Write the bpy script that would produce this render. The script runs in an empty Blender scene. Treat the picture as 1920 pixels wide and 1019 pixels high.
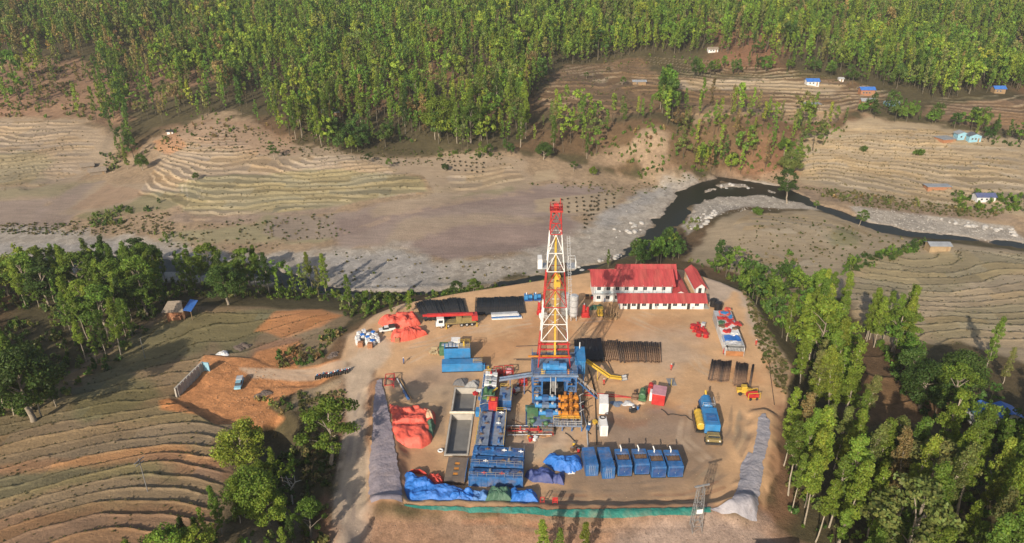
import bpy, bmesh, math, random, time
import numpy as np
from mathutils import Vector, Matrix
T0=time.time()
random.seed(7); rng=np.random.default_rng(11)
SC=bpy.context.scene; COL=SC.collection
R=math.radians
# ---------------------------------------------------------------- camera
HC=95.0; FPX=1350.0; PITCH=R(25)
cam=bpy.data.cameras.new('camera'); camo=bpy.data.objects.new('camera',cam); COL.objects.link(camo)
camo.location=(0,0,HC); camo.rotation_euler=(R(90)-PITCH,0,0)
cam.sensor_width=36; cam.lens=36*FPX/1920; cam.clip_start=1; cam.clip_end=9000
SC.camera=camo
# ---------------------------------------------------------------- sky and sun
SUN_AZ=R(24); SUN_EL=R(26)          # light travels towards azimuth 24 deg right of +Y
w=bpy.data.worlds.new('World'); SC.world=w; w.use_nodes=True
nt=w.node_tree; bg=nt.nodes['Background']
sky=nt.nodes.new('ShaderNodeTexSky'); sky.sky_type='NISHITA'; sky.sun_disc=False
sky.sun_elevation=SUN_EL; sky.sun_rotation=math.pi+SUN_AZ; sky.dust_density=2.5
nt.links.new(sky.outputs[0],bg.inputs[0]); bg.inputs[1].default_value=0.10
sun=bpy.data.lights.new('sun','SUN'); suno=bpy.data.objects.new('sun',sun); COL.objects.link(suno)
sun.energy=4.4; sun.angle=R(0.6); sun.color=(1,.885,.73)
d=Vector((math.sin(SUN_AZ)*math.cos(SUN_EL),math.cos(SUN_AZ)*math.cos(SUN_EL),-math.sin(SUN_EL)))
suno.rotation_euler=d.to_track_quat('-Z','Y').to_euler()
SC.view_settings.view_transform='Standard'; SC.view_settings.look='None'
SC.view_settings.exposure=0.36; SC.view_settings.gamma=1.0
SC.render.engine='CYCLES'
SC.cycles.max_bounces=5; SC.cycles.diffuse_bounces=2; SC.cycles.glossy_bounces=2
SC.cycles.transmission_bounces=3; SC.cycles.transparent_max_bounces=6; SC.cycles.volume_bounces=0
SC.cycles.use_denoising=True
# ---------------------------------------------------------------- geometry of the view
CP,SP=math.cos(PITCH),math.sin(PITCH)
def ray(px,py):
    dx=(px-960)/FPX; dy=(509.5-py)/FPX
    return dx, CP+dy*SP, -SP+dy*CP
def W(px,py,z=0.0):
    dx,dy,dz=ray(px,py); t=(HC-z)/-dz
    return Vector((dx*t,dy*t,z))
def topx(x,y,z):
    yc=(z-HC)*CP+y*SP; zc=y*CP-(z-HC)*SP
    return 960+FPX*x/zc, 509.5-FPX*yc/zc
# ---------------------------------------------------------------- noise
def vnoise(x,y,seed=0):
    xi=np.floor(x).astype(np.int64); yi=np.floor(y).astype(np.int64); xf=x-xi; yf=y-yi
    def h(a,b):
        n=(a*374761393+b*668265263+seed*1442695041)&0xffffffff
        n=((n^(n>>13))*1274126177)&0xffffffff
        return ((n^(n>>16))&0xffff)/65535.0
    u=xf*xf*(3-2*xf); v=yf*yf*(3-2*yf)
    return (h(xi,yi)*(1-u)+h(xi+1,yi)*u)*(1-v)+(h(xi,yi+1)*(1-u)+h(xi+1,yi+1)*u)*v
def fbm(x,y,seed=0,o=4):
    s=0;a=.5
    for k in range(o):
        s=s+a*vnoise(x,y,seed+k*17); a*=.5; x=x*2.03+3.1; y=y*2.03+1.7
    return s
def sstep(a,b,x):
    t=np.clip((x-a)/(b-a),0,1); return t*t*(3-2*t)
# ---------------------------------------------------------------- base terrain through control points
CTRL=[ # photo x, photo y, height there
(430,580,-5),(250,620,-5.5),(300,600,-5),(300,735,-1.5),(300,870,2.6),(300,1000,5.6),(0,900,2),(0,1010,5),(0,780,-2),(0,640,-7),
(430,760,-.8),(430,880,2.4),(520,600,-4.2),(600,590,-4),(150,800,0),(150,950,4.5),(540,850,1.5),(480,830,.9),(580,1000,4.8),(520,930,3.2),(430,980,5.0),(440,1040,6.2),(300,1060,7),
(690,1020,-1.5),(655,850,-.3),(480,740,-1.5),(560,730,-1.5),(600,780,-2.5),(612,900,2.0),(600,650,-2),
(0,475,-14),(150,475,-14),(300,485,-14),(450,500,-14),(640,535,-14),(800,530,-14),(100,600,-8),(0,550,-9.5),(250,550,-8.5),(450,550,-7.5),(620,570,-6),
(760,1010,-1.5),(1100,1000,-1.5),(1400,1000,-1.5),(1000,780,0),(800,700,0),(1300,700,0),(900,600,0),(1250,600,0),(700,640,0),(1430,700,0),(1000,900,0),(1350,560,0),
(1500,750,-1.5),(1600,900,-2),(1500,960,-2),(1900,1000,2),(1900,850,0),(1700,750,-2.5),(1800,650,-3),(1500,620,-4),(1430,560,-6),(1600,560,-6.5),
(1920,600,-5),(1750,560,-7),(1920,490,-10.5),(1750,480,-11.5),(1600,500,-10),(1500,480,-10.5),(1320,490,-10),(1400,420,-10.5),(1560,430,-11.5),
(1250,430,-14),(1300,370,-14),(1400,345,-14),(1520,385,-14),(1700,440,-14),(1850,452,-14),(1100,490,-14),(1000,520,-14),
(640,470,-13),(800,430,-12),(1000,430,-12.3),(1100,440,-13.4),(1000,370,-10.5),(900,350,-8.5),(700,370,-8),(700,330,-5.5),(600,400,-11),(500,440,-12.3),
(350,400,-10),(400,330,-5),(500,300,-3),(350,260,1.5),(600,300,-1.5),(800,290,-3),(950,320,-6.5),(1100,330,-9.5),(1180,370,-13),(200,420,-12.8),(100,380,-12),
(100,330,-9),(0,300,-5),(100,240,1.5),(200,290,-5),(0,420,-13.3),(240,310,-8),
(640,245,3.5),(350,215,6),(900,283,-.5),(1050,285,-3),(1180,325,-11),(1400,325,-12),(1230,250,5.5),(1350,240,6),(1450,250,4),(1100,230,5),(1500,270,-2),(1520,300,-7),
(1300,300,-7),(1100,200,9),(1100,120,17),(1300,200,9),(1600,160,14),(1600,215,7),(1900,200,9),(1900,300,-3),(1900,400,-11),(1700,300,-5),(1600,380,-12),(1700,400,-13),(1920,440,-14),
(1770,460,-10.7)]
_c=[tuple(W(a,b,z)) for a,b,z in CTRL]
_c+=[(X,Y,z+ (6*math.sin(X*.013)+4*math.sin(X*.031+1)) ) for X in (-620,-450,-300,-150,0,150,300,450,620) for Y,z in ((500,23),(560,33),(650,48),(800,74),(1000,100))]
_c+=[(-500,300,-8),(500,300,-12),(-300,200,-8),(-400,400,0),(500,400,2),(-200,80,6),(-100,60,4),(0,60,-2),(100,60,-2),(200,90,4),(300,160,-4),(-250,120,0)]
_c=np.array(_c)
def _U(r2): return np.where(r2>0,.5*r2*np.log(r2+1e-12),0)
def _tps_fit(P,z,lam):
    n=len(P); S=P[:,:2]/100.0
    d=((S[:,None]-S[None])**2).sum(2); K=_U(d)+lam*np.eye(n)
    A=np.zeros((n+3,n+3)); A[:n,:n]=K; A[:n,n]=1; A[:n,n+1:]=S; A[n:,:n]=A[:n,n:].T
    return S,np.linalg.solve(A,np.concatenate([z,[0,0,0]]))
_S,_Wt=_tps_fit(_c,_c[:,2],.0015)
def base(x,y):
    x=np.atleast_1d(np.asarray(x,float)); y=np.atleast_1d(np.asarray(y,float)); sh=x.shape; x=x.ravel()/100; y=y.ravel()/100
    out=np.empty(x.shape); n=len(_S)
    for i in range(0,len(x),60000):
        a=x[i:i+60000]; b=y[i:i+60000]
        d=(a[:,None]-_S[None,:,0])**2+(b[:,None]-_S[None,:,1])**2
        out[i:i+60000]=_U(d)@_Wt[:n]+_Wt[n]+a*_Wt[n+1]+b*_Wt[n+2]
    out=out.reshape(sh)
    return out
def G0(px,py):                      # photo point -> world point on the base terrain
    dx,dy,dz=ray(px,py)
    t=np.linspace(60,1100,2081); zz=HC+dz*t; hh=np.maximum(base(dx*t,dy*t),-14)
    k=np.argmax(zz<=hh) 
    if k==0: k=len(t)-1
    a=zz[k-1]-hh[k-1]; b=hh[k]-zz[k]; tt=t[k-1]+(t[k]-t[k-1])*a/max(a+b,1e-6)
    return (dx*tt,dy*tt)
def Gs(pts):                        # many at once
    return [G0(p[0],p[1]) for p in pts]
def densify(P,closed=True): return P
def sdpoly(x,y,P):                  # signed distance, positive inside (x,y flat arrays)
    P=np.asarray(P,float); d=np.full(x.shape,1e18); ins=np.zeros(x.shape,bool); n=len(P)
    for i in range(n):
        ax,ay=P[i]; bx,by=P[(i+1)%n]; ex,ey=bx-ax,by-ay
        t=np.clip(((x-ax)*ex+(y-ay)*ey)/(ex*ex+ey*ey+1e-9),0,1)
        d=np.minimum(d,(x-ax-t*ex)**2+(y-ay-t*ey)**2)
        if ay!=by:
            c=((ay>y)!=(by>y))&(x<ex*(y-ay)/ey+ax); ins^=c
    d=np.sqrt(d); return np.where(ins,d,-d)
def sdline(x,y,P,wd):               # distance to polyline minus half width (negative inside)
    d=np.full(x.shape,1e18)
    for i in range(len(P)-1):
        ax,ay=P[i]; bx,by=P[i+1]; ex,ey=bx-ax,by-ay
        t=np.clip(((x-ax)*ex+(y-ay)*ey)/(ex*ex+ey*ey+1e-9),0,1)
        w_=wd[i]+(wd[i+1]-wd[i])*t if hasattr(wd,'__len__') else wd
        d=np.minimum(d,np.sqrt((x-ax-t*ex)**2+(y-ay-t*ey)**2)-w_)
    return d
def masked(fn,x,y,P,pad,fill):      # evaluate fn only near the shape
    P=np.asarray(P); o=np.full(x.shape,float(fill))
    m=(x>P[:,0].min()-pad)&(x<P[:,0].max()+pad)&(y>P[:,1].min()-pad)&(y<P[:,1].max()+pad)
    if m.any(): o[m]=fn(x[m],y[m],P)
    return o
# ---------------------------------------------------------------- landscape shapes (traced as photo points, laid on the terrain)
PAD=[tuple(W(a,b))[:2] for a,b in [(632,690),(650,640),(700,600),(760,572),(860,552),(960,536),(1060,520),(1180,500),(1280,508),(1345,530),(1385,548),(1415,590),(1440,640),(1478,690),(1478,760),(1455,800),(1450,880),(1425,970),(1300,975),(1000,975),(700,968),(630,975),(628,900),(650,800),(655,730)]]
RIV_A=[(2150,495,5),(1920,460,1.2),(1800,448,1.2),(1700,438,1.4),(1640,425,2.2),(1590,408,2.8),(1540,390,2.6),(1500,374,2.6),(1450,353,3),(1400,343,3),(1350,336,2.5),(1312,352,4),(1282,377,4),(1262,404,4.8),(1240,428,3.5),(1205,462,1.6),(1150,489,1.4),(1090,508,1.8),(1020,526,2.5),(950,541,3),(880,550,3),(780,558,3),(640,556,3),(500,514,3),(400,508,4),(200,492,4),(50,492,4),(-200,492,4)]
RIV_B=[(1290,374,3),(1345,363,3.3),(1380,359,4),(1430,361,3.5),(1470,369,3),(1500,377,2)]
def wl(P,z=-14): return [tuple(W(a,b,z))[:2] for a,b,_ in P],[q[2] for q in P]
RA,RAw=wl(RIV_A); RB,RBw=wl(RIV_B)
def river_sd(x,y):
    n=(fbm(x*.14,y*.14,5,4)-.45)*8.5
    return np.minimum(sdline(x,y,RA,RAw),sdline(x,y,RB,RBw))+n
BERM_L=[tuple(W(a,b))[:2] for a,b in [(716,728),(722,780),(728,850),(728,900),(728,945)]]
BERM_B=[tuple(W(a,b))[:2] for a,b in [(700,957),(860,957),(1000,962),(1150,966),(1330,962),(1400,958)]]
BERM_R=[tuple(W(a,b))[:2] for a,b in [(1432,785),(1430,850),(1418,900),(1395,945),(1380,960)]]
TERR=[ # terraced land: polygon, step height, run lip, strength
 ([(430,575),(640,590),(600,650),(480,660),(380,690),(330,745),(440,800),(430,900),(420,1040),(-100,1060),(-100,800),(100,720),(200,620),(300,590)],.58,.24,1),
 ([(1600,480),(1760,468),(2000,475),(2050,700),(1930,660),(1640,640),(1600,620),(1560,560)],.62,.28,1),
 ([(1640,640),(1760,720),(1800,800),(1600,800),(1590,700),(1600,630)],.6,.2,.9),
 ([(300,285),(420,240),(520,300),(660,290),(800,330),(820,365),(640,385),(520,400),(360,420),(320,380),(250,370)],.75,.12,1),
 ([(-80,225),(160,225),(215,260),(210,300),(80,350),(-80,360)],.8,.1,.8),
 ([(1500,255),(1620,230),(1750,240),(1930,280),(1930,390),(1760,385),(1500,340),(1480,310)],.75,.1,.9),
 ([(1000,190),(1060,120),(1200,105),(1600,150),(1700,180),(1600,215),(1400,225),(1050,225)],.9,.1,1),
 ([(1300,470),(1400,395),(1480,395),(1700,440),(1740,470),(1600,510),(1420,500)],.3,.05,.8),
 ([(1760,180),(1930,175),(1930,250),(1840,240),(1720,200)],.8,.1,.8),
 ([(830,330),(960,300),(1000,340),(850,370)],.9,.1,.8)]
TERRW=[(Gs(p),s,l,k) for p,s,l,k in TERR]
LOT=Gs([(330,745),(385,672),(470,675),(500,690),(640,690),(650,712),(560,722),(470,725),(520,770),(490,790),(410,790)])
LOTZ=-1.9
BASIN=[tuple(W(a,b))[:2] for a,b in [(855,730),(892,730),(875,853),(836,853)]]
GULLY=Gs([(205,220),(222,250),(205,290),(150,320),(60,350)]) 
GUL2=Gs([(245,330),(200,360),(120,410),(60,440)])
GULN=Gs([(500,800),(545,850),(560,930),(575,1000),(585,1080)])
GUL3=Gs([(205,120),(180,160),(205,200),(222,250),(240,300),(250,330)])
def terr(x,y,full=False):
    x=np.atleast_1d(np.asarray(x,float)); y=np.atleast_1d(np.asarray(y,float)); sh=x.shape; x=x.ravel(); y=y.ravel()
    z=base(x,y)
    far=sstep(520,700,y)
    z=z+(fbm(x*.03,y*.03,3,3)-.44)*(1.2+14*far)
    rz=np.zeros(x.shape); tid=np.zeros(x.shape)            # riser mark, terrace number
    for P,s,lip,k in TERRW:
        sd=masked(sdpoly,x,y,P,8,-99); m=sstep(-1,5,sd)*k
        idx=m>0
        if not idx.any(): continue
        nr_=.35 if lip>=.2 else 1.0; zz=z[idx]+(fbm(x[idx]*.035,y[idx]*.035,9,3)-.44)*2.6*nr_+(fbm(x[idx]*.2,y[idx]*.2,19,2)-.37)*.35*(.6 if lip>=.2 else 1)
        m=m*(.35+.65*sstep(.3,.48,fbm(x*.02,y*.02,27,3)) if k<1 else 1)
        t=zz/s; f=t-np.floor(t); lo=.86 if lip>=.2 else .80
        st=np.floor(t)+sstep(lo,1,f)
        lipb=lip*(np.exp(-((f-.0)/.07)**2)+np.exp(-((f-1)/.07)**2))*(.5+vnoise(x[idx]*.8,y[idx]*.8,33))
        nz=z[idx]+(st-t+.4)*s+lipb
        z[idx]=z[idx]*(1-m[idx])+nz*m[idx]
        seg=np.floor((x[idx]+9*np.sin(np.floor(t)*2.3))/(26+10*np.sin(np.floor(t)*1.7))); tid[idx]=np.where(m[idx]>.3,np.floor(t)*13+seg*7+s*100,tid[idx])
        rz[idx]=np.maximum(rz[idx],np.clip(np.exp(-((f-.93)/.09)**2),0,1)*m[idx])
    for P,dep,wd in ((GULLY,.9,1.2),(GUL2,.8,1.0),(GULN,4.6,2.2)):
        d_=masked(lambda a,b,Q:sdline(a,b,Q,wd),x,y,P,12,99); z-=dep*sstep(5,-1,d_)
    sd=masked(sdpoly,x,y,LOT,6,-99); m=sstep(-1.6,.2,sd); z=z*(1-m)+(LOTZ+(fbm(x*.3,y*.3,2,3)-.45)*.7)*m
    sd=masked(sdpoly,x,y,PAD,14,-99); m=sstep(-7,0,sd); z=z*(1-m)+((fbm(x*.08,y*.08,21,3)-.45)*.16*sstep(0,6,sd))*m
    for P,hh,wd in ((BERM_L,1.3,2.2),(BERM_B,1.5,1.0),(BERM_R,1.4,1.6)):
        d_=masked(lambda a,b,Q:sdline(a,b,Q,wd),x,y,P,10,99)
        z+=hh*sstep(2.3,-.6,d_+(fbm(x*.4,y*.4,8,2)-.37)*1.2)
    sd=masked(sdpoly,x,y,BASIN,3,-99); z-=2.2*sstep(-.3,.25,sd)
    rs=river_sd(x,y)
    z=np.maximum(z,-13.75); z=np.where(rs<3,z+(-15.3-z)*sstep(3,-1.5,rs),z)
    z=z.reshape(sh)
    return (z,rs.reshape(sh),rz.reshape(sh))+((tid.reshape(sh),) if full==2 else ()) if full else z
def tz(x,y): return float(terr([x],[y])[0])
def G(px,py,dz=0):
    """photo point -> world point standing on the real terrain"""
    dx,dy,dz_=ray(px,py)
    x,y=G0(px,py); t0=y/dy; t=np.linspace(t0-8,t0+8,33); zz=HC+dz_*t; hh=terr(dx*t,dy*t); k=np.argmax(zz<=hh)
    if k>0:
        a=zz[k-1]-hh[k-1]; b=hh[k]-zz[k]; tt=t[k-1]+(t[k]-t[k-1])*a/max(a+b,1e-6)
        x,y=dx*tt,dy*tt
    return Vector((x,y,tz(x,y)+dz))
# ---------------------------------------------------------------- materials
MATS={}
def nodes(name):
    m=bpy.data.materials.new(name); m.use_nodes=True; MATS[name]=m
    nt=m.node_tree; return m,nt,nt.nodes['Principled BSDF']
def N(nt,t,**k):
    n=nt.nodes.new(t)
    for a,b in k.items():
        if a.startswith('i_'): n.inputs[a[2:].replace('_',' ')].default_value=b
        else: setattr(n,a,b)
    return n
def mat(name,col,rough=.6,metal=0,var=.25,scale=1.2,dirt=None,bump=0.0,bscale=6,emit=None,spec=.4,stretch=None):
    """painted or plain surface with procedural wear: large blotches, fine grain and settled dust"""
    if name in MATS: return MATS[name]
    m,nt,b=nodes(name); L=nt.links.new
    tc=N(nt,'ShaderNodeTexCoord'); src=tc.outputs['Object']
    if stretch:
        mp=N(nt,'ShaderNodeMapping'); mp.inputs['Scale'].default_value=stretch; L(src,mp.inputs[0]); src=mp.outputs[0]
    n1=N(nt,'ShaderNodeTexNoise',i_Scale=scale,i_Detail=6.0,i_Roughness=.65); L(src,n1.inputs['Vector'])
    rp=N(nt,'ShaderNodeMapRange'); L(n1.outputs[0],rp.inputs[0]); rp.inputs[1].default_value=.3; rp.inputs[2].default_value=.7
    rp.inputs[3].default_value=1-var; rp.inputs[4].default_value=1+var*.6
    mx=N(nt,'ShaderNodeMix',data_type='RGBA',blend_type='MULTIPLY'); mx.inputs[0].default_value=1
    mx.inputs[6].default_value=(*col,1); L(rp.outputs[0],mx.inputs[7])
    out=mx.outputs[2]
    if dirt is None: dirt=.25
    if dirt>0:
        n2=N(nt,'ShaderNodeTexNoise',i_Scale=scale*.45,i_Detail=8.0,i_Roughness=.7); L(src,n2.inputs['Vector'])
        r2=N(nt,'ShaderNodeMapRange'); L(n2.outputs[0],r2.inputs[0]); r2.inputs[1].default_value=.48; r2.inputs[2].default_value=.68; r2.inputs[4].default_value=dirt
        m2=N(nt,'ShaderNodeMix',data_type='RGBA'); L(r2.outputs[0],m2.inputs[0]); L(out,m2.inputs[6]); m2.inputs[7].default_value=(.26,.18,.11,1); out=m2.outputs[2]
    L(out,b.inputs['Base Color']); b.inputs['Roughness'].default_value=rough; b.inputs['Metallic'].default_value=metal
    b.inputs['Specular IOR Level'].default_value=spec
    if bump:
        n3=N(nt,'ShaderNodeTexNoise',i_Scale=bscale,i_Detail=5.0); L(src,n3.inputs['Vector'])
        bp=N(nt,'ShaderNodeBump',i_Strength=bump,i_Distance=.2); L(n3.outputs[0],bp.inputs['Height']); L(bp.outputs[0],b.inputs['Normal'])
    return m
def soil(name,s1,amp,pebble=0,streak=None,bmp=.8,fine=.8):
    m,nt,b=nodes(name); L=nt.links.new
    at=N(nt,'ShaderNodeVertexColor',layer_name='soil_colour')
    tc=N(nt,'ShaderNodeTexCoord'); src=tc.outputs['Object']
    out=at.outputs[0]
    for sc_,am,st in ((s1,amp,streak),(s1*6,amp*fine,None),(.035,amp*.7,None),(s1*.25,amp*.6,(1,.4,1))):
        v=src
        if st:
            mp=N(nt,'ShaderNodeMapping'); mp.inputs['Scale'].default_value=st; L(src,mp.inputs[0]); v=mp.outputs[0]
        n=N(nt,'ShaderNodeTexNoise',i_Scale=sc_,i_Detail=8.0,i_Roughness=.65); L(v,n.inputs['Vector'])
        rp=N(nt,'ShaderNodeMapRange'); L(n.outputs[0],rp.inputs[0]); rp.inputs[1].default_value=.3; rp.inputs[2].default_value=.7
        rp.inputs[3].default_value=1-am; rp.inputs[4].default_value=1+am
        mx=N(nt,'ShaderNodeMix',data_type='RGBA',blend_type='MULTIPLY'); mx.inputs[0].default_value=1; L(out,mx.inputs[6]); L(rp.outputs[0],mx.inputs[7]); out=mx.outputs[2]
    if pebble:
        v=N(nt,'ShaderNodeTexVoronoi',i_Scale=.45); L(src,v.inputs['Vector'])
        rp=N(nt,'ShaderNodeMapRange'); L(v.outputs['Color'],rp.inputs[0]); rp.inputs[3].default_value=1-pebble; rp.inputs[4].default_value=1+pebble
        mx=N(nt,'ShaderNodeMix',data_type='RGBA',blend_type='MULTIPLY'); mx.inputs[0].default_value=1; L(out,mx.inputs[6]); L(rp.outputs[0],mx.inputs[7]); out=mx.outputs[2]
    L(out,b.inputs['Base Color']); b.inputs['Roughness'].default_value=.95; b.inputs['Specular IOR Level'].default_value=.15
    n3=N(nt,'ShaderNodeTexNoise',i_Scale=1.5,i_Detail=8.0,i_Roughness=.7); L(src,n3.inputs['Vector'])
    bp=N(nt,'ShaderNodeBump',i_Strength=bmp,i_Distance=.35); L(n3.outputs[0],bp.inputs['Height']); L(bp.outputs[0],b.inputs['Normal'])
    return m
# ---------------------------------------------------------------- the ground: one fine grid, split by what covers it
C=dict(forest=(.085,.07,.036),dry=(.29,.21,.135),bank=(.29,.175,.11),field=(.32,.245,.17),fieldg=(.25,.22,.13),near=(.235,.17,.10),nearg=(.165,.15,.075),
 pad=(.54,.34,.187),padred=(.46,.23,.105),orange=(.47,.215,.09),grav=(.345,.305,.255),grey=(.27,.21,.175),tan=(.36,.28,.185),right=(.335,.265,.175),
 road=(.52,.40,.285),wet=(.20,.15,.11),concrete=(.40,.345,.29),cliff=(.38,.28,.19),green=(.13,.145,.06),cream=(.48,.40,.28),river=(.06,.05,.04),redsoil=(.26,.13,.075),blue=(.26,.27,.29),plum=(.235,.175,.15))
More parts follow.
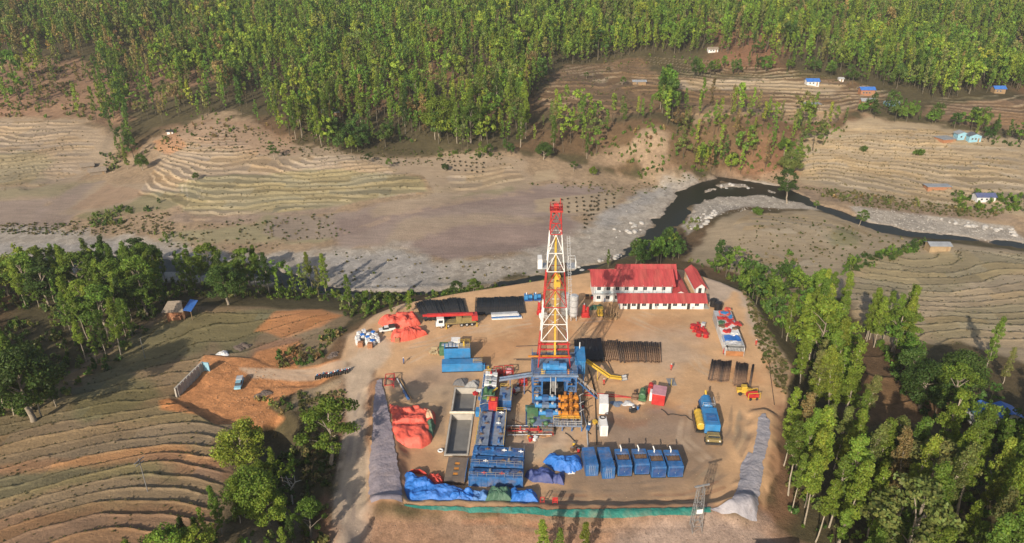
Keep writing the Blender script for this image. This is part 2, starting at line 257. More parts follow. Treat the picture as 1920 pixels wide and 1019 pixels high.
# (class, colour, opacity, feather m, photo polygon)
P=[
('ground','bank',.75,8,[(-300,95),(120,110),(240,140),(330,110),(420,140),(330,180),(250,200),(230,235),(-300,232)]),
('ground','dry',1,6,[(-300,220),(160,222),(215,250),(230,300),(330,240),(420,205),(520,255),(640,290),(850,285),(1000,290),(1180,330),(1350,330),(1500,320),(1480,290),(1620,215),(1700,230),(2200,300),(2200,480),(1700,440),(1500,380),(1340,330),(1240,420),(1100,490),(640,540),(-300,500)]),
('field','field',1,3,[(-300,228),(150,226),(210,262),(205,300),(120,350),(60,420),(-300,430)]),
('field','fieldg',.6,4,[(-200,285),(60,285),(110,300),(60,345),(-200,350)]),
('field','fieldg',.7,5,[(-200,370),(180,340),(160,365),(-200,385)]),
('field','grey',.8,4,[(-200,385),(100,372),(60,440),(-200,440)]),
('field','grey',.8,3,[(150,345),(190,340),(130,420),(80,440),(60,400)]),
('field','field',1,3,[(300,270),(400,225),(510,262),(660,292),(850,290),(980,300),(1010,340),(830,375),(790,330),(640,340),(420,350),(300,330)]),
('field','orange',.55,2,[(290,265),(330,250),(350,275),(320,290),(288,282)]),
('field','bank',.45,6,[(300,240),(420,220),(560,260),(560,290),(420,280),(320,270)]),
('field','fieldg',.85,2,[(330,345),(420,330),(640,318),(790,330),(800,360),(640,385),(500,400),(380,405),(345,395),(320,360)]),
('field','field',.8,3,[(180,345),(340,340),(330,390),(230,400),(120,400)]),
('field','green',.5,3,[(270,360),(330,362),(335,385),(310,395),(230,400),(160,412),(130,405),(240,385)]),
('field','bank',.4,1.5,[(200,345),(290,362),(180,392),(135,390)]),
('field','grey',.5,3,[(330,400),(520,400),(640,385),(620,400),(430,420),(300,415)]),
('field','fieldg',.9,3,[(300,438),(480,425),(500,405),(660,400),(650,440),(600,455),(300,460)]),
('field','grey',.75,2,[(520,405),(640,402),(662,418),(640,445),(540,452),(485,440)]),
('field','grey',1,4,[(640,400),(780,372),(980,345),(1130,352),(1150,380),(1060,405),(1090,420),(1060,460),(900,480),(830,490),(760,460),(640,470),(620,430)]),
('field','plum',.85,4,[(735,455),(790,425),(900,412),(1040,408),(1095,425),(1060,462),(930,480),(830,490),(760,470)]),
('field','plum',.7,4,[(640,415),(700,395),(860,368),(1000,352),(1120,366),(1000,380),(880,388),(740,412),(680,440),(640,445)]),
('field','tan',.5,4,[(720,460),(760,410),(900,400),(1030,410),(1030,420),(880,422),(790,445)]),
('field','tan',.6,4,[(690,395),(900,330),(1010,340),(1000,350),(860,380),(700,410)]),
('field','tan',.8,2,[(1005,375),(1070,368),(1170,360),(1160,385),(1120,402),(1005,398)]),
('field','green',.4,3,[(880,360),(960,350),(960,358),(850,372)]),
('field','tan',.8,2,[(1000,320),(1040,318),(1050,335),(1002,342)]),
('riverbed','grav',.95,6,[(1110,405),(1160,385),(1200,365),(1240,335),(1350,330),(1320,352),(1290,372),(1250,400),(1225,430),(1180,470),(1090,505),(950,520),(830,545),(640,560),(560,540),(-300,520),(-300,435),(110,425),(180,440),(300,448),(380,470),(480,478),(600,470),(700,462),(760,460),(830,492),(930,482),(1050,462),(1100,420)]),
('riverbed','blue',.3,6,[(600,480),(760,470),(830,500),(830,545),(640,560)]),  # bluish shade of the bank trees painted onto the gravel
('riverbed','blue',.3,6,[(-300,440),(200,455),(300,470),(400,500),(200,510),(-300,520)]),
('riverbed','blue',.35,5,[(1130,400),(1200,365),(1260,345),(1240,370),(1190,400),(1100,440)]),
('riverbed','grav',1,2,[(1300,385),(1330,350),(1400,335),(1480,350),(1500,375),(1545,395),(1480,392),(1400,388),(1340,405),(1290,440),(1280,425)]),
('riverbed','grav',1,2,[(1590,385),(1680,395),(1780,408),(1900,425),(1930,460),(1850,452),(1760,445),(1690,430),(1630,415)]),
('ground','redsoil',.3,6,[(1000,235),(1180,225),(1260,240),(1500,215),(1620,215),(1600,250),(1500,275),(1480,330),(1340,325),(1180,330),(1080,290),(960,280)]),
('ground','cliff',.6,4,[(1185,260),(1230,240),(1255,250),(1250,290),(1220,315),(1185,310)]),
('ground','cliff',.5,4,[(1090,285),(1190,270),(1190,310),(1120,310)]),
('field','bank',.4,4,[(1000,190),(1060,120),(1200,105),(1230,140),(1400,150),(1600,150),(1660,180),(1600,215),(1400,225),(1050,225)]),
('field','tan',.8,3,[(1240,150),(1400,150),(1580,160),(1560,180),(1260,170)]),
('field','dry',.7,3,[(1300,200),(1420,200),(1500,190),(1600,200),(1560,230),(1300,230)]),
('field','right',.85,4,[(1500,255),(1620,222),(1750,235),(1930,262),(2100,300),(2100,410),(1760,395),(1500,345),(1480,310)]),
('ground','wet',.6,3,[(1500,345),(1640,370),(1880,400),(1930,420),(1800,408),(1640,395),(1510,372)]),
('field','bank',.5,4,[(1740,200),(1960,185),(1960,250),(1840,240),(1720,215)]),
('field','right',1,3,[(1330,430),(1395,392),(1430,400),(1520,392),(1640,428),(1760,455),(2100,480),(2100,720),(1930,690),(1800,640),(1640,650),(1580,560),(1440,560),(1400,520),(1290,490)]),
('field','tan',.7,3,[(1330,440),(1395,395),(1460,430),(1470,480),(1400,480),(1310,470)]),
('field','green',.55,4,[(1550,430),(1600,430),(1610,460),(1560,462)]),
('field','fieldg',.6,6,[(1600,480),(1760,470),(1960,480),(1960,500),(1700,560),(1600,560)]),
('field','fieldg',.6,4,[(1690,610),(1930,560),(1930,610),(1760,640)]),
('field','redsoil',.35,4,[(1590,620),(1680,640),(1800,740),(1760,800),(1600,800)]),
('ground','dry',.8,3,[(1430,545),(1500,530),(1530,560),(1450,600)]),
('field','near',1,2,[(300,585),(430,573),(640,585),(655,600),(600,690),(500,700),(470,770),(440,800),(430,900),(425,1060),(-300,1100),(-300,800),(100,730),(200,640)]),
('field','nearg',.8,3,[(330,590),(520,582),(500,620),(460,660),(400,650),(250,700),(330,740),(150,800),(120,760),(240,640)]),
('field','nearg',.7,2,[(-100,900),(230,865),(300,870),(330,900),(150,905),(-100,960)]),
('field','nearg',.4,2,[(-100,760),(130,730),(330,760),(420,770),(420,800),(130,790),(-100,830)]),
('field','orange',.45,2,[(-100,885),(200,848),(330,840),(420,860),(410,880),(280,865),(60,890)]),
('field','redsoil',.5,3,[(300,860),(440,860),(430,900),(330,890)]),
('field','redsoil',.45,3,[(-100,975),(200,955),(400,940),(420,1060),(-100,1080)]),
('field','orange',.9,1.5,[(520,585),(600,582),(640,592),(600,615),(530,635),(480,620)]),
('field','redsoil',.7,3,[(480,640),(560,635),(560,665),(470,670)]),
('ground','orange',1,1,[(295,750),(330,742),(385,672),(470,675),(480,660),(560,640),(560,690),(640,680),(655,705),(560,735),(500,760),(530,780),(480,795),(400,785),(300,768)]),
('ground','tan',.7,2,[(560,735),(650,715),(650,745),(600,760),(540,770)]),
('road','road',.75,1,[(450,692),(560,692),(650,682),(660,712),(560,712),(470,710)]),
('pad','pad',1,1,[(640,680),(652,640),(700,600),(760,572),(860,552),(960,536),(1060,520),(1180,500),(1280,508),(1345,530),(1385,548),(1415,590),(1440,640),(1478,690),(1478,760),(1462,800),(1455,900),(1425,975),(1300,975),(1000,975),(690,965),(690,800),(705,700)]),
('pad','padred',.55,8,[(1080,600),(1180,590),(1260,600),(1200,640),(1110,630)]),
('pad','padred',.5,6,[(1180,770),(1280,740),(1330,770),(1250,800)]),
('pad','padred',.6,6,[(1000,590),(1080,600),(1060,640),(960,650),(960,600)]),
('pad','padred',.5,6,[(880,630),(960,630),(960,670),(890,680)]),
('pad','padred',.6,5,[(1370,690),(1440,690),(1440,730),(1380,730)]),
('pad','padred',.6,4,[(1130,780),(1190,750),(1200,790),(1140,800)]),
('pad','concrete',.45,10,[(1180,620),(1280,625),(1300,660),(1240,700),(1200,680)]),
('pad','grey',.5,6,[(740,725),(820,680),(890,700),(880,740),(800,745),(745,750)]),
('pad','tan',.5,5,[(740,740),(880,720),(860,840),(830,850),(815,770)]),
('pad','wet',.75,8,[(1150,780),(1230,760),(1320,800),(1370,830),(1380,900),(1340,945),(1050,955),(1005,900),(1100,840)]),
('pad','grey',.4,8,[(1150,780),(1330,800),(1370,830),(1290,900),(1290,840),(1150,835)]),
('pad','redsoil',.5,4,[(740,850),(830,850),(870,940),(760,940)]),
('pad','redsoil',.7,2,[(690,720),(712,715),(706,780),(702,860),(700,945),(712,960),(690,960),(684,800)]),
('pad','redsoil',.6,1.5,[(730,760),(745,830),(765,940),(750,945),(740,850),(728,780)]),
('pad','concrete',.5,5,[(950,770),(1100,790),(1105,850),(980,850)]),
('pad','cream',.55,3,[(985,850),(1010,838),(1090,838),(1080,850),(1000,862)]),
('pad','redsoil',.75,2,[(690,958),(1000,968),(1330,970),(1420,965),(1440,985),(1200,990),(900,978),(690,970)]),
('pad','redsoil',.5,3,[(1440,690),(1478,690),(1478,800),(1450,800)]),
('ground','redsoil',.6,4,[(1440,760),(1480,760),(1475,860),(1500,985),(1440,985)]),
('road','road',.9,2,[(640,700),(700,640),(720,625),(745,640),(705,700),(692,730),(690,960),(720,1060),(600,1060),(625,975),(622,900),(650,800)]),
('road','road',.55,3,[(652,640),(700,600),(760,572),(860,552),(1060,522),(1060,535),(860,560),(770,580),(720,600),(680,640),(670,680),(648,680)]),
('road','grey',.55,3,[(640,940),(700,960),(720,1060),(620,1060)]),
('road','concrete',.7,2,[(1325,535),(1345,530),(1385,548),(1415,590),(1445,660),(1430,660),(1395,590),(1375,560),(1340,570),(1322,560)]),
('ground','tan',.75,1.5,[(1378,545),(1392,548),(1450,640),(1478,690),(1476,760),(1440,700),(1450,680),(1410,600)]),
('ground','bank',1,3,[(690,975),(900,985),(1200,995),(1430,985),(1560,1060),(690,1060)]),
('ground','wet',.35,3,[(800,990),(900,985),(1000,1000),(900,1020),(820,1020)]),
('ground','grey',.8,4,[(1160,1010),(1340,980),(1420,985),(1500,1060),(1150,1060)]),
('ground','redsoil',.7,4,[(620,740),(650,720),(645,800),(620,900),(612,1060),(590,1060),(600,850)]),
('ground','dry',.5,5,[(420,1060),(470,940),(520,900),(560,960),(480,1060)]),
]
TRACKS=[('wet',.7,1.6,[(955,800),(1000,822),(1060,818),(1100,835)]),('wet',.6,2.2,[(760,725),(800,705),(850,712),(900,722)]),('wet',.7,1.2,[(828,860),(822,800),(838,740)]),('wet',.55,1.5,[(960,735),(985,760),(975,790)]),('redsoil',.5,1.5,[(1150,790),(1190,800),(1240,795)]),('grey',.5,1.3,[(1170,760),(1220,775),(1290,770)]),('wet',.5,.9,[(1380,750),(1400,780),(1395,830)]),('wet',.5,.5,[(880,930),(1010,925),(1100,918)]),('road',.7,.35,[(628,1015),(640,900),(662,800),(670,720),(680,660),(720,620),(790,600)]),('grey',.5,.3,[(650,1015),(655,900),(675,790),(690,700),(720,660),(800,640)]),
('road',.6,.3,[(660,720),(620,700),(560,698),(470,702)]),('road',.5,.35,[(700,690),(760,680),(850,630),(1000,610),(1150,600)]),('road',.45,.35,[(690,660),(800,640),(900,612),(1000,605)]),
('wet',.5,.35,[(1040,930),(1200,935),(1300,930),(1360,890),(1390,840),(1400,790)]),('wet',.5,.3,[(1050,918),(1180,920),(1290,910),(1345,870),(1375,820),(1380,760)]),('tan',.5,.3,[(1300,930),(1350,880),(1385,830),(1395,770)]),
('redsoil',.5,.3,[(1040,940),(1150,944),(1280,944),(1350,920)]),('road',.5,.35,[(1180,600),(1260,630),(1310,690),(1370,720)]),('road',.4,.35,[(1200,590),(1290,610),(1320,680)]),('padred',.5,.35,[(880,640),(960,620),(1060,610)]),
('road',.4,.5,[(1240,700),(1290,760),(1280,830),(1320,870)]),('redsoil',.6,.6,[(870,1000),(960,996),(1030,1008)]),('wet',.4,.4,[(940,990),(1060,1000),(1200,992)]),('redsoil',.5,1.2,[(700,672),(720,674)]),('redsoil',.4,1.0,[(1000,655),(1020,652)]),
('wet',.45,1.1,[(1232,652),(1256,656)]),('redsoil',.5,1.0,[(1262,620),(1275,624)]),('wet',.5,.8,[(1245,668),(1262,664)]),('redsoil',.45,1.2,[(1150,717),(1180,712)]),('wet',.4,1.2,[(895,742),(940,730)]),
('dry',.5,.9,[(300,448),(420,455),(560,452)]),('cream',.6,.35,[(350,395),(345,350),(355,335),(375,360),(380,380),(440,388)]),('wet',.6,.45,[(60,440),(130,402),(200,358),(245,330)]),('cream',.4,1.2,[(1110,400),(1180,380),(1240,345),(1290,338)]),
('wet',.5,.8,[(1000,412),(1060,404),(1130,398),(1170,385)]),('cliff',.5,.8,[(1180,370),(1130,345),(1060,335),(1010,345)]),('cliff',.5,.9,[(650,440),(740,405),(900,372),(1000,360)])]
for _i in range(7): TRACKS.append(('wet',.8,.22,[(490+_i*20+4,408+abs(_i-3)),(492+_i*21,420),(502+_i*22,432),(512+_i*21,445)]))
for _i in range(4): TRACKS.append(('wet',.7,.2,[(200+_i*13,365),(175+_i*14,388)]))
def build_ground():
    phi=np.linspace(R(58),R(19),560); Ya=[95/math.tan(p) for p in phi]
    Yb=list(np.arange(Ya[-1]+.75,470,.75)); Yc=list(np.arange(Yb[-1]+1.3,800,1.3)); Yd=list(np.geomspace(805,2500,30))
    Y=np.array(Ya+Yb+Yc+Yd)
    u=np.concatenate([-np.geomspace(1.7,.93,8),np.linspace(-.88,.88,1150),np.geomspace(.93,1.7,8)])
    dep=Y*CP+95*SP
    X=u[None,:]*dep[:,None]; YY=np.repeat(Y[:,None],len(u),1)
    # far away the surface is continued as rolling hills
    xf,yf=X.ravel(),YY.ravel()
    cx=np.clip(xf,-640,640); cy=np.clip(yf,52,1000)
    z,rs,rz,tid=terr(cx,cy,2)
    z=z+np.maximum(0,yf-1000)*.04
    cls=np.zeros(len(xf),np.int8); names=['ground','field','riverbed','road','pad']; 
    col=np.tile(np.array(C['forest']),(len(xf),1))
    # dry leaf litter varies on the hill
    lit=sstep(.42,.62,fbm(xf*.012,yf*.012,31,3))[:,None]*.8; col=col*(1-lit)+np.array(C['redsoil'])*lit
    wx=(fbm(xf*.15,yf*.15,40,3)-.44); 
    for c,cn,op,fe,poly in P:
        pw=Gs(poly); sd=masked(sdpoly,xf,yf,pw,fe*2+4,-99)
        sd=sd+wx*fe*2.2
        m=sstep(-fe*.6,fe*.6,sd)*op
        idx=m>0
        col[idx]=col[idx]*(1-m[idx,None])+np.array(C[cn])*m[idx,None]
        if op>=.75 or c=='road': cls[sd>0]=names.index(c)
    wtr=sstep(.25,.5,fbm(xf*.25,yf*.25,71,2))
    for cn,op,wd,line in TRACKS:
        pw=Gs(line); 
        for off in ((-.9,.9) if wd<1 else (0,)):
            q=[]
            for i,p in enumerate(pw):
                a=pw[max(i-1,0)];b=pw[min(i+1,len(pw)-1)];l=math.hypot(b[0]-a[0],b[1]-a[1])+1e-6; q.append((p[0]-(b[1]-a[1])/l*off,p[1]+(b[0]-a[0])/l*off))
            d_=masked(lambda a,b,Q:sdline(a,b,Q,wd),xf,yf,q,wd+3,99)+wx*1.2
            k=sstep(wd*.5,-wd*.5,d_)*op*wtr; idx=k>0
            col[idx]=col[idx]*(1-k[idx,None])+np.array(C[cn])*k[idx,None]
    h1=np.modf(np.abs(np.sin(tid*12.9898)*43758.5453))[0]; h2=np.modf(np.abs(np.sin(tid*78.233)*12543.123))[0]; on=(tid!=0)
    col=col*np.where(on,.84+.32*h1,1)[:,None]*np.stack([np.where(on,.96+.1*h2,1),np.ones(len(xf)),np.where(on,1.08-.2*h2,1)],1)
    # straw on the terrace risers of the far side
    k=(rz*sstep(225,260,yf)*.4*sstep(.3,.5,fbm(xf*.05,yf*.05,50,2)))[:,None]; col=col*(1-k)+np.array(C['cream'])*k
    k=(np.clip(rz*1.2,0,1)*sstep(225,190,yf)*.62*sstep(.2,.42,fbm(xf*.15,yf*.15,55,2)))[:,None]; col=col*(1-k)+np.array((.06,.05,.03))*k  # shadow lines of the near terrace edges darkened into the riser colour
    k=sstep(1.5,-.5,rs)[:,None]; col=col*(1-k)+np.array(C['river'])*k
    k=(sstep(4,1,rs)*sstep(.2,1.5,rs+1))[:,None]*.3; col=col*(1-k)+np.array(C['wet'])*k
    col=np.clip(col,0.01,.8)
    nr,nc=X.shape; V=np.stack([xf,yf,z],1)
    gi=np.arange(nr*nc).reshape(nr,nc)
    Fq=np.stack([gi[:-1,:-1],gi[:-1,1:],gi[1:,1:],gi[1:,:-1]],-1).reshape(-1,4)
    fn_=np.cross(V[Fq[:,2]]-V[Fq[:,0]],V[Fq[:,3]]-V[Fq[:,1]])
    vn=np.zeros_like(V)
    for k in range(4): np.add.at(vn,Fq[:,k],fn_)
    vn/=np.linalg.norm(vn,axis=1,keepdims=True)+1e-9
    fc=cls[Fq[:,0]]
    M={'ground':soil('forest floor and bare earth',.5,.28),'field':soil('stubble and ploughed soil',.35,.16,streak=(.35,1.6,1)),'riverbed':soil('river gravel',1.2,.2,pebble=.22),
       'road':soil('compacted dirt road',.35,.14,bmp=.35,fine=.5),'pad':soil('graded clay',.22,.15,bmp=.3,fine=.35)}
    nm={'pad':'drilling_pad','field':'field','ground':'ground','riverbed':'riverbed','road':'dirt_road'}
    for ci,c in enumerate(names):
        F=Fq[fc==ci]; ids,inv=np.unique(F,return_inverse=True); inv=inv.reshape(F.shape)
        me=bpy.data.meshes.new(nm[c]); me.vertices.add(len(ids)); me.vertices.foreach_set('co',V[ids].ravel())
        me.loops.add(inv.size); me.loops.foreach_set('vertex_index',inv.ravel().astype(np.int32))
        me.polygons.add(len(F)); me.polygons.foreach_set('loop_start',np.arange(0,inv.size,4,dtype=np.int32))
        me.polygons.foreach_set('use_smooth',np.ones(len(F),bool))
        me.update(); me.validate()
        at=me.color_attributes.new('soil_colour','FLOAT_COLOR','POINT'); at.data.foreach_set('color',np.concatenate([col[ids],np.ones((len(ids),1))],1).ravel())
        me.normals_split_custom_set_from_vertices(vn[ids])
        me.materials.append(M[c]); o=bpy.data.objects.new(nm[c],me); COL.objects.link(o); o['kind']='structure'
build_ground()
def build_water():
    m,nt,b=nodes('river water'); b.inputs['Base Color'].default_value=(.020,.021,.015,1); b.inputs['Roughness'].default_value=.3; b.inputs['Specular IOR Level'].default_value=.12
    tc=N(nt,'ShaderNodeTexCoord'); n=N(nt,'ShaderNodeTexNoise',i_Scale=.9,i_Detail=4.0); nt.links.new(tc.outputs['Object'],n.inputs['Vector'])
    bp=N(nt,'ShaderNodeBump',i_Strength=.25,i_Distance=.15); nt.links.new(n.outputs[0],bp.inputs['Height']); nt.links.new(bp.outputs[0],b.inputs['Normal'])
    bm=bmesh.new()
    for Pl,wd in ((RA,RAw),(RB,RBw)):
        prev=None
        for i,(x,y) in enumerate(Pl):
            a=Vector(Pl[max(i-1,0)]); c=Vector(Pl[min(i+1,len(Pl)-1)]); t=(c-a).normalized(); n_=Vector((-t.y,t.x))*(wd[i]+5)
            cur=(bm.verts.new((x+n_.x,y+n_.y,-14.15 if Pl is RA else -14.13)),bm.verts.new((x-n_.x,y-n_.y,-14.15 if Pl is RA else -14.13)))
            if prev: bm.faces.new((prev[0],prev[1],cur[1],cur[0]))
            prev=cur
    me=bpy.data.meshes.new('river_water'); bm.to_mesh(me); me.materials.append(m); o=bpy.data.objects.new('river_water',me); COL.objects.link(o); o['kind']='structure'
build_water()
def build_haze():
    MBv=[(x,y,z) for z in (-45,215) for x,y in ((-4000,-120),(4000,-120),(4000,2600),(-4000,2600))]
    me=bpy.data.meshes.new('haze'); me.from_pydata(MBv,[],[(3,2,1,0),(4,5,6,7),(0,1,5,4),(1,2,6,5),(2,3,7,6),(3,0,4,7)]); m=bpy.data.materials.new('haze'); m.use_nodes=True; nt=m.node_tree
    nt.nodes.remove(nt.nodes['Principled BSDF']); v=nt.nodes.new('ShaderNodeVolumePrincipled'); v.inputs['Color'].default_value=(.86,.88,.9,1); v.inputs['Density'].default_value=HAZE; v.inputs['Anisotropy'].default_value=.2
    nt.links.new(v.outputs[0],nt.nodes['Material Output'].inputs['Volume']); me.materials.append(m); o=bpy.data.objects.new('haze',me); COL.objects.link(o); o['kind']='stuff'; o['label']='thin even haze in the valley air'
HAZE=.00015
build_haze()
print('ground',time.time()-T0)
# ---------------------------------------------------------------- objects: naming helpers
def link(o,parent=None):
    COL.objects.link(o)
    if parent is not None: o.parent=parent
    return o
def tag(o,label=None,cat=None,group=None,kind=None):
    if label: o['label']=label
    if cat: o['category']=cat
    if group: o['group']=group
    if kind: o['kind']=kind
    return o
def empty(name,loc,rz=0,label=None,cat=None,group=None):
    o=bpy.data.objects.new(name,None); o.empty_display_size=.5; link(o); o.location=loc; o.rotation_euler=(0,0,rz)
    return tag(o,label,cat,group)
def copy_tree(o,parent=None):
    c=o.copy(); link(c,parent)
    for ch in o.children: copy_tree(ch,c)
    return c
def ordinal(n):
    base_=['first','second','third','fourth','fifth','sixth','seventh','eighth','ninth','tenth','eleventh','twelfth','thirteenth','fourteenth','fifteenth','sixteenth','seventeenth','eighteenth','nineteenth']
    tens={2:'twenty',3:'thirty',4:'forty',5:'fifty',6:'sixty',7:'seventy',8:'eighty',9:'ninety'}
    if n<=19: return base_[n-1]
    t,u=divmod(n,10)
    if t>9: return str(n)+'th'
    return (tens[t][:-1]+'ieth') if u==0 else tens[t]+'-'+base_[u-1]
# ---------------------------------------------------------------- trees
def leaf_mat():
    m,nt,b=nodes('leaves'); L=nt.links.new
    at=N(nt,'ShaderNodeVertexColor',layer_name='leaf_colour'); oi=N(nt,'ShaderNodeObjectInfo')
    rp=N(nt,'ShaderNodeMapRange'); L(oi.outputs['Random'],rp.inputs[0]); rp.inputs[3].default_value=.72; rp.inputs[4].default_value=1.28
    mx=N(nt,'ShaderNodeMix',data_type='RGBA',blend_type='MULTIPLY'); mx.inputs[0].default_value=1; L(at.outputs[0],mx.inputs[6]); L(rp.outputs[0],mx.inputs[7])
    L(mx.outputs[2],b.inputs['Base Color']); b.inputs['Roughness'].default_value=.55; b.inputs['Specular IOR Level'].default_value=.25
    tr=N(nt,'ShaderNodeBsdfTranslucent'); L(mx.outputs[2],tr.inputs[0]); ms=N(nt,'ShaderNodeMixShader'); ms.inputs[0].default_value=.36
    L(b.outputs[0],ms.inputs[1]); L(tr.outputs[0],ms.inputs[2]); L(ms.outputs[0],nt.nodes['Material Output'].inputs[0])
    return m
LEAF=leaf_mat(); BARK=mat('bark',(.30,.25,.19),.9,var=.35,scale=.8,dirt=0,bump=.5); BARKP=mat('pale bark',(.34,.29,.22),.9,var=.3,scale=1,dirt=0,bump=.4)
BARKD=mat('dark bark',(.13,.11,.075),.9,var=.35,scale=.8,dirt=0)  # darker bark tone for the merged trees and bushes
TINT=dict(sal=[(.175,.245,.03),(.14,.225,.03),(.21,.262,.034)],olive=[(.145,.18,.045),(.155,.165,.05)],dark=[(.055,.10,.020),(.065,.11,.022)],mid=[(.105,.18,.026),(.125,.19,.026)],dry=[(.20,.155,.06),(.17,.12,.055),(.24,.19,.07)])
def tube_np(path,rads,seg=5):
    V=[];F=[]
    for i,(p,r) in enumerate(zip(path,rads)):
        for k in range(seg):
            a=2*math.pi*k/seg; V.append((p[0]+r*math.cos(a),p[1]+r*math.sin(a),p[2]))
    for i in range(len(path)-1):
        for k in range(seg):
            F.append((i*seg+k,i*seg+(k+1)%seg,(i+1)*seg+(k+1)%seg,(i+1)*seg+k))
    return V,F
def make_tree(kind,seed,lod):
    """returns trunk (V,F) and crown (V quads, colours) for a tree of unit scale in metres"""
    g=np.random.default_rng(seed); cl=[]; h=1.0
    if kind=='sal':
        h=18; r0=.2; n=int(40 if lod==0 else 17); z0=g.uniform(.16,.36)
        lean=g.normal(0,.8,2)
        for i in range(n):
            t=z0+(1-z0)*((i+g.uniform(0,1))/n)**.9; prof=2.1*(1-.6*max(0,((t-z0)/(1-z0)-.55)/.45))*(.65+.5*math.sin(math.pi*min(1,(t-z0)/(1-z0)*.9+.1)))*g.uniform(.6,1.15)
            a=i*2.4+g.uniform(-.6,.6); rr=prof*g.uniform(.25,1)
            cl.append((rr*math.cos(a)+lean[0]*t,rr*math.sin(a)+lean[1]*t,t*h,g.uniform(.6,1.1)*(1 if lod==0 else 1.15),.85))
        tips=[]
    elif kind=='tall':
        h=20; r0=.23; n=44 if lod==0 else 16; lean=g.normal(0,1.2,2); z0=g.uniform(.42,.55)
        for i in range(n):
            t=z0+(1-z0)*g.uniform(0,1)**.8; s=(t-z0)/(1-z0); prof=2.7*math.sin(math.pi*min(.97,.15+.8*s))*g.uniform(.5,1.1)
            a=i*2.4+g.uniform(-.6,.6); rr=prof*g.uniform(.3,1)
            cl.append((rr*math.cos(a)+lean[0]*t,rr*math.sin(a)+lean[1]*t,t*h-.08*rr*rr*.5,g.uniform(.65,1.2),.65))
    elif kind=='round':
        h=12; r0=.38; n=46 if lod==0 else 18; lean=(0,0)
        for i in range(n):
            u=g.uniform(-.35,1); a=i*2.4+g.uniform(-.4,.4); q=math.sqrt(max(0,1-u*u))*g.uniform(.65,1.05)
            cl.append((4.6*q*math.cos(a),4.6*q*math.sin(a),6.3+5.2*u*g.uniform(.8,1.05),g.uniform(1.1,1.9),.75))
    elif kind=='loose':
        h=12; r0=.3; n=30 if lod==0 else 14; lean=g.normal(0,.8,2)
        for i in range(n):
            u=g.uniform(-.3,1); a=i*2.4; q=math.sqrt(max(0,1-u*u))*g.uniform(.5,1.15)
            cl.append((4.2*q*math.cos(a)+lean[0],4.2*q*math.sin(a)+lean[1],7+5*u,g.uniform(.8,1.35),.6))
    else: # shrub
        h=3; r0=.08; n=10 if lod==0 else 6; lean=(0,0)
        for i in range(n):
            a=g.uniform(0,6.28); q=g.uniform(0,1.4); cl.append((q*math.cos(a),q*math.sin(a),g.uniform(.5,2.4),g.uniform(.6,1.1),.8))
    nl={0:135,1:24}[lod]; ls={0:.2,1:.48}[lod]
    if kind=='shrub': nl={0:70,1:14}[lod]; ls={0:.22,1:.5}[lod]
    if kind=='round' and lod==0: nl=110
    ctr=np.array([c[:3] for c in cl]); 
    Vs=[];Cs=[]
    for c in cl:
        k=int(nl*c[3]**1.6*g.uniform(.7,1.2)); 
        d=g.normal(size=(k,3)); d/=np.linalg.norm(d,axis=1,keepdims=True); rad=c[3]*g.uniform(.35,1.1,(k,1))**.6
        p=d*rad*np.array([1,1,c[4]])+np.array(c[:3])
        nrm=d*.7+g.normal(size=(k,3))*.55+np.array([0,0,.35]); nrm/=np.linalg.norm(nrm,axis=1,keepdims=True)
        t1=np.cross(nrm,g.normal(size=(k,3))); t1/=np.linalg.norm(t1,axis=1,keepdims=True); t2=np.cross(nrm,t1)
        s=ls*g.uniform(.6,1.35,(k,1)); s2=s*g.uniform(.5,.9,(k,1))
        q=np.stack([p-t1*s,p-t2*s2+nrm*.1*s,p+t1*s,p+t2*s2-nrm*.1*s],1); Vs.append(q)
        cv=g.uniform(.78,1.25); col=np.repeat((cv*g.uniform(.8,1.22,(k,1))*np.ones((1,3))),1,0); col[:,0]*=g.uniform(.85,1.2,k); Cs.append(col)
    CV=np.concatenate(Vs); CC=np.concatenate(Cs)
    if kind=='shrub': path=[(0,0,-.2),(0,0,1.2)]; TV,TF=tube_np(path,[r0,r0*.5],4)
    else:
        top=h*.93; m=7 if lod==0 else 3; path=[];rads=[]
        for i in range(m+1):
            t=i/m; path.append((lean[0]*t+(g.normal()*.12 if 0<i else 0),lean[1]*t+(g.normal()*.12 if 0<i else 0),-.6+(top+.6)*t*(.75 if kind in('round','loose') else 1))); rads.append(r0*(1.25-t*1.05))
        TV,TF=tube_np(path,rads,6 if lod==0 else 3)
        if lod==0:
            for c in cl[::(2 if kind in('sal','tall') else 3)]:
                zb=max(h*.25,c[2]-(1.2 if kind=='sal' else 2.6)); t=zb/h; b0=(lean[0]*t,lean[1]*t,zb)
                mid=tuple(b0[j]*.5+c[j]*.5+(.25 if j==2 else 0) for j in range(3))
                v,f=tube_np([b0,mid,c[:3]],[r0*.4,r0*.28,.03],4); o=len(TV); TV+=v; TF+=[tuple(x+o for x in q) for q in f]
    return TV,TF,CV,CC
def crown_mesh(name,CV,CC,tint):
    me=bpy.data.meshes.new(name); n=len(CV); me.vertices.add(n*4); me.vertices.foreach_set('co',CV.reshape(-1)); 
    me.loops.add(n*4); me.loops.foreach_set('vertex_index',np.arange(n*4,dtype=np.int32)); me.polygons.add(n); me.polygons.foreach_set('loop_start',np.arange(0,n*4,4,dtype=np.int32))
    me.update(); at=me.color_attributes.new('leaf_colour','FLOAT_COLOR','POINT')
    c=np.clip(CC*np.array(tint) if tint is not None else CC,0,1); c=np.repeat(np.concatenate([c,np.ones((n,1))],1),4,0); at.data.foreach_set('color',c.ravel().astype(np.float32)); me.materials.append(LEAF)
    return me
def pmesh(name,V,F,m):
    me=bpy.data.meshes.new(name); me.from_pydata(V,[],F); me.materials.append(m); me.polygons.foreach_set('use_smooth',[True]*len(me.polygons)); return me
PROTO={}
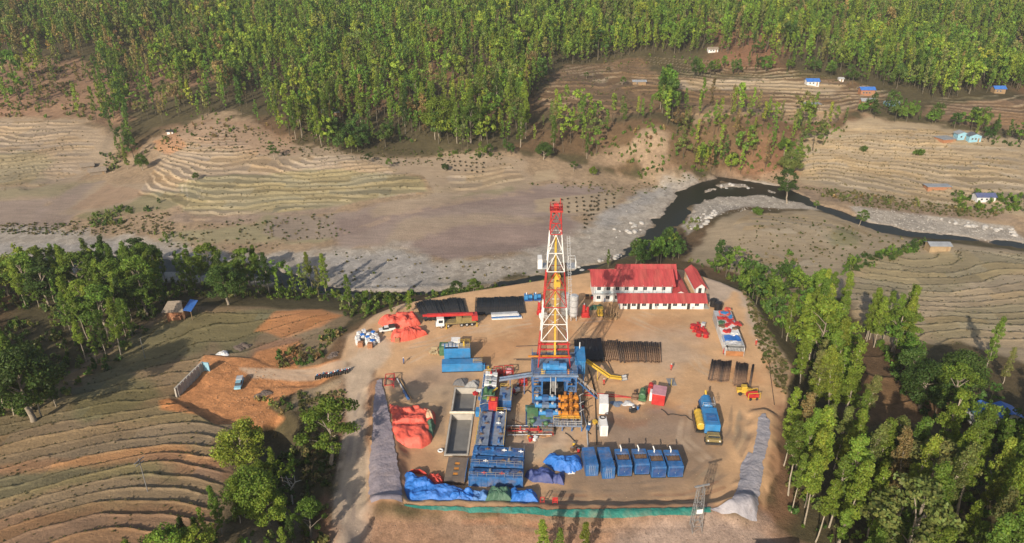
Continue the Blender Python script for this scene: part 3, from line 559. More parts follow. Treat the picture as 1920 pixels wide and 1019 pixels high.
def proto(kind,var,tname):
    k=(kind,var,tname)
    if k not in PROTO:
        kk=(kind,var)
        if kk not in PROTO:
            TV,TF,CV,CC=make_tree(kind,hash_(kind)+var*13,0); PROTO[kk]=(pmesh('trunk',TV,TF,BARKP if kind in('sal','tall') else BARK),CV,CC)
        tr,CV,CC=PROTO[kk]; tl=TINT[tname]; PROTO[k]=(tr,crown_mesh('crown',CV,CC,tl[var%len(tl)]))
    return PROTO[k]
def hash_(s): return sum(ord(c)*(i+3) for i,c in enumerate(s))
# (photo polygon of the tree feet, spacing m, height range, kind weights, tint weights, zone)
ZONES=[
 ([(1500,690),(1535,655),(1585,665),(1602,790),(1640,885),(1800,890),(1900,860),(2250,930),(2300,1300),(1600,1300),(1545,1040),(1480,965),(1462,880),(1480,800)],4.8,(11,20),dict(sal=6,tall=4,loose=.6),dict(sal=8,mid=2,olive=1.5,dry=.4),'forest by the drilling pad'),
 ([(1640,640),(1700,650),(1740,705),(1860,765),(1930,800),(2150,860),(2150,930),(1960,860),(1800,830),(1700,760)],5.5,(6,12),dict(round=3,loose=3,sal=1),dict(dark=4,mid=3),'gully on the terraces'),
 ([(1610,640),(1640,620),(1720,640),(1730,665),(1640,660)],5,(13,17),dict(sal=1),dict(sal=1),'gully on the terraces'),
 ([(-350,620),(-50,540),(120,515),(290,535),(330,560),(290,610),(215,690),(165,700),(150,650),(90,590),(40,580),(-350,700)],5.0,(9,17),dict(sal=7,tall=2,round=.3,loose=1.2),dict(sal=7,mid=4,dark=1.5),'wood by the river field'),
 ([(-350,720),(0,690),(70,690),(120,770),(60,790),(-350,860)],5.4,(10,17),dict(round=1,sal=5,loose=1),dict(dark=4,mid=4),'wood by the river field'),
 ([(160,520),(300,515),(420,530),(620,548),(640,560),(560,572),(440,560),(330,550)],6,(9,15),dict(sal=4,loose=2,round=.6,tall=1.5),dict(sal=5,mid=4,dark=1.5,olive=1),'river bank trees'),
 ([(150,1190),(270,1085),(350,1030),(420,965),(480,935),(505,950),(470,1010),(400,1070),(330,1190)],3.7,(6,10),dict(sal=4,loose=2,round=1.2),dict(sal=5,mid=4,dark=1),'gully by the dirt road'),
 ([(440,930),(500,905),(560,880),(600,900),(608,960),(590,1010),(520,990),(470,960)],3.8,(4,8),dict(loose=2,round=1,sal=4),dict(sal=2,mid=4,dark=4),'gully by the dirt road'),
 ([(430,905),(470,880),(540,850),(560,880),(490,915)],4.2,(5,9),dict(loose=1,sal=4),dict(sal=4,mid=4,dark=1),'gully by the dirt road'),
 ([(530,1010),(575,1000),(590,1130),(540,1150)],4.5,(7,11),dict(sal=4,loose=1),dict(sal=5,mid=2),'gully by the dirt road'),
 ([(1190,500),(1215,480),(1290,470),(1300,492),(1200,505)],4.5,(7,11),dict(round=3,loose=2),dict(dark=3,mid=1),'behind the red-roofed quarters'),
 ([(1290,495),(1400,500),(1480,515),(1570,545),(1560,600),(1500,640),(1465,650),(1420,585),(1385,535),(1330,510)],6.0,(5,10),dict(round=2,loose=3,shrub=2),dict(dark=3,mid=4),'slope beside the gravel road'),
 ([(1490,640),(1520,600),(1580,590),(1590,660),(1500,700)],5.2,(13,18),dict(sal=4,tall=1),dict(sal=4,mid=1),'forest by the drilling pad'),
 ([(1590,495),(1640,480),(1720,458),(1735,464),(1640,500),(1560,520)],4,(3,5),dict(round=1,shrub=2,loose=1),dict(dark=2,mid=1),'hedge line on the right terraces'),
 ([(1000,255),(1040,215),(1240,212),(1500,226),(1600,232),(1500,300),(1490,335),(1400,332),(1290,322),(1262,300),(1255,240),(1180,240),(1120,290),(1000,285)],7.4,(9,18),dict(sal=5,loose=1.3,tall=1),dict(sal=5,olive=3,mid=3,dry=1),'red bank above the river'),
 ([(1320,300),(1380,310),(1380,325),(1310,320)],5,(8,16),dict(sal=2,round=1),dict(sal=2,dark=1),'red bank above the river'),
 ([(190,110),(235,120),(235,200),(255,300),(225,310),(200,230),(185,170)],5.5,(8,15),dict(sal=4,loose=2,round=1),dict(dark=4,mid=4,sal=1),'ravine on the hill'),
 ([(590,255),(740,250),(760,275),(640,292),(600,285)],6,(7,12),dict(round=3,sal=1),dict(dark=4,mid=1),'foot of the forested hill'),
 ([(890,288),(975,283),(985,298),(900,298)],5.5,(5,9),dict(round=3),dict(dark=3,mid=1),'foot of the forested hill'),
 ([(1600,205),(1700,205),(1740,225),(1830,235),(1930,262),(1930,275),(1840,268),(1780,240),(1650,225),(1590,222)],6,(6,12),dict(round=3,loose=2,sal=1),dict(dark=4,mid=2),'village on the far terraces'),
 ([(1240,175),(1260,175),(1260,215),(1240,215)],5,(14,20),dict(sal=2,round=1),dict(dark=1,mid=2),'village on the far terraces'),
 ([(1280,130),(1420,125),(1620,150),(1760,160),(1700,175),(1560,148),(1300,148)],8,(7,12),dict(round=2,loose=2,sal=1),dict(dark=3,mid=2),'edge of the far forest'),
 ([(1780,365),(1930,372),(1930,400),(1800,398)],4.5,(2.5,5),dict(shrub=3,round=1),dict(mid=3,dark=1),'village by the river'),
 ([(-420,190),(100,222),(215,235),(226,225),(330,232),(440,212),(520,255),(620,280),(640,240),(760,255),(880,285),(985,278),(1000,180),(1050,125),(1200,100),(1600,140),(1700,165),(1760,190),(1900,170),(2400,200),(2400,-34),(-420,-34)],5.3,(10,21),dict(sal=8,tall=1.2,loose=1.3,round=.9),dict(sal=5,olive=2,mid=4,dark=1.2,dry=.5),'forested hill'),
]
# single trees: photo foot, height, kind, tint, label
SINGLES=[
(622,872,14.5,'loose','mid','broad leafy tree with pale forked trunk beside the dirt road'),
(655,578,11,'sal','sal','light green slender tree alone at the edge of the river bluff'),
(428,572,13,'round','dark','dense round dark green tree at the top of the field by the river'),
(460,885,11,'round','sal','bushy bright green tree at the corner of the orange excavated lot'),
(735,592,6,'sal','mid','small narrow tree on the bluff above the shaded gravel bed'),
(768,588,7,'sal','sal','small bright tree leaning at the bluff edge beside the shaded river'),
(857,562,6.5,'loose','dark','bushy dark tree behind the stacked black pipes by the river'),
(890,562,7,'loose','mid','tree with open crown just behind the gap between black pipe stacks'),
(1140,502,7,'sal','sal','bright green tree at the end of the long red-roofed quarters'),
(1475,382,15,'loose','dark','big spreading tree with pale trunk standing beside the river channel'),
(1610,424,7,'loose','mid','green tree on the near bank of the dark river bend'),
(1478,330,12,'round','olive','rounded olive tree at the foot of the red bank'),
(1470,292,9,'round','mid','round green bush-like tree on the red bank'),
(1020,300,9,'round','dark','solitary round dark green tree on the bare slope above the grey field'),
(1100,298,13,'sal','mid','narrow dark tree standing on the bare bank near the rockslide'),
(240,318,11,'sal','sal','slender light tree growing in the ditch between terraces'),
(268,320,8,'round','mid','round tree throwing a shadow on the striped terraces'),
(515,300,7,'loose','dark','lone dark tree on the upper edge of the striped terraces'),
(368,338,3.5,'round','mid','tiny round tree alone in the middle of the striped terraces'),
(835,322,4,'round','dark','small round tree alone on the bare slope'),
(1112,330,4.5,'round','sal','small bright green tree near the gravel bank of the river'),
(1075,322,5,'loose','dark','small dark tree at the edge of the planted seedling rows'),
(690,308,5,'loose','dark','small tree at the end of the striped terraces'),
(728,316,4.5,'loose','mid','second small tree at the end of the striped terraces, lower on the slope'),
(1020,1062,9.5,'sal','sal','bright slender tree whose top rises in front of the lower dirt bank'),
(1050,1060,8,'sal','mid','narrow tree with dark leaves rising in front of the lower dirt bank'),
(1092,1058,9,'sal','sal','leafy treetop rising in front of the green sheeted bund'),
(1508,985,17,'tall','sal','tall tree leaning over the grey sheeted bund at the pad corner'),
(1478,930,16,'tall','mid','spreading tree reaching over the narrow end of the grey bund'),
(62,790,17,'round','dark','massive dark tree at the edge of the terraced field casting a long shadow'),
(1625,640,16,'sal','sal','tall pale-stemmed tree standing first in the column row on the terraces'),
(1655,640,15,'sal','mid','slim tree second in the column row on the terraces'),
(1690,655,16,'sal','sal','leafy columnar tree beside the small bare terrace plot'),
(1475,640,14,'sal','sal','slender tree with pale trunk below the curve of the gravel road'),
(1850,690,14,'sal','sal','lone bright columnar tree in front of the big terraced slope'),
(1880,720,10,'sal','olive','thin yellowish tree near the edge of the terraced slope'),
(1380,300,4,'shrub','dark',None),(1620,285,3,'shrub','mid',None),(1722,292,4,'shrub','mid',None),(1420,402,3.5,'shrub','mid',None),(1530,392,3.5,'loose','mid','small green tree beside the narrow river channel'),
(1238,205,17,'sal','dark','tall dark tree dividing the two bare terraces below the far forest'),
(1166,160,5,'loose','mid','small tree beside the shed on the upper terraces'),(1100,148,4,'loose','mid','tiny tree on the upper bare terrace'),
(1140,138,4,'loose','olive','second tiny tree on the upper bare terrace'),
]
def scatter(name,kind_,pts,label,cat):
    g=np.random.default_rng(77); Vs=[];Fs=[];Cs=[]; off=0
    x,y,z,s,c=[np.array(v) for v in zip(*pts)]; n=len(x)
    if kind_=='stone': T_=np.array([(1,0,.2),(.2,.9,.1),(-1,.1,.15),(-.1,-.9,.2),(.1,0,.75),(0,.1,-.4)]); F_=np.array([(0,1,4),(1,2,4),(2,3,4),(3,0,4),(1,0,5),(2,1,5),(3,2,5),(0,3,5)])
    else: T_=np.array([(-.5,0,0),(.5,.1,0),(.6,.2,1),(-.6,-.1,.9),(0,-.5,0),(.1,.5,0),(-.2,.6,.9),(.2,-.6,1),(-.7,-.5,.5),(.6,-.6,.45),(.7,.6,.5),(-.6,.6,.55)]); F_=np.array([(0,1,2,3),(4,5,6,7),(8,9,10,11)])
    a=g.uniform(0,6.28,n); ca,sa=np.cos(a)[:,None],np.sin(a)[:,None]; TT=T_[None]*(1+g.uniform(-.3,.3,(n,len(T_),3)))*s[:,None,None]
    V=np.stack([TT[...,0]*ca-TT[...,1]*sa+x[:,None],TT[...,0]*sa+TT[...,1]*ca+y[:,None],TT[...,2]+z[:,None]],-1).reshape(-1,3)
    F=(F_[None]+np.arange(n)[:,None,None]*len(T_)).reshape(-1,F_.shape[1]); me=bpy.data.meshes.new(name); me.from_pydata(V.tolist(),[],F.tolist())
    at=me.color_attributes.new('leaf_colour','FLOAT_COLOR','POINT'); cc=np.repeat(np.concatenate([c,np.ones((n,1))],1),len(T_),0); at.data.foreach_set('color',cc.ravel().astype(np.float32))
    me.materials.append(LEAF if kind_!='stone' else stone_mat()); o=bpy.data.objects.new(name,me); link(o); tag(o,label,cat,kind='stuff')
def stone_mat():
    m,nt,b=nodes('loose stones'); at=N(nt,'ShaderNodeVertexColor',layer_name='leaf_colour'); nt.links.new(at.outputs[0],b.inputs['Base Color']); b.inputs['Roughness'].default_value=.9; return m
def build_cover():
    g=np.random.default_rng(21)
    def samp(poly,n):
        Pw=np.array(Gs(poly)); x0,y0=Pw.min(0); x1,y1=Pw.max(0); X=g.uniform(x0,x1,n); Y=g.uniform(y0,y1,n); ok=sdpoly(X,Y,Pw)>0; return X[ok],Y[ok]
    S=[]
    for poly,n,sz,cl in (([(-100,440),(180,440),(380,470),(480,478),(620,470),(760,462),(830,492),(930,482),(1100,425),(1240,340),(1330,340),(1240,420),(1090,505),(830,545),(560,540),(-100,520)],2600,(.12,.4),(.36,.335,.30)),([(1290,430),(1330,352),(1400,338),(1500,375),(1480,392),(1340,405)],700,(.12,.5),(.36,.335,.30)),([(1590,385),(1680,395),(1900,425),(1930,460),(1760,445),(1630,415)],1100,(.12,.5),(.36,.335,.30)),
        ([(650,640),(760,575),(1060,525),(1340,530),(1470,700),(1450,900),(1300,950),(1000,950),(700,940),(700,710)],2600,(.05,.16),(.35,.25,.16)),([(620,700),(690,700),(700,1050),(620,1050)],500,(.05,.16),(.38,.31,.24)),([(380,680),(500,690),(560,740),(500,790),(400,780)],500,(.08,.3),(.36,.19,.09)),([(690,978),(1440,985),(1500,1050),(690,1050)],900,(.05,.2),(.25,.17,.12))):
        X,Y=samp(poly,n*2); X=X[:n];Y=Y[:n]; Z,rs,_=terr(X,Y,True)
        for x,y,z,r in zip(X,Y,Z,rs):
            if r<-1: continue
            s=sz[0]+(sz[1]-sz[0])*g.uniform()**3; S.append((x,y,z,s,np.array(cl)*g.uniform(.6,1.25)))
    scatter('gravel_stones','stone',S,'loose stones and clods on the gravel banks, roads and yard','stones')
    T=[]
    for poly,n,sz,cols,edge in (([(430,575),(640,590),(600,650),(480,660),(380,690),(330,745),(440,800),(430,900),(420,1060),(-100,1060),(-100,800),(100,720),(200,620),(300,590)],30000,(.12,.32),[(.12,.12,.05),(.18,.15,.07)],.55),
        ([(1600,480),(1760,468),(1960,475),(1960,680),(1640,640),(1560,560)],16000,(.15,.38),[(.22,.18,.1),(.15,.15,.07)],.5),([(300,285),(420,240),(660,290),(820,330),(1000,330),(820,365),(520,400),(300,420)],12000,(.2,.5),[(.30,.25,.15),(.22,.2,.11)],.45),
        ([(-80,225),(160,225),(215,300),(80,350),(-80,400)],9000,(.2,.5),[(.28,.24,.13),(.22,.2,.11)],.45),([(1500,255),(1750,240),(1930,280),(1930,390),(1760,385),(1500,340)],14000,(.2,.55),[(.30,.25,.14),(.23,.2,.1)],.5),([(1000,190),(1060,120),(1200,105),(1600,150),(1680,180),(1600,225),(1050,225)],9000,(.25,.7),[(.12,.14,.05),(.25,.2,.1)],.5)):
        X,Y=samp(poly,n); Z,rs,rz=terr(X,Y,True)
        for x,y,z,r,q in zip(X,Y,Z,rs,rz):
            if q>edge or g.uniform()<.03: T.append((x,y,z-.03,g.uniform(*sz),np.array(cols[int(g.integers(0,2))])*g.uniform(.7,1.3)))
    for poly,n in (([(980,345),(1330,330),(1480,310),(1500,345),(1340,330),(1180,370)],600),([(300,430),(620,400),(660,440),(480,475),(300,465)],350),([(620,470),(1000,500),(1040,525),(860,548),(700,590),(640,560)],260),([(1330,500),(1440,400),(1700,445),(1740,470),(1600,510)],500),([(1380,545),(1450,640),(1478,700),(1470,760),(1430,680)],900),([(0,420),(320,400),(330,440),(0,440)],600),([(300,240),(520,250),(980,300),(960,320),(640,300),(300,290)],1400),([(1500,350),(1900,400),(1850,410),(1600,385)],2500),([(560,735),(650,745),(620,900),(560,900)],1200)):
        X,Y=samp(poly,n); Z,rs,_=terr(X,Y,True)
        for x,y,z,r in zip(X,Y,Z,rs):
            if r>1.5: T.append((x,y,z-.03,g.uniform(.25,.8),np.array([(.14,.13,.05),(.09,.12,.03),(.24,.2,.1)][int(g.integers(0,3))])*g.uniform(.7,1.3)))
    for (x0,y0,x1,y1,nx,ny) in ((1038,377,1150,366,9,4),(1095,405,1120,372,5,4),(830,302,905,308,8,3)):
        for i in range(nx):
            for j in range(ny):
                p=G(x0+(x1-x0)*i/(nx-1)+g.uniform(-2,2),y0+(y1-y0)*i/(nx-1)+j*8+g.uniform(-1,1)); T.append((p.x,p.y,p.z,.8,np.array((.09,.08,.05))))
    scatter('grass_tufts','tuft',T,'dry grass tufts on terrace edges, banks and fallow ground','grass'); print('cover',len(S),len(T))
def build_trees():
    g=np.random.default_rng(5); T=[]
    for poly,sp,hr,kw,tw,zone in ZONES:
        Pw=np.array(Gs(poly) if poly[0][0]!=-420 else [ (lambda q:(q[0],q[1]))(G0(a,b)) for a,b in poly])
        x0,y0=Pw.min(0); x1,y1=Pw.max(0); nx=int((x1-x0)/sp)+1; ny=int((y1-y0)/sp)+1
        X,Y=np.meshgrid(np.arange(nx),np.arange(ny)); X=X+.5*(Y%2); X=(x0+(X+g.uniform(-.42,.42,X.shape))*sp).ravel(); Y=(y0+(Y+g.uniform(-.42,.42,Y.shape))*sp).ravel()
        ok=sdpoly(X,Y,Pw)>0; X=X[ok]; Y=Y[ok]
        if zone=='forested hill':
            px_,py_=topx(X,Y,base(X,Y)); 
            bare=sstep(330,210,px_)*sstep(70,120,py_); keep=g.uniform(size=len(X))>bare*.86; keep&=~((fbm(X*.02,Y*.02,77,3)<.33)&(g.uniform(size=len(X))<.6)); 
            
            X=X[keep];Y=Y[keep]
        Z,rs,_=terr(X,Y,True)
        kn,kp=list(kw),np.array(list(kw.values()),float); tn,tp=list(tw),np.array(list(tw.values()),float); kp/=kp.sum(); tp/=tp.sum()
        for x,y,z,r_ in zip(X,Y,Z,rs):
            if r_<1 and zone!='forested hill': continue
            k=g.choice(kn,p=kp); t=g.choice(tn,p=tp)
            if zone=='forested hill':
                px,_=topx(x,y,z)
                if vn1(x*.012,y*.012)>.58: t=g.choice(['sal','sal','mid'])
                elif px<420 and g.uniform()<.4: t=g.choice(['dry','olive'])
            hh=g.uniform(*hr)*(1 if k!='shrub' else .4)
            T.append([x,y,z,hh,k,t,zone,None])
    for px,py,h,k,t,lab in SINGLES:
        p=G(px,py); T.append([p.x,p.y,p.z,h,k,t,'single',lab])
    Hn=dict(sal=18,tall=20,round=12,loose=12,shrub=3)
    # apparent size decides which are trees of their own
    def app(t):
        px,py=topx(t[0],t[1],t[2]+t[3]*.6); 
        vis=-20<px<1940 and -30<py<1400
        return ((t[3]/math.hypot(t[0],t[1],HC)) if vis else 0)+(10 if t[7] else 0)
    T.sort(key=app,reverse=True)
    shr=[t for t in T if t[4]=='shrub']; T=[t for t in T if t[4]!='shrub']
    ind,mass=T[:298],T[298:]
    print('trees',len(T),'shrubs',len(shr),'smallest own',ind[-1])
    marks=[]
    for i,t in enumerate(ind):
        x,y,z,h,k,tn,zone,lab=t; var=int(g.integers(0,4)); tr,cr=proto(k,var,tn); s=h/Hn[k]
        e=empty('tree',(x,y,z),g.uniform(0,6.28)); wf=.82 if k in('sal','tall') else 1; e.scale=(s*wf*g.uniform(.9,1.15),s*wf*g.uniform(.9,1.15),s)
        link(bpy.data.objects.new('trunk',tr),e); link(bpy.data.objects.new('crown',cr),e)
        word={'sal':'slender columnar','tall':'tall high-crowned','round':'dense rounded','loose':'open-crowned'}[k]; cw={'sal':'yellow-green','mid':'green','dark':'dark green','olive':'olive','dry':'dry yellow-brown'}[tn]
        tag(e,lab,'tree','trees around the drilling site'); marks.append((e,x,y,word,cw,zone,lab))
    LM=[('the orange excavated lot',420,720),('the blue-roofed field hut',340,585),('the shaded gravel bed',500,520),('the green bund corner',1330,965),('the grey bund end',1430,780),('the hidden blue-roofed house',1860,790),
        ('the gravel road bend',1420,640),('the big terraced slope',1850,560),('the long field shadow',200,740),('the dead white tree',545,900),('the dirt road',640,980),('the bare wooded plot',1690,720),('the forest foot',1700,1000),('the red-roofed quarters',1280,500),('the striped field pole',275,900),('the far river wood',40,520),('the forest power line',1870,920)]
    LW=[(n,G0(a,b)) for n,a,b in LM]; byl={}
    for m in marks:
        if m[6]: continue
        dd=[(math.hypot(m[1]-p[0],m[2]-p[1]),n) for n,p in LW]; d_,n=min(dd); byl.setdefault((m[3],m[4],n),[]).append((d_,m))
    for (wd,cw,n),l in byl.items():
        l.sort(key=lambda q:q[0])
        for i,(d_,m) in enumerate(l):
            m[0]['label']=f"{cw} {wd} tree, "+("closest" if i==0 else ordinal(i+1)+" closest")+f" such to {n}"
    # the rest: one forest
    LODS={}
    for k in ('sal','tall','round','loose','shrub'):
        for v in range(5): LODS[k,v]=make_tree(k,hash_(k)+v*31+5,1)
    def mass_obj(name,lst,label):
        CVs=[];CCs=[];TVs=[];TFs=[];off=0
        for x,y,z,h,k,tn,zone,_ in lst:
            TV,TF,CV,CC=LODS[k,int(g.integers(0,5))]; s=h/Hn[k]; a=g.uniform(0,6.28); c_,s_=math.cos(a)*s,math.sin(a)*s; wd=g.uniform(.62,.88)
            M=np.array([[c_*wd,-s_*wd,0],[s_*wd,c_*wd,0],[0,0,s]]); CVs.append(CV@M.T+np.array([x,y,z])); tl=TINT[tn]; CCs.append(CC*np.array(tl[int(g.integers(0,len(tl)))])*g.uniform(.75,1.25)*np.array([g.uniform(.85,1.1),1,1]))
            tv=np.array(TV)@M.T+np.array([x,y,z]); TVs.append(tv); TFs.append(np.array(TF)+off); off+=len(tv)
        n=sum(len(c) for c in CVs); CV=np.concatenate(CVs); CC=np.concatenate(CCs); TV=np.concatenate(TVs); TF=np.concatenate(TFs)
        me=bpy.data.meshes.new(name); nv=n*4+len(TV); me.vertices.add(nv); me.vertices.foreach_set('co',np.concatenate([CV.reshape(-1,3),TV]).ravel())
        fi=np.concatenate([np.arange(n*4).reshape(-1,4),TF+n*4]); me.loops.add(fi.size); me.loops.foreach_set('vertex_index',fi.ravel().astype(np.int32)); me.polygons.add(len(fi)); me.polygons.foreach_set('loop_start',np.arange(0,fi.size,4,dtype=np.int32))
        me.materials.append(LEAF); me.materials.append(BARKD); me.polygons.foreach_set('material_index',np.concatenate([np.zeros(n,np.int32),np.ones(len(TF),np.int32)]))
        me.update(); at=me.color_attributes.new('leaf_colour','FLOAT_COLOR','POINT'); c=np.ones((nv,4),np.float32); c[:n*4,:3]=np.repeat(CC,4,0); at.data.foreach_set('color',c.ravel())
        o=bpy.data.objects.new(name,me); link(o); tag(o,label,'forest' if name=='forest' else 'undergrowth',kind='stuff'); print(name,len(fi))
    mass_obj('forest',mass,'green and olive forest covering the hillside beyond the river')
    # shrubs and undergrowth
    U=[]
    for poly,sp,ti in UNDER:
        Pw=np.array(Gs(poly)); x0,y0=Pw.min(0); x1,y1=Pw.max(0); n=int((x1-x0)*(y1-y0)/sp/sp); X=g.uniform(x0,x1,n); Y=g.uniform(y0,y1,n); ok=sdpoly(X,Y,Pw)>0; ok&=fbm(X*.1,Y*.1,61,2)>.25
        X=X[ok];Y=Y[ok]; Z,rs,_=terr(X,Y,True)
        for x,y,z,r_ in zip(X,Y,Z,rs):
            if r_>0: U.append([x,y,z-.2,g.uniform(.9,2.6),'shrub',g.choice(ti),'',None])
    mass_obj('undergrowth',U+shr[60:],'low bushes and scrub between the trees and along the banks')
    shm={}
    for i,t in enumerate(shr[:60]):
        x,y,z,h,k,tn,zone,lab=t; tr,cr=proto('shrub',int(g.integers(0,3)),tn); e=empty('shrub',(x,y,z),g.uniform(0,6.28)); s=h/3; e.scale=(s*1.2,s*1.2,s)
        link(bpy.data.objects.new('stem',tr),e); link(bpy.data.objects.new('foliage',cr),e)
        dd=[(math.hypot(x-p[0],y-p[1]),n) for n,p in LW2()]; d_,n=min(dd); tag(e,None,'shrub','shrubs on the slopes and banks'); shm.setdefault(n,[]).append((d_,e))
    for n,l in shm.items():
        l.sort(key=lambda q:q[0])
        for i,(d_,e) in enumerate(l): e['label']=f"low green shrub, {ordinal(i+1)} closest shrub to {n}"
def LW2():
    if 'x' not in _lw: _lw['x']=[(n,G0(a,b)) for n,a,b in (('the village by the river',1850,385),('the gravel road bend',1420,600),('the brick hut on the terraces',1760,465),('the red bank above the river',1400,310),('the red-roofed quarters',1290,500),('the blue village houses',1810,255),('the pale spreading riverside tree',1470,380))]
    return _lw['x']
_lw={}
def vn1(a,b): return float(fbm(np.array([a]),np.array([b]),88,3)[0])
UNDER=[
([(1490,640),(1590,640),(1600,760),(1640,840),(1900,810),(2150,950),(2200,1250),(1600,1250),(1545,1040),(1480,965),(1470,880),(1480,800)],2.6,['dark','mid','mid','olive']),
([(1640,640),(1740,700),(1860,765),(2100,850),(2100,930),(1800,830),(1700,760)],2.0,['dark','mid']),
([(-300,600),(-50,520),(180,510),(420,520),(640,548),(650,566),(330,560),(290,610),(215,690),(120,780),(-300,830)],2.5,['dark','mid','olive']),
([(200,1130),(440,960),(480,900),(520,800),(590,800),(620,880),(605,1000),(600,1100)],2.1,['dark','mid','olive','dry']),
([(1290,493),(1400,497),(1480,512),(1570,545),(1560,600),(1480,650),(1440,600),(1390,540),(1330,508)],2.2,['dark','mid','olive']),
([(640,555),(860,543),(1050,520),(1060,526),(870,556),(760,575),(700,600),(650,605),(640,580)],2.2,['dark','olive','mid']),
([(600,640),(640,610),(650,625),(600,680),(510,692),(500,680),(560,650)],1.6,['dark','olive','dry']),
([(470,745),(530,770),(500,800),(560,860),(600,850),(590,800),(520,740)],2.2,['dark','olive','dry']),
([(160,408),(230,385),(260,400),(230,420),(170,425)],1.8,['dark','mid','olive']),([(265,388),(300,380),(305,392),(270,400)],1.7,['dark']),
([(1160,250),(1240,225),(1500,225),(1600,240),(1480,320),(1340,325),(1250,315),(1100,290)],2.8,['olive','dry','mid','mid']),
([(1195,320),(1275,316),(1290,325),(1200,335)],2.2,['dark','mid']),
([(-200,110),(230,110),(240,150),(215,228),(-200,215)],3.2,['dry','dry','olive','mid']),
([(240,300),(300,270),(330,240),(440,220),(520,258),(600,285),(580,292),(480,262),(340,262)],4.5,['olive','mid','dry']),
([(780,275),(900,286),(990,290),(990,298),(880,300),(770,290)],3,['dark','mid','olive']),
([(1590,490),(1640,478),(1730,455),(1740,462),(1640,500),(1570,520)],1.7,['dark','mid']),
([(1780,362),(1930,370),(1960,400),(1800,400)],2.0,['mid','mid','dark']),
([(1850,260),(1930,262),(1930,280),(1860,272)],2.2,['dark','mid']),
([(1460,460),(1480,470),(1500,500),(1480,500)],2.0,['olive','mid']),
([(1280,420),(1300,400),(1340,395),(1300,440),(1280,450)],3,['olive','mid']),
([(190,290),(230,285),(225,320),(190,325)],2.4,['dark','olive']),([(290,440),(330,436),(380,455),(310,465)],2.5,['olive','mid']),
([(1540,355),(1700,375),(1880,395),(1880,405),(1700,392),(1540,370)],3.5,['dry','olive']),
([(-300,-30),(2300,-30),(2300,180),(1700,160),(1050,110),(990,260),(600,270),(300,220),(-300,180)],11,['olive','dry','mid','mid']),
]
build_trees(); build_cover()
print('trees done',time.time()-T0)
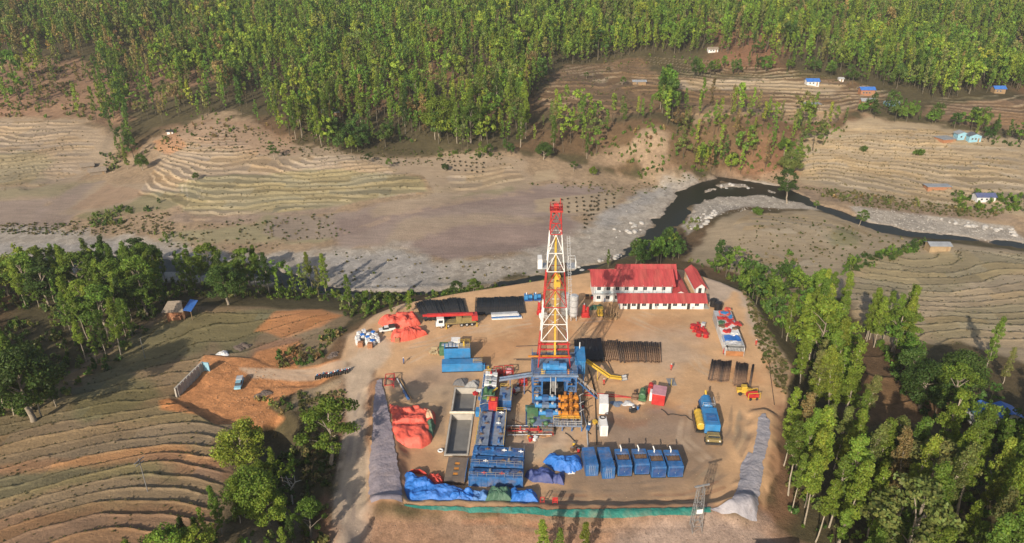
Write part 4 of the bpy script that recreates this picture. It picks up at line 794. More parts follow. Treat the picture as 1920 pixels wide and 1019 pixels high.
# ---------------------------------------------------------------- mesh builder
class MB:
    def __init__(s): s.v=[]; s.f=[]; s.sm=[]
    def add(s,V,F,sm=False):
        o=len(s.v); s.v+=[tuple(p) for p in V]; s.f+=[tuple(i+o for i in q) for q in F]; s.sm+=[sm]*len(F); return s
    def box(s,x0,x1,y0,y1,z0,z1,rz=0,c=None,rx=0,ry=0):
        V=[Vector(p) for p in ((x0,y0,z0),(x1,y0,z0),(x1,y1,z0),(x0,y1,z0),(x0,y0,z1),(x1,y0,z1),(x1,y1,z1),(x0,y1,z1))]
        if rz or rx or ry:
            c=Vector(c or ((x0+x1)/2,(y0+y1)/2,(z0+z1)/2)); M=Matrix.Rotation(rz,3,'Z')@Matrix.Rotation(ry,3,'Y')@Matrix.Rotation(rx,3,'X'); V=[c+M@(p-c) for p in V]
        return s.add(V,[(3,2,1,0),(4,5,6,7),(0,1,5,4),(1,2,6,5),(2,3,7,6),(3,0,4,7)])
    def cyl(s,p,q,r,r2=None,n=10,cap=True):
        p=Vector(p);q=Vector(q);r2=r if r2 is None else r2; d=(q-p).normalized(); u=d.orthogonal().normalized(); w_=d.cross(u); V=[]
        for c,rr in ((p,r),(q,r2)):
            for k in range(n): a=2*math.pi*k/n; V.append(c+u*rr*math.cos(a)+w_*rr*math.sin(a))
        s.add(V,[(k,(k+1)%n,n+(k+1)%n,n+k) for k in range(n)],True)
        if cap: s.add(V,[tuple(range(n-1,-1,-1)),tuple(range(n,2*n))])
        return s
    def beam(s,p,q,w_=.2,h=None):
        p=Vector(p);q=Vector(q);h=h or w_; d=(q-p).normalized(); up=Vector((0,0,1)) if abs(d.z)<.95 else Vector((0,1,0)); u=d.cross(up).normalized(); v=u.cross(d); V=[]
        for c in (p,q):
            for a,b in ((-1,-1),(1,-1),(1,1),(-1,1)): V.append(c+u*a*w_/2+v*b*h/2)
        return s.add(V,[(0,3,2,1),(4,5,6,7),(0,1,5,4),(1,2,6,5),(2,3,7,6),(3,0,4,7)])
    def tube(s,path,r,n=8):
        for a,b in zip(path,path[1:]): s.cyl(a,b,r,n=n)
        return s
    def ball(s,c,r,n=10,m=6,sc=(1,1,1),half=False):
        V=[];F=[]; m0=m//2 if half else m
        for i in range(m+1):
            t=(math.pi/2 if half else math.pi)*i/m
            for k in range(n): a=2*math.pi*k/n; V.append((c[0]+r*sc[0]*math.sin(t)*math.cos(a),c[1]+r*sc[1]*math.sin(t)*math.sin(a),c[2]+r*sc[2]*math.cos(t)))
        for i in range(m):
            for k in range(n): F.append((i*n+k,(i+1)*n+k,(i+1)*n+(k+1)%n,i*n+(k+1)%n))
        return s.add(V,F,True)
    def tank(s,p,q,r,n=14):      # cylinder with domed ends
        s.cyl(p,q,r,n=n); p=Vector(p);q=Vector(q);d=(q-p).normalized(); s.cyl(p,p-d*r*.18,r,r*.72,n); s.cyl(q,q+d*r*.18,r,r*.72,n); return s
    def rail(s,pts,z0,h=1.1,step=2.0,t=.06):
        P=[Vector(p) for p in pts]
        for a,b in zip(P,P[1:]):
            L=(b-a).length; n=max(1,int(L/step))
            for i in range(n+1):
                c=a+(b-a)*i/n; s.box(c.x-t/2,c.x+t/2,c.y-t/2,c.y+t/2,z0,z0+h)
            for k in (.55,1): s.beam((a.x,a.y,z0+h*k),(b.x,b.y,z0+h*k),t)
        return s
    def wall_ribs(s,x0,x1,y0,y1,z0,z1,st=.35,d=.05):
        """corrugation ribs standing proud on the four sides of a box"""
        n=int((x1-x0)/st)
        for i in range(n):
            x=x0+(i+.3)*(x1-x0)/n; s.box(x,x+st*.45,y0-d,y0+.01,z0,z1); s.box(x,x+st*.45,y1-.01,y1+d,z0,z1)
        n=int((y1-y0)/st)
        for i in range(n):
            y=y0+(i+.3)*(y1-y0)/n; s.box(x0-d,x0+.01,y,y+st*.45,z0,z1); s.box(x1-.01,x1+d,y,y+st*.45,z0,z1)
        return s
    def build(s,name,m,parent=None,bevel=0):
        me=bpy.data.meshes.new(name); me.from_pydata(s.v,[],s.f); me.polygons.foreach_set('use_smooth',s.sm); me.materials.append(m); o=bpy.data.objects.new(name,me); link(o,parent)
        if bevel: b=o.modifiers.new('bevel','BEVEL'); b.width=bevel; b.segments=1; b.limit_method='ANGLE'
        return o
def frame(A,B,z=0):
    """front edge seen from A to B in the photo, standing at height z -> (origin, turn, width)"""
    a=W(A[0],A[1],z); b=W(B[0],B[1],z); return a,math.atan2(b.y-a.y,b.x-a.x),(b-a).length
def back(A,pyb,h,z=0): return (W(A[0],pyb,h).y-W(A[0],A[1],z).y)
blue=mat('blue paint',(.03,.13,.34),.5,scale=.9,var=.4,dirt=.45); blue2=mat('bright blue paint',(.035,.21,.47),.45,scale=.8,var=.25,dirt=.2); dblue=mat('dark blue paint',(.02,.07,.22),.5,scale=.8,dirt=.35)
deckm=mat('weathered blue deck',(.15,.21,.31),.6,scale=.8,var=.4,dirt=.4); red=mat('red paint',(.45,.03,.03),.5,scale=.9,dirt=.2); white=mat('white paint',(.72,.72,.70),.55,scale=.7,var=.12,dirt=.12)
yellow=mat('yellow paint',(.58,.38,.05),.5,scale=.9,dirt=.2); orange=mat('orange paint',(.62,.24,.03),.5,scale=1.2,var=.4,dirt=.3); green=mat('green paint',(.06,.15,.07),.5,scale=1.2,var=.4,dirt=.3)
steel=mat('grey steel',(.28,.28,.28),.5,metal=.3,scale=1,dirt=.3); lsteel=mat('galvanised steel',(.5,.51,.52),.45,metal=.2,scale=1,dirt=.15); black=mat('black steel pipe',(.03,.031,.034),.5,scale=1,var=.4,dirt=.12)
rust=mat('rusty steel pipe',(.16,.095,.06),.75,scale=1,var=.5,dirt=.4); dark=mat('dark grease',(.03,.03,.03),.7,dirt=.15); tyre=mat('tyre rubber',(.025,.025,.025),.85,dirt=.3); glass=mat('dark window glass',(.03,.04,.05),.15,dirt=0,spec=.6)
conc=mat('concrete',(.42,.39,.34),.9,scale=.6,var=.2,dirt=.3,bump=.3); slurry=mat('grey drilling slurry',(.17,.165,.155),.35,scale=.4,var=.25,dirt=.1); roofred=mat('red sheet roof',(.42,.065,.065),.5,scale=.35,var=.35,dirt=.28,bump=.15,bscale=8,stretch=(3,.3,1))
wallw=mat('white wall panel',(.66,.65,.64),.7,scale=.5,var=.08,dirt=.08); wood=mat('weathered timber',(.30,.20,.11),.85,scale=1.5,dirt=.1); brick=mat('brick and mud',(.36,.17,.09),.9,scale=2,dirt=.2); tin=mat('grey tin roof',(.36,.38,.40),.5,metal=.2,scale=.5,dirt=.25,var=.3)
broof=mat('blue tin roof',(.05,.17,.52),.5,scale=.5,dirt=.1); skyb=mat('pale blue wall',(.25,.47,.58),.8,scale=.6,dirt=.15); mudw=mat('ochre mud wall',(.36,.26,.15),.9,scale=1,dirt=.1,bump=.3); thatch=mat('thatch',(.26,.21,.16),.95,scale=2,dirt=.1,bump=.5)
skin=mat('skin',(.30,.17,.11),.6,dirt=0,var=.05); cloth_red=mat('red coverall',(.5,.05,.04),.85,dirt=.1,var=.1); cloth_blue=mat('blue coverall',(.06,.12,.3),.85,dirt=.1,var=.1); pinkroof=mat('faded pink roof',(.52,.26,.30),.6,scale=.6,dirt=.15)
def tarpm(name,col,var=.35,dirt=.15): return mat(name,col,.6,scale=.5,var=var,dirt=dirt,bump=.9,bscale=1.6)
t_or=tarpm('orange red tarpaulin',(.66,.105,.07)); t_red=tarpm('red tarpaulin',(.55,.07,.05)); t_blue=tarpm('blue tarpaulin',(.03,.17,.55)); t_navy=tarpm('navy tarpaulin',(.045,.07,.22)); t_green=tarpm('dark green tarpaulin',(.06,.14,.09)); t_teal=tarpm('teal sheet',(.02,.17,.135),.3,.4); t_grey=tarpm('grey geotextile',(.27,.235,.26),.25,.25); t_light=tarpm('pale geotextile',(.32,.305,.33),.25,.2); t_tan=tarpm('faded tan tarpaulin',(.62,.42,.26)); t_white=tarpm('white plastic sheet',(.62,.62,.62))
# ---------------------------------------------------------------- buildings
def house(name,A,B,z,dep,wh,rise,lab,cat,wm,rm,axis='x',over=.5,win=(),doors=(),group=None,two=False,skirt=0):
    o,rz,wd=frame(A,B,z); e=empty(name,o,rz,lab,cat,group)
    MB().box(0,wd,0,dep,-1.0-skirt,wh).build('wall',wm,e)
    m=MB(); t=.12
    if axis=='x':
        for sgn in (0,1):
            y0=-over if sgn==0 else dep+over; ym=dep/2; ze=wh-over*rise/(dep/2)+.03; zr=wh+rise
            V=[(-over,y0,ze),(wd+over,y0,ze),(wd+over,ym,zr),(-over,ym,zr)]; V+=[(a,b,c+t) for a,b,c in V]
            m.add(V,[(3,2,1,0),(4,5,6,7),(0,1,5,4),(1,2,6,5),(2,3,7,6),(3,0,4,7)])
            n=int((wd+2*over)/.55)
            for i in range(n+1):
                x=-over+(wd+2*over)*i/n; m.beam((x,y0,ze+t+.03),(x,ym,zr+t+.03),.07,.06)
        g=MB().add([(0,0,wh),(wd,0,wh),(wd,dep,wh),(0,dep,wh),(.05,dep/2,wh+rise-.05),(wd-.05,dep/2,wh+rise-.05)],[(0,1,5,4),(2,3,4,5),(1,2,5),(3,0,4)])
    else:
        for sgn in (0,1):
            x0=-over if sgn==0 else wd+over; xm=wd/2; ze=wh-over*rise/(wd/2)+.03; zr=wh+rise
            V=[(x0,-over,ze),(xm,-over,zr),(xm,dep+over,zr),(x0,dep+over,ze)]; V+=[(a,b,c+t) for a,b,c in V]
            m.add(V,[(3,2,1,0),(4,5,6,7),(0,1,5,4),(1,2,6,5),(2,3,7,6),(3,0,4,7)])
            n=int((dep+2*over)/.55)
            for i in range(n+1):
                y=-over+(dep+2*over)*i/n; m.beam((x0,y,ze+t+.03),(xm,y,zr+t+.03),.07,.06)
        g=MB().add([(0,0,wh),(wd,0,wh),(wd,dep,wh),(0,dep,wh),(wd/2,.05,wh+rise-.05),(wd/2,dep-.05,wh+rise-.05)],[(0,1,4),(2,3,5),(1,2,5,4),(3,0,4,5)])
    g.build('gable',wm,e); m.build('roof',rm,e)
    for x,zz,w2,h2 in win:
        f=MB(); 
        for a,b,c,d_ in ((-.06,w2+.06,-.06,0),(-.06,w2+.06,h2,h2+.06),(-.06,0,0,h2),(w2,w2+.06,0,h2),(w2/2-.03,w2/2+.03,0,h2)): f.box(x+a,x+b,-.07,-.005,zz+c,zz+d_)
        fo=f.build('window',lsteel,e); MB().box(x,x+w2,-.03,-.004,zz,zz+h2).build('pane',glass,fo)
    for x,w2,h2 in doors:
        d_=MB().box(x,x+w2,-.06,-.004,-.1,h2).build('door',dark if wm is wallw else wood,e); MB().box(x+w2-.18,x+w2-.1,-.12,-.05,1,1.1).build('handle',lsteel,d_)
    return e,wd
def build_quarters():
    # two storey quarters
    A,B=(1113,566),(1256,566); o,rz,wd=frame(A,B)
    k=wd/8.35; win=[]; 
    for lv in (.9,3.7):
        for i in range(8): win.append((k*(i+.32),lv,1.0,1.0))
    e,wd=house('two_storey_quarters',A,B,0,9.2,5.7,2.3,'long two-storey white quarters under a big red sheet roof','building',wallw,roofred,over=1.0,win=win)
    m=MB(); 
    m.box(0,wd,-.9,-.01,2.62,2.78); m.build('balcony',lsteel,e)
    r=MB(); r.rail([(0,-.85,0),(wd,-.85,0)],2.78,1.0,2.0,.07); r.build('railing',skyb,e)
    r=MB()
    for i in range(9): r.box(wd*i/8-.05,wd*i/8+.05,-.9,-.8,0,5.6)
    r.build('column_frame',lsteel,e)
    house('rear_quarters',(1160,552),(1262,552),0,6,5.6,2.6,'red-roofed block directly behind the two-storey quarters, only its roof showing','building',wallw,roofred,over=.7)
    # long single storey row
    A,B=(1162,580),(1319,580); o,rz,wd=frame(A,B); f=wd/157
    win=[((x-1162)*f,1.0,1.1,.8) for x in (1167,1184,1203,1227,1242,1261,1277,1302)]; drs=[((x-1162)*f,.85,2.05) for x in (1176,1194,1216.5,1252,1287.5)]
    e,wd=house('cabin_row',A,B,0,4.6,2.55,1.15,'long single-storey white cabin row with a red roof facing the drilling yard','building',wallw,roofred,over=.8,win=win,doors=drs)
    m=MB(); m.box(wd*.415,wd*.44,-.5,-.01,.4,.9).box(wd*.86,wd*.88,-.5,-.01,.3,.8); m.build('air_conditioner',lsteel,e)
    m=MB(); m.box(wd,wd+1.6,0,4.0,0,.1).box(wd+1.5,wd+1.6,0,.1,0,2.3).box(wd+1.5,wd+1.6,3.9,4,0,2.3); m.build('porch',conc,e)
    house('canteen',(1260,566),(1287,566),0,15,2.5,1.1,'red-roofed canteen running away from the yard beside the two-storey quarters','building',wallw,roofred,axis='y',over=.6,win=[(1.5,1,1,.8)])
    house('store_hut',(1304,552),(1320,552),0,12,2.5,1.1,'narrow red-roofed hut with a white gable at the start of the gravel road','building',wallw,roofred,axis='y',over=.7,doors=[(.7,.9,2)])
# ---------------------------------------------------------------- village and field houses
def small_house(name,px,py,w_,d_,h_,rise,lab,wm,rm,cat='house',rz=0,axis='x',win=2,door=True):
    p=G(px,py); q_=.8 if py<400 else 1; w_*=q_; d_*=q_; h_*=q_; rise*=q_; e=empty(name,p,rz,lab,cat); k=MB().box(-w_/2,w_/2,0,d_,-1.5,h_).build('wall',wm,e); ov=.45; t=.1; m=MB()
    if rise<=0: m.box(-w_/2-ov,w_/2+ov,-ov,d_+ov,h_+.01,h_+.12)
    elif axis=='x':
        for y0,ym in ((-ov,d_/2),(d_+ov,d_/2)):
            V=[(-w_/2-ov,y0,h_-ov*rise/(d_/2)+.02),(w_/2+ov,y0,h_-ov*rise/(d_/2)+.02),(w_/2+ov,ym,h_+rise),(-w_/2-ov,ym,h_+rise)]; V+=[(a,b,c+t) for a,b,c in V]; m.add(V,[(3,2,1,0),(4,5,6,7),(0,1,5,4),(1,2,6,5),(2,3,7,6),(3,0,4,7)])
        MB().add([(-w_/2,0,h_),(w_/2,0,h_),(w_/2,d_,h_),(-w_/2,d_,h_),(-w_/2,d_/2,h_+rise-.04),(w_/2,d_/2,h_+rise-.04)],[(0,1,5,4),(2,3,4,5),(1,2,5),(3,0,4)]).build('gable',wm,e)
    else:
        for x0 in (-w_/2-ov,w_/2+ov):
            ze=h_-ov*rise/(w_/2)+.02; V=[(x0,-ov,ze),(0,-ov,h_+rise),(0,d_+ov,h_+rise),(x0,d_+ov,ze)]; V+=[(a,b,c+t) for a,b,c in V]; m.add(V,[(3,2,1,0),(4,5,6,7),(0,1,5,4),(1,2,6,5),(2,3,7,6),(3,0,4,7)])
        MB().add([(-w_/2,0,h_),(w_/2,0,h_),(w_/2,d_,h_),(-w_/2,d_,h_),(0,0,h_+rise-.04),(0,d_,h_+rise-.04)],[(0,1,4),(2,3,5),(1,2,5,4),(3,0,4,5)]).build('gable',wm,e)
    m.build('roof',rm,e)
    for i in range(win):
        x=-w_/2+w_*(i+.7)/(win+.6+ (1 if door else 0)); f=MB().box(x-.08,x+.88,-.06,-.005,h_*.38,h_*.38+.9).build('window',lsteel,e); MB().box(x,x+.8,-.08,-.055,h_*.38+.08,h_*.38+.82).build('pane',glass,f)
    if door: MB().box(w_/2-1.6,w_/2-.8,-.05,-.004,-.1,min(h_-.2,1.95)).build('door',wood,e)
    return e
def build_village():
    H=small_house
    H('house',1524,161,9,5,3.2,1.6,'small white house with blue tin roof alone above the long terraces',wallw,broof)
    H('house',1199,160,10,5,2.6,0.9,'low open-sided shed with pale roof on the upper terraces',wood,tin,cat='shed',win=1)
    H('house',1626,180,10,5,4.5,1.5,'two-storey village house with blue roof, higher of the pair above the green trees',brick,broof,win=3)
    H('house',1627,198,9,4,3.2,1.4,'brick village house with grey roof just below the blue-roofed one',brick,tin,win=2)
    H('house',1674,200,9,5,2.4,1.0,'low house with shiny pale tin roof among the village trees',skyb,lsteel,win=1)
    H('house',1874,176,8,5,3.6,1.6,'isolated blue-roofed house between forest and upper terraces',wood,broof)
    H('house',1804,263,6.5,5,4,1.2,'pale blue house with tin roof, the one touching the long grey shed',skyb,tin,axis='y',win=1)
    H('house',1827,267,7.5,5,4,1.4,'turquoise house with dark roof beside the pale blue house',skyb,mat('dark slate roof',(.12,.13,.16),.7),axis='y',win=2)
    H('house',1780,268,9,8,2.2,0,'long low grey tin shed next to the pale blue house',brick,tin,cat='shed',win=0,rz=.25)
    H('house',1761,357,13,5,2.0,0.0,'long low grey tin-roofed shed above the banana garden',brick,tin,cat='shed',win=0)
    H('house',1848,380,10,5,3.2,1.4,'white house with dark blue roof standing in the banana garden',wallw,mat('dark blue roof',(.09,.11,.22),.6),win=2)
    H('house',1337,99,8,5,2.8,1.3,'small grey-roofed house half hidden in the far forest',wallw,thatch)
    H('house',1523,198,12,6,.8,0,'low grey tin shelter on the bare terraces below the village',wood,tin,cat='shed',win=0,door=False)
    H('house',1577,154,3.5,3,2.4,.8,'tiny white hut at the forest edge above the terraces',wallw,lsteel,cat='hut',win=0)
    H('house',622,219,14,5,3,1.6,'grey-roofed farmhouse at the forest edge above the dark trees',wood,tin,cat='house')
    H('house',319,252,4,3,1.8,.7,'tiny white hut with dark roof on the orange slope',wallw,dark,cat='hut',win=0)
    H('house',184,328,9,6,2.2,1.6,'dark thatched farm building beside the terraces, nearer the ditch trees',thatch,thatch,cat='hut',win=0,rz=.5)
    H('house',165,318,7,5,2,1.4,'dark thatched hut on the far side of the farm building',thatch,thatch,cat='hut',win=0,rz=.5)
    H('house',1762,472,7.5,4,2.3,.7,'ochre mud-walled shelter with collapsing grey roof at the end of the hedge',mudw,tin,cat='shed',win=0,rz=-.03)
    # the field hut with two roofs
    p=G(330,600); e=empty('field_hut',p,.1,'grey-thatched farm hut with a blue lean-to roof at the top of the field','hut')
    MB().box(-2.6,2.4,.6,4.6,-1,2.6).build('wall',brick,e)
    m=MB()
    for y0 in (-.4,5.6):
        V=[(-3.4,y0,2.5),(2.6,y0,2.5),(1.6,2.6,4.6),(-2.2,2.6,4.6)]; V+=[(a,b,c+.16) for a,b,c in V]; m.add(V,[(3,2,1,0),(4,5,6,7),(0,1,5,4),(1,2,6,5),(2,3,7,6),(3,0,4,7)])
    m.build('thatched_roof',thatch,e)
    m=MB(); V=[(2.5,-.3,3.0),(4.7,-.3,2.5),(5.0,5.6,3.0),(2.9,5.6,3.5)]; V+=[(a,b,c+.08) for a,b,c in V]; m.add(V,[(3,2,1,0),(4,5,6,7),(0,1,5,4),(1,2,6,5),(2,3,7,6),(3,0,4,7)]); m.build('blue_roof',broof,e)
    for x,y in ((4.5,0),(4.6,5.3),(-3.1,-.1),(2.3,-.1)): MB().cyl((x,y,-1),(x,y,2.6),.09,n=6).build('post',wood,e)
    p=G(331,601); e=empty('brick_stack',p,.1,'small rough brick stack in front of the field hut','stack'); m=MB()
    for k in range(4):
        for i in range(4): m.box(-1.3+i*.66,-.68+i*.66,0,.9,k*.32,k*.32+.3)
    m.build('bricks',brick,e)
    # house half hidden among the trees to the east
    small_house('house',1858,806,5.5,5,2.6,1.2,'blue-roofed white house glimpsed between the trees of the forest',wallw,broof,axis='y',win=1)
    small_house('house',1890,802,5,4,2.6,1.1,'white shed with blue roof just behind the glimpsed blue-roofed house',wallw,broof,axis='y',win=1)
    # corner of a red roof at the bottom edge
    small_house('guard_hut',1462,1092,6,5,2.6,1.2,'guard hut whose red roof corner shows at the lower picture edge',wallw,roofred,cat='hut',axis='x')
build_quarters(); build_village()
# ---------------------------------------------------------------- containers, cabins, generators
def container(name,A,B,h,pyb,mt,lab,cat='container',L=None,roofm=None,group=None,z=0,rib=True):
    o,rz,wd=frame(A,B,z); L=L or back(A,pyb,h+z,z)/max(.5,math.cos(rz)); e=empty(name,o,rz,lab,cat,group)
    m=MB().box(0,wd,0,L,.12,h-.06)
    if rib: m.wall_ribs(.12,wd-.12,.12,L-.12,.25,h-.2)
    m.build('body',mt,e)
    f=MB()
    for x in (.0,wd-.14):
        for y in (-.06,L-.08): f.box(x-.01,x+.15,y,y+.14,0,h)
    f.box(.15,wd-.15,-.065,.05,h-.18,h-.01).box(.15,wd-.15,-.065,.05,0,.2); f.build('corner_post',mt,e)
    r=MB().box(.02,wd-.02,.02,L-.02,h-.06,h)
    n=int(L/.4)
    for i in range(n): r.box(.15,wd-.15,L*(i+.2)/n,L*(i+.2)/n+.16,h,h+.035)
    r.build('roof',roofm or mt,e)
    d=MB().box(.15,wd/2-.03,-.075,-.05,.22,h-.2).box(wd/2+.03,wd-.15,-.075,-.05,.22,h-.2); d=d.build('door',mt,e)
    b=MB()
    for x in (.28,.42,.58,.72): b.cyl((wd*x,-.11,.25),(wd*x,-.11,h-.22),.025,n=6)
    b.build('lock_bar',lsteel,d)
    return e,wd,L
def build_containers():
    container('container',(1098,893),(1121,892),2.7,839,blue,'plain blue container at the tarpaulin end of the bottom row')
    container('container',(1129,898),(1152,897),2.7,839,blue,'plain blue container with its front standing slightly forward, second in the bottom row')
    gl=['blue generator container directly beside the two plain containers','blue generator container second in the group of four','blue generator container with browned radiator, third of the group of four','blue generator container at the open yard end of the bottom row']
    for (a,b,y,yb),lab in zip(((1158,1184,894,842),(1190,1217,891,842),(1221,1248,897,844),(1252,1280,896,844)),gl):
        o,rz,wd=frame((a,y),(b,y-.5)); L=back((a,y),yb,2.7); e=empty('generator_container',o,rz,lab,'generator','generator containers along the foot of the yard')
        MB().box(0,wd,0,L*.34,.15,2.7).wall_ribs(.1,wd-.1,.1,L*.34-.1,.3,2.5).box(0,wd,L*.72,L,.15,2.7).box(0,.12,L*.34,L*.72,.15,2.7).box(wd-.12,wd,L*.34,L*.72,.15,2.7).box(.12,wd-.12,L*.34,L*.72,.15,2.2).build('body',blue,e,.02)
        m=MB(); 
        for i in range(9): m.box(.2,wd-.2,L*.36+i*L*.036,L*.36+i*L*.036+.1,2.25,2.52)
        for i in range(5): m.box(.25+i*(wd-.6)/4,.33+i*(wd-.6)/4,L*.35,L*.71,2.52,2.58)
        m.build('radiator_grille',rust,e)
        ex=MB().cyl((wd*.45,L*.86,2.7),(wd*.45,L*.86,3.3),.13).cyl((wd*.45,L*.86,3.3),(wd*.40,L*1.0,3.6),.13); ex.build('exhaust_pipe',white,e)
        d=MB().box(.2,wd*.48,-.09,-.06,.4,2.3).box(wd*.52,wd-.2,-.09,-.06,.4,2.3).build('door',dblue,e); MB().box(wd*.44,wd*.46,-.13,-.09,1.1,1.35).build('handle',lsteel,d)
        MB().box(-.05,wd+.05,-.05,L+.05,0,.15).build('skid',dark,e)
    cd=[('small_crate',(1154,876),'small pale crate squeezed between the second container and the first generator'),('small_crate',(1186,874),'white cabinet in the gap between the first two generators')]
    for n,p,l in cd:
        o=W(*p); e=empty(n,o,0,l,'crate'); MB().box(-.45,.45,0,.8,0,.9).build('body',white,e,.03); MB().box(-.5,.5,-.05,.85,.9,.97).build('lid',lsteel,e)
    container('office_cabin',(1123,776),(1140,777),2.7,739,white,'longer white cabin beside the red pipe line','cabin',roofm=wallw,rib=False)
    e,wd,L=container('office_cabin',(1125,818),(1139,818),2.6,781,white,'narrower white cabin with a black coil on its roof','cabin',roofm=wallw,rib=False)
    m=MB()
    for k in range(16):
        a=k/16*2*math.pi; b=(k+1)/16*2*math.pi
        m.cyl((wd*.45+.55*math.cos(a),L*.85+.55*math.sin(a),2.75),(wd*.45+.55*math.cos(b),L*.85+.55*math.sin(b),2.75),.11,n=6)
    o=m.build('hose_coil',dark); o.location=e.location; o.rotation_euler=e.rotation_euler; tag(o,'black hose coiled on the roof of the narrower white cabin','hose')
    # red unit with pink roof and green engine
    o,rz,wd=frame((1221,759),(1245,763)); L=back((1221,759),722,2.9); e=empty('pump_house',o,rz,'red cabin with a faded pink roof and green engine at its side','cabin')
    MB().box(0,wd,0,L,.1,2.9).wall_ribs(.1,wd-.1,.1,L-.1,.3,2.7).build('body',red,e); MB().box(-.1,wd+.1,-.1,L+.1,2.9,3.02).build('roof',pinkroof,e); MB().box(-.6,-.08,L*.3,L*.75,.2,2.4).build('side_panel',white,e)
    g=MB().tank((-2.2,.8,1.2),(-2.2,3.4,1.2),.8).box(-3,-1.3,.4,3.8,.2,.7).cyl((-2.2,2,1.9),(-2.2,2,2.5),.2); g.build('engine',green,e)
    g=MB().box(-1.3,-.3,3.8,5,.2,1.7).cyl((-.8,5,1.4),(-.8,6,1.4),.6); g.build('fan_housing',red,e)
    g=MB().cyl((-4.4,1.2,.8),(-3.0,1.2,.9),.4).box(-4.6,-3.2,.6,2.4,.1,.6).cyl((-4,2.3,.8),(-4,3.2,.8),.35); g.build('pump',rust,e)
    # grey mat beside it
    o=W(1262,724); e=empty('steel_mat',o,.05,'dark square steel mat lying behind the pink-roofed cabin','mat'); m=MB().box(-.9,.9,0,3,.02,.14)
    for i in range(6): m.box(-.85,.85,.2+i*.5,.35+i*.5,.14,.2)
    m.build('plate',steel,e)
    # water tanks in light blue at the centre left
    o,rz,wd=frame((829,699),(905,697)); e=empty('water_tank_skid',o,rz,'long light blue corrugated tank, the lower one with a low extension toward the mud tanks','tank')
    MB().box(0,wd,0,2.4,.1,2.3).wall_ribs(.05,wd-.05,.1,2.3,.2,2.2,.45,.07).build('body',blue2,e); MB().box(wd*.77,wd-.1,.2,2.3,2.3,2.42).build('deck',deckm,e)
    MB().rail([(wd*.77,.2,0),(wd-.1,.2,0),(wd-.1,2.3,0)],2.42,1,1.2).build('railing',yellow,e); MB().box(-.02,wd+.02,-.06,0,0,.18).build('skid',dark,e); MB().box(wd,wd+.6,.4,1.3,.2,1.6).build('valve_box',blue2,e)
    o,rz,wd=frame((830,687),(882,686)); o,rz,wd=frame((831,690),(881,689)); e=empty('water_tank_skid',o+Vector((0,3.3,0)),rz,'raised light blue tank with dark opening and yellow railing behind the long low one','tank')
    MB().box(0,wd,0,2.6,.1,3.3).wall_ribs(.05,wd-.05,.1,2.5,.2,3.2,.45,.07).build('body',blue2,e); MB().box(.2,wd*.52,.15,.8,3.3,3.36).build('opening',dark,e); MB().box(wd*.54,wd-.1,.1,2.5,3.3,3.4).build('deck',steel,e)
    MB().rail([(wd*.55,.1,0),(wd-.1,.1,0),(wd-.1,2.5,0),(wd*.55,2.5,0)],3.4,1.1,1.2).build('railing',yellow,e); MB().box(wd*.72,wd*.78,1,1.4,3.4,4.6).build('valve_post',yellow,e)
    m=MB(); 
    for i in range(5): m.box(.3+i*.9,1.0+i*.9,1.1,2.3,3.3,3.45+.1*(i%2))
    m.build('hatch',lsteel,e)
    o,rz,wd=frame((824,668),(860,668)); e=empty('equipment_shed',o,rz,'dark green container with clutter behind the light blue tanks','container')
    MB().box(0,wd,0,2.4,.1,2.5).wall_ribs(.05,wd-.05,.1,2.3,.2,2.4,.5,.06).build('body',green,e); MB().box(-.05,wd+.05,-.05,2.45,2.5,2.6).build('roof',green,e)
    m=MB(); 
    for i,(x,y,s) in enumerate(((.6,.5,.9),(2.2,1.2,1.1),(3.6,.6,.7))): m.box(x,x+s,y,y+s*.7,2.6,2.6+s*.4)
    m.build('roof_clutter',tin,e)
    for i,(x,y) in enumerate(((814,658),(816,666),(812,664))):
        o=W(x,y); e=empty('pallet',o,.2*i,['yellowish timber pallet at the side of the dark green container, the back one','pale timber pallet at the corner of the dark green container','timber pallet lying farthest out beside the dark green container'][i],'pallet'); m=MB()
        for k in range(5): m.box(-.8,.8,k*.3,k*.3+.2,.25,.3)
        for k in (-.75,0,.65): m.box(k,k+.1,0,1.4,.05,.25)
        m.build('boards',mat('pale timber',(.55,.42,.24),.8),e)
    container('container',(846,660),(863,660),3.0,634,white,'upright white cabin with a square face behind the dark green container','cabin',L=2.2,roofm=wallw,rib=False)
    # container store with cluttered roof
    o,rz,wd=frame((1359,668),(1392,668)); 
    a=W(1338,590,2.6); b=W(1359,651,2.6); ang=math.atan2(a.y-b.y,a.x-b.x)-math.pi/2
    o=W(1359,668); L=(W(1343,583,2.6)-W(1359,651,2.6)).length; ee=[]
    labs=['open rusty-fronted container at the yard end of the cluttered row','container under blue and white sheets, middle of the cluttered row','grey container under red sheets at the far end of the cluttered row']
    ax=Vector((-math.sin(ang),math.cos(ang),0)); ux=Vector((math.cos(ang),math.sin(ang),0)); l3=L/3; wd=4.6
    for k in range(3):
        e=empty('storage_container',o+ax*(k*l3),ang,labs[k],'container','storage containers in a line'); mt=[mat('rust brown container',(.34,.15,.06),.7,scale=.6,dirt=.2,var=.4),white,lsteel][k]
        if k==0:
            MB().box(0,.1,0,l3-.1,.1,2.6).box(wd-.1,wd,0,l3-.1,.1,2.6).box(0,wd,l3-.2,l3-.1,.1,2.6).box(.1,wd-.1,.05,l3-.2,.1,.2).wall_ribs(0,wd,.1,l3-.1,.3,2.5).build('body',lsteel,e)
            MB().box(.1,wd-.1,.02,.1,.1,1.5).build('front_gate',mt,e)
        else: MB().box(0,wd,0,l3-.1,.1,2.6).wall_ribs(.05,wd-.05,.05,l3-.15,.3,2.5).build('body',mt,e)
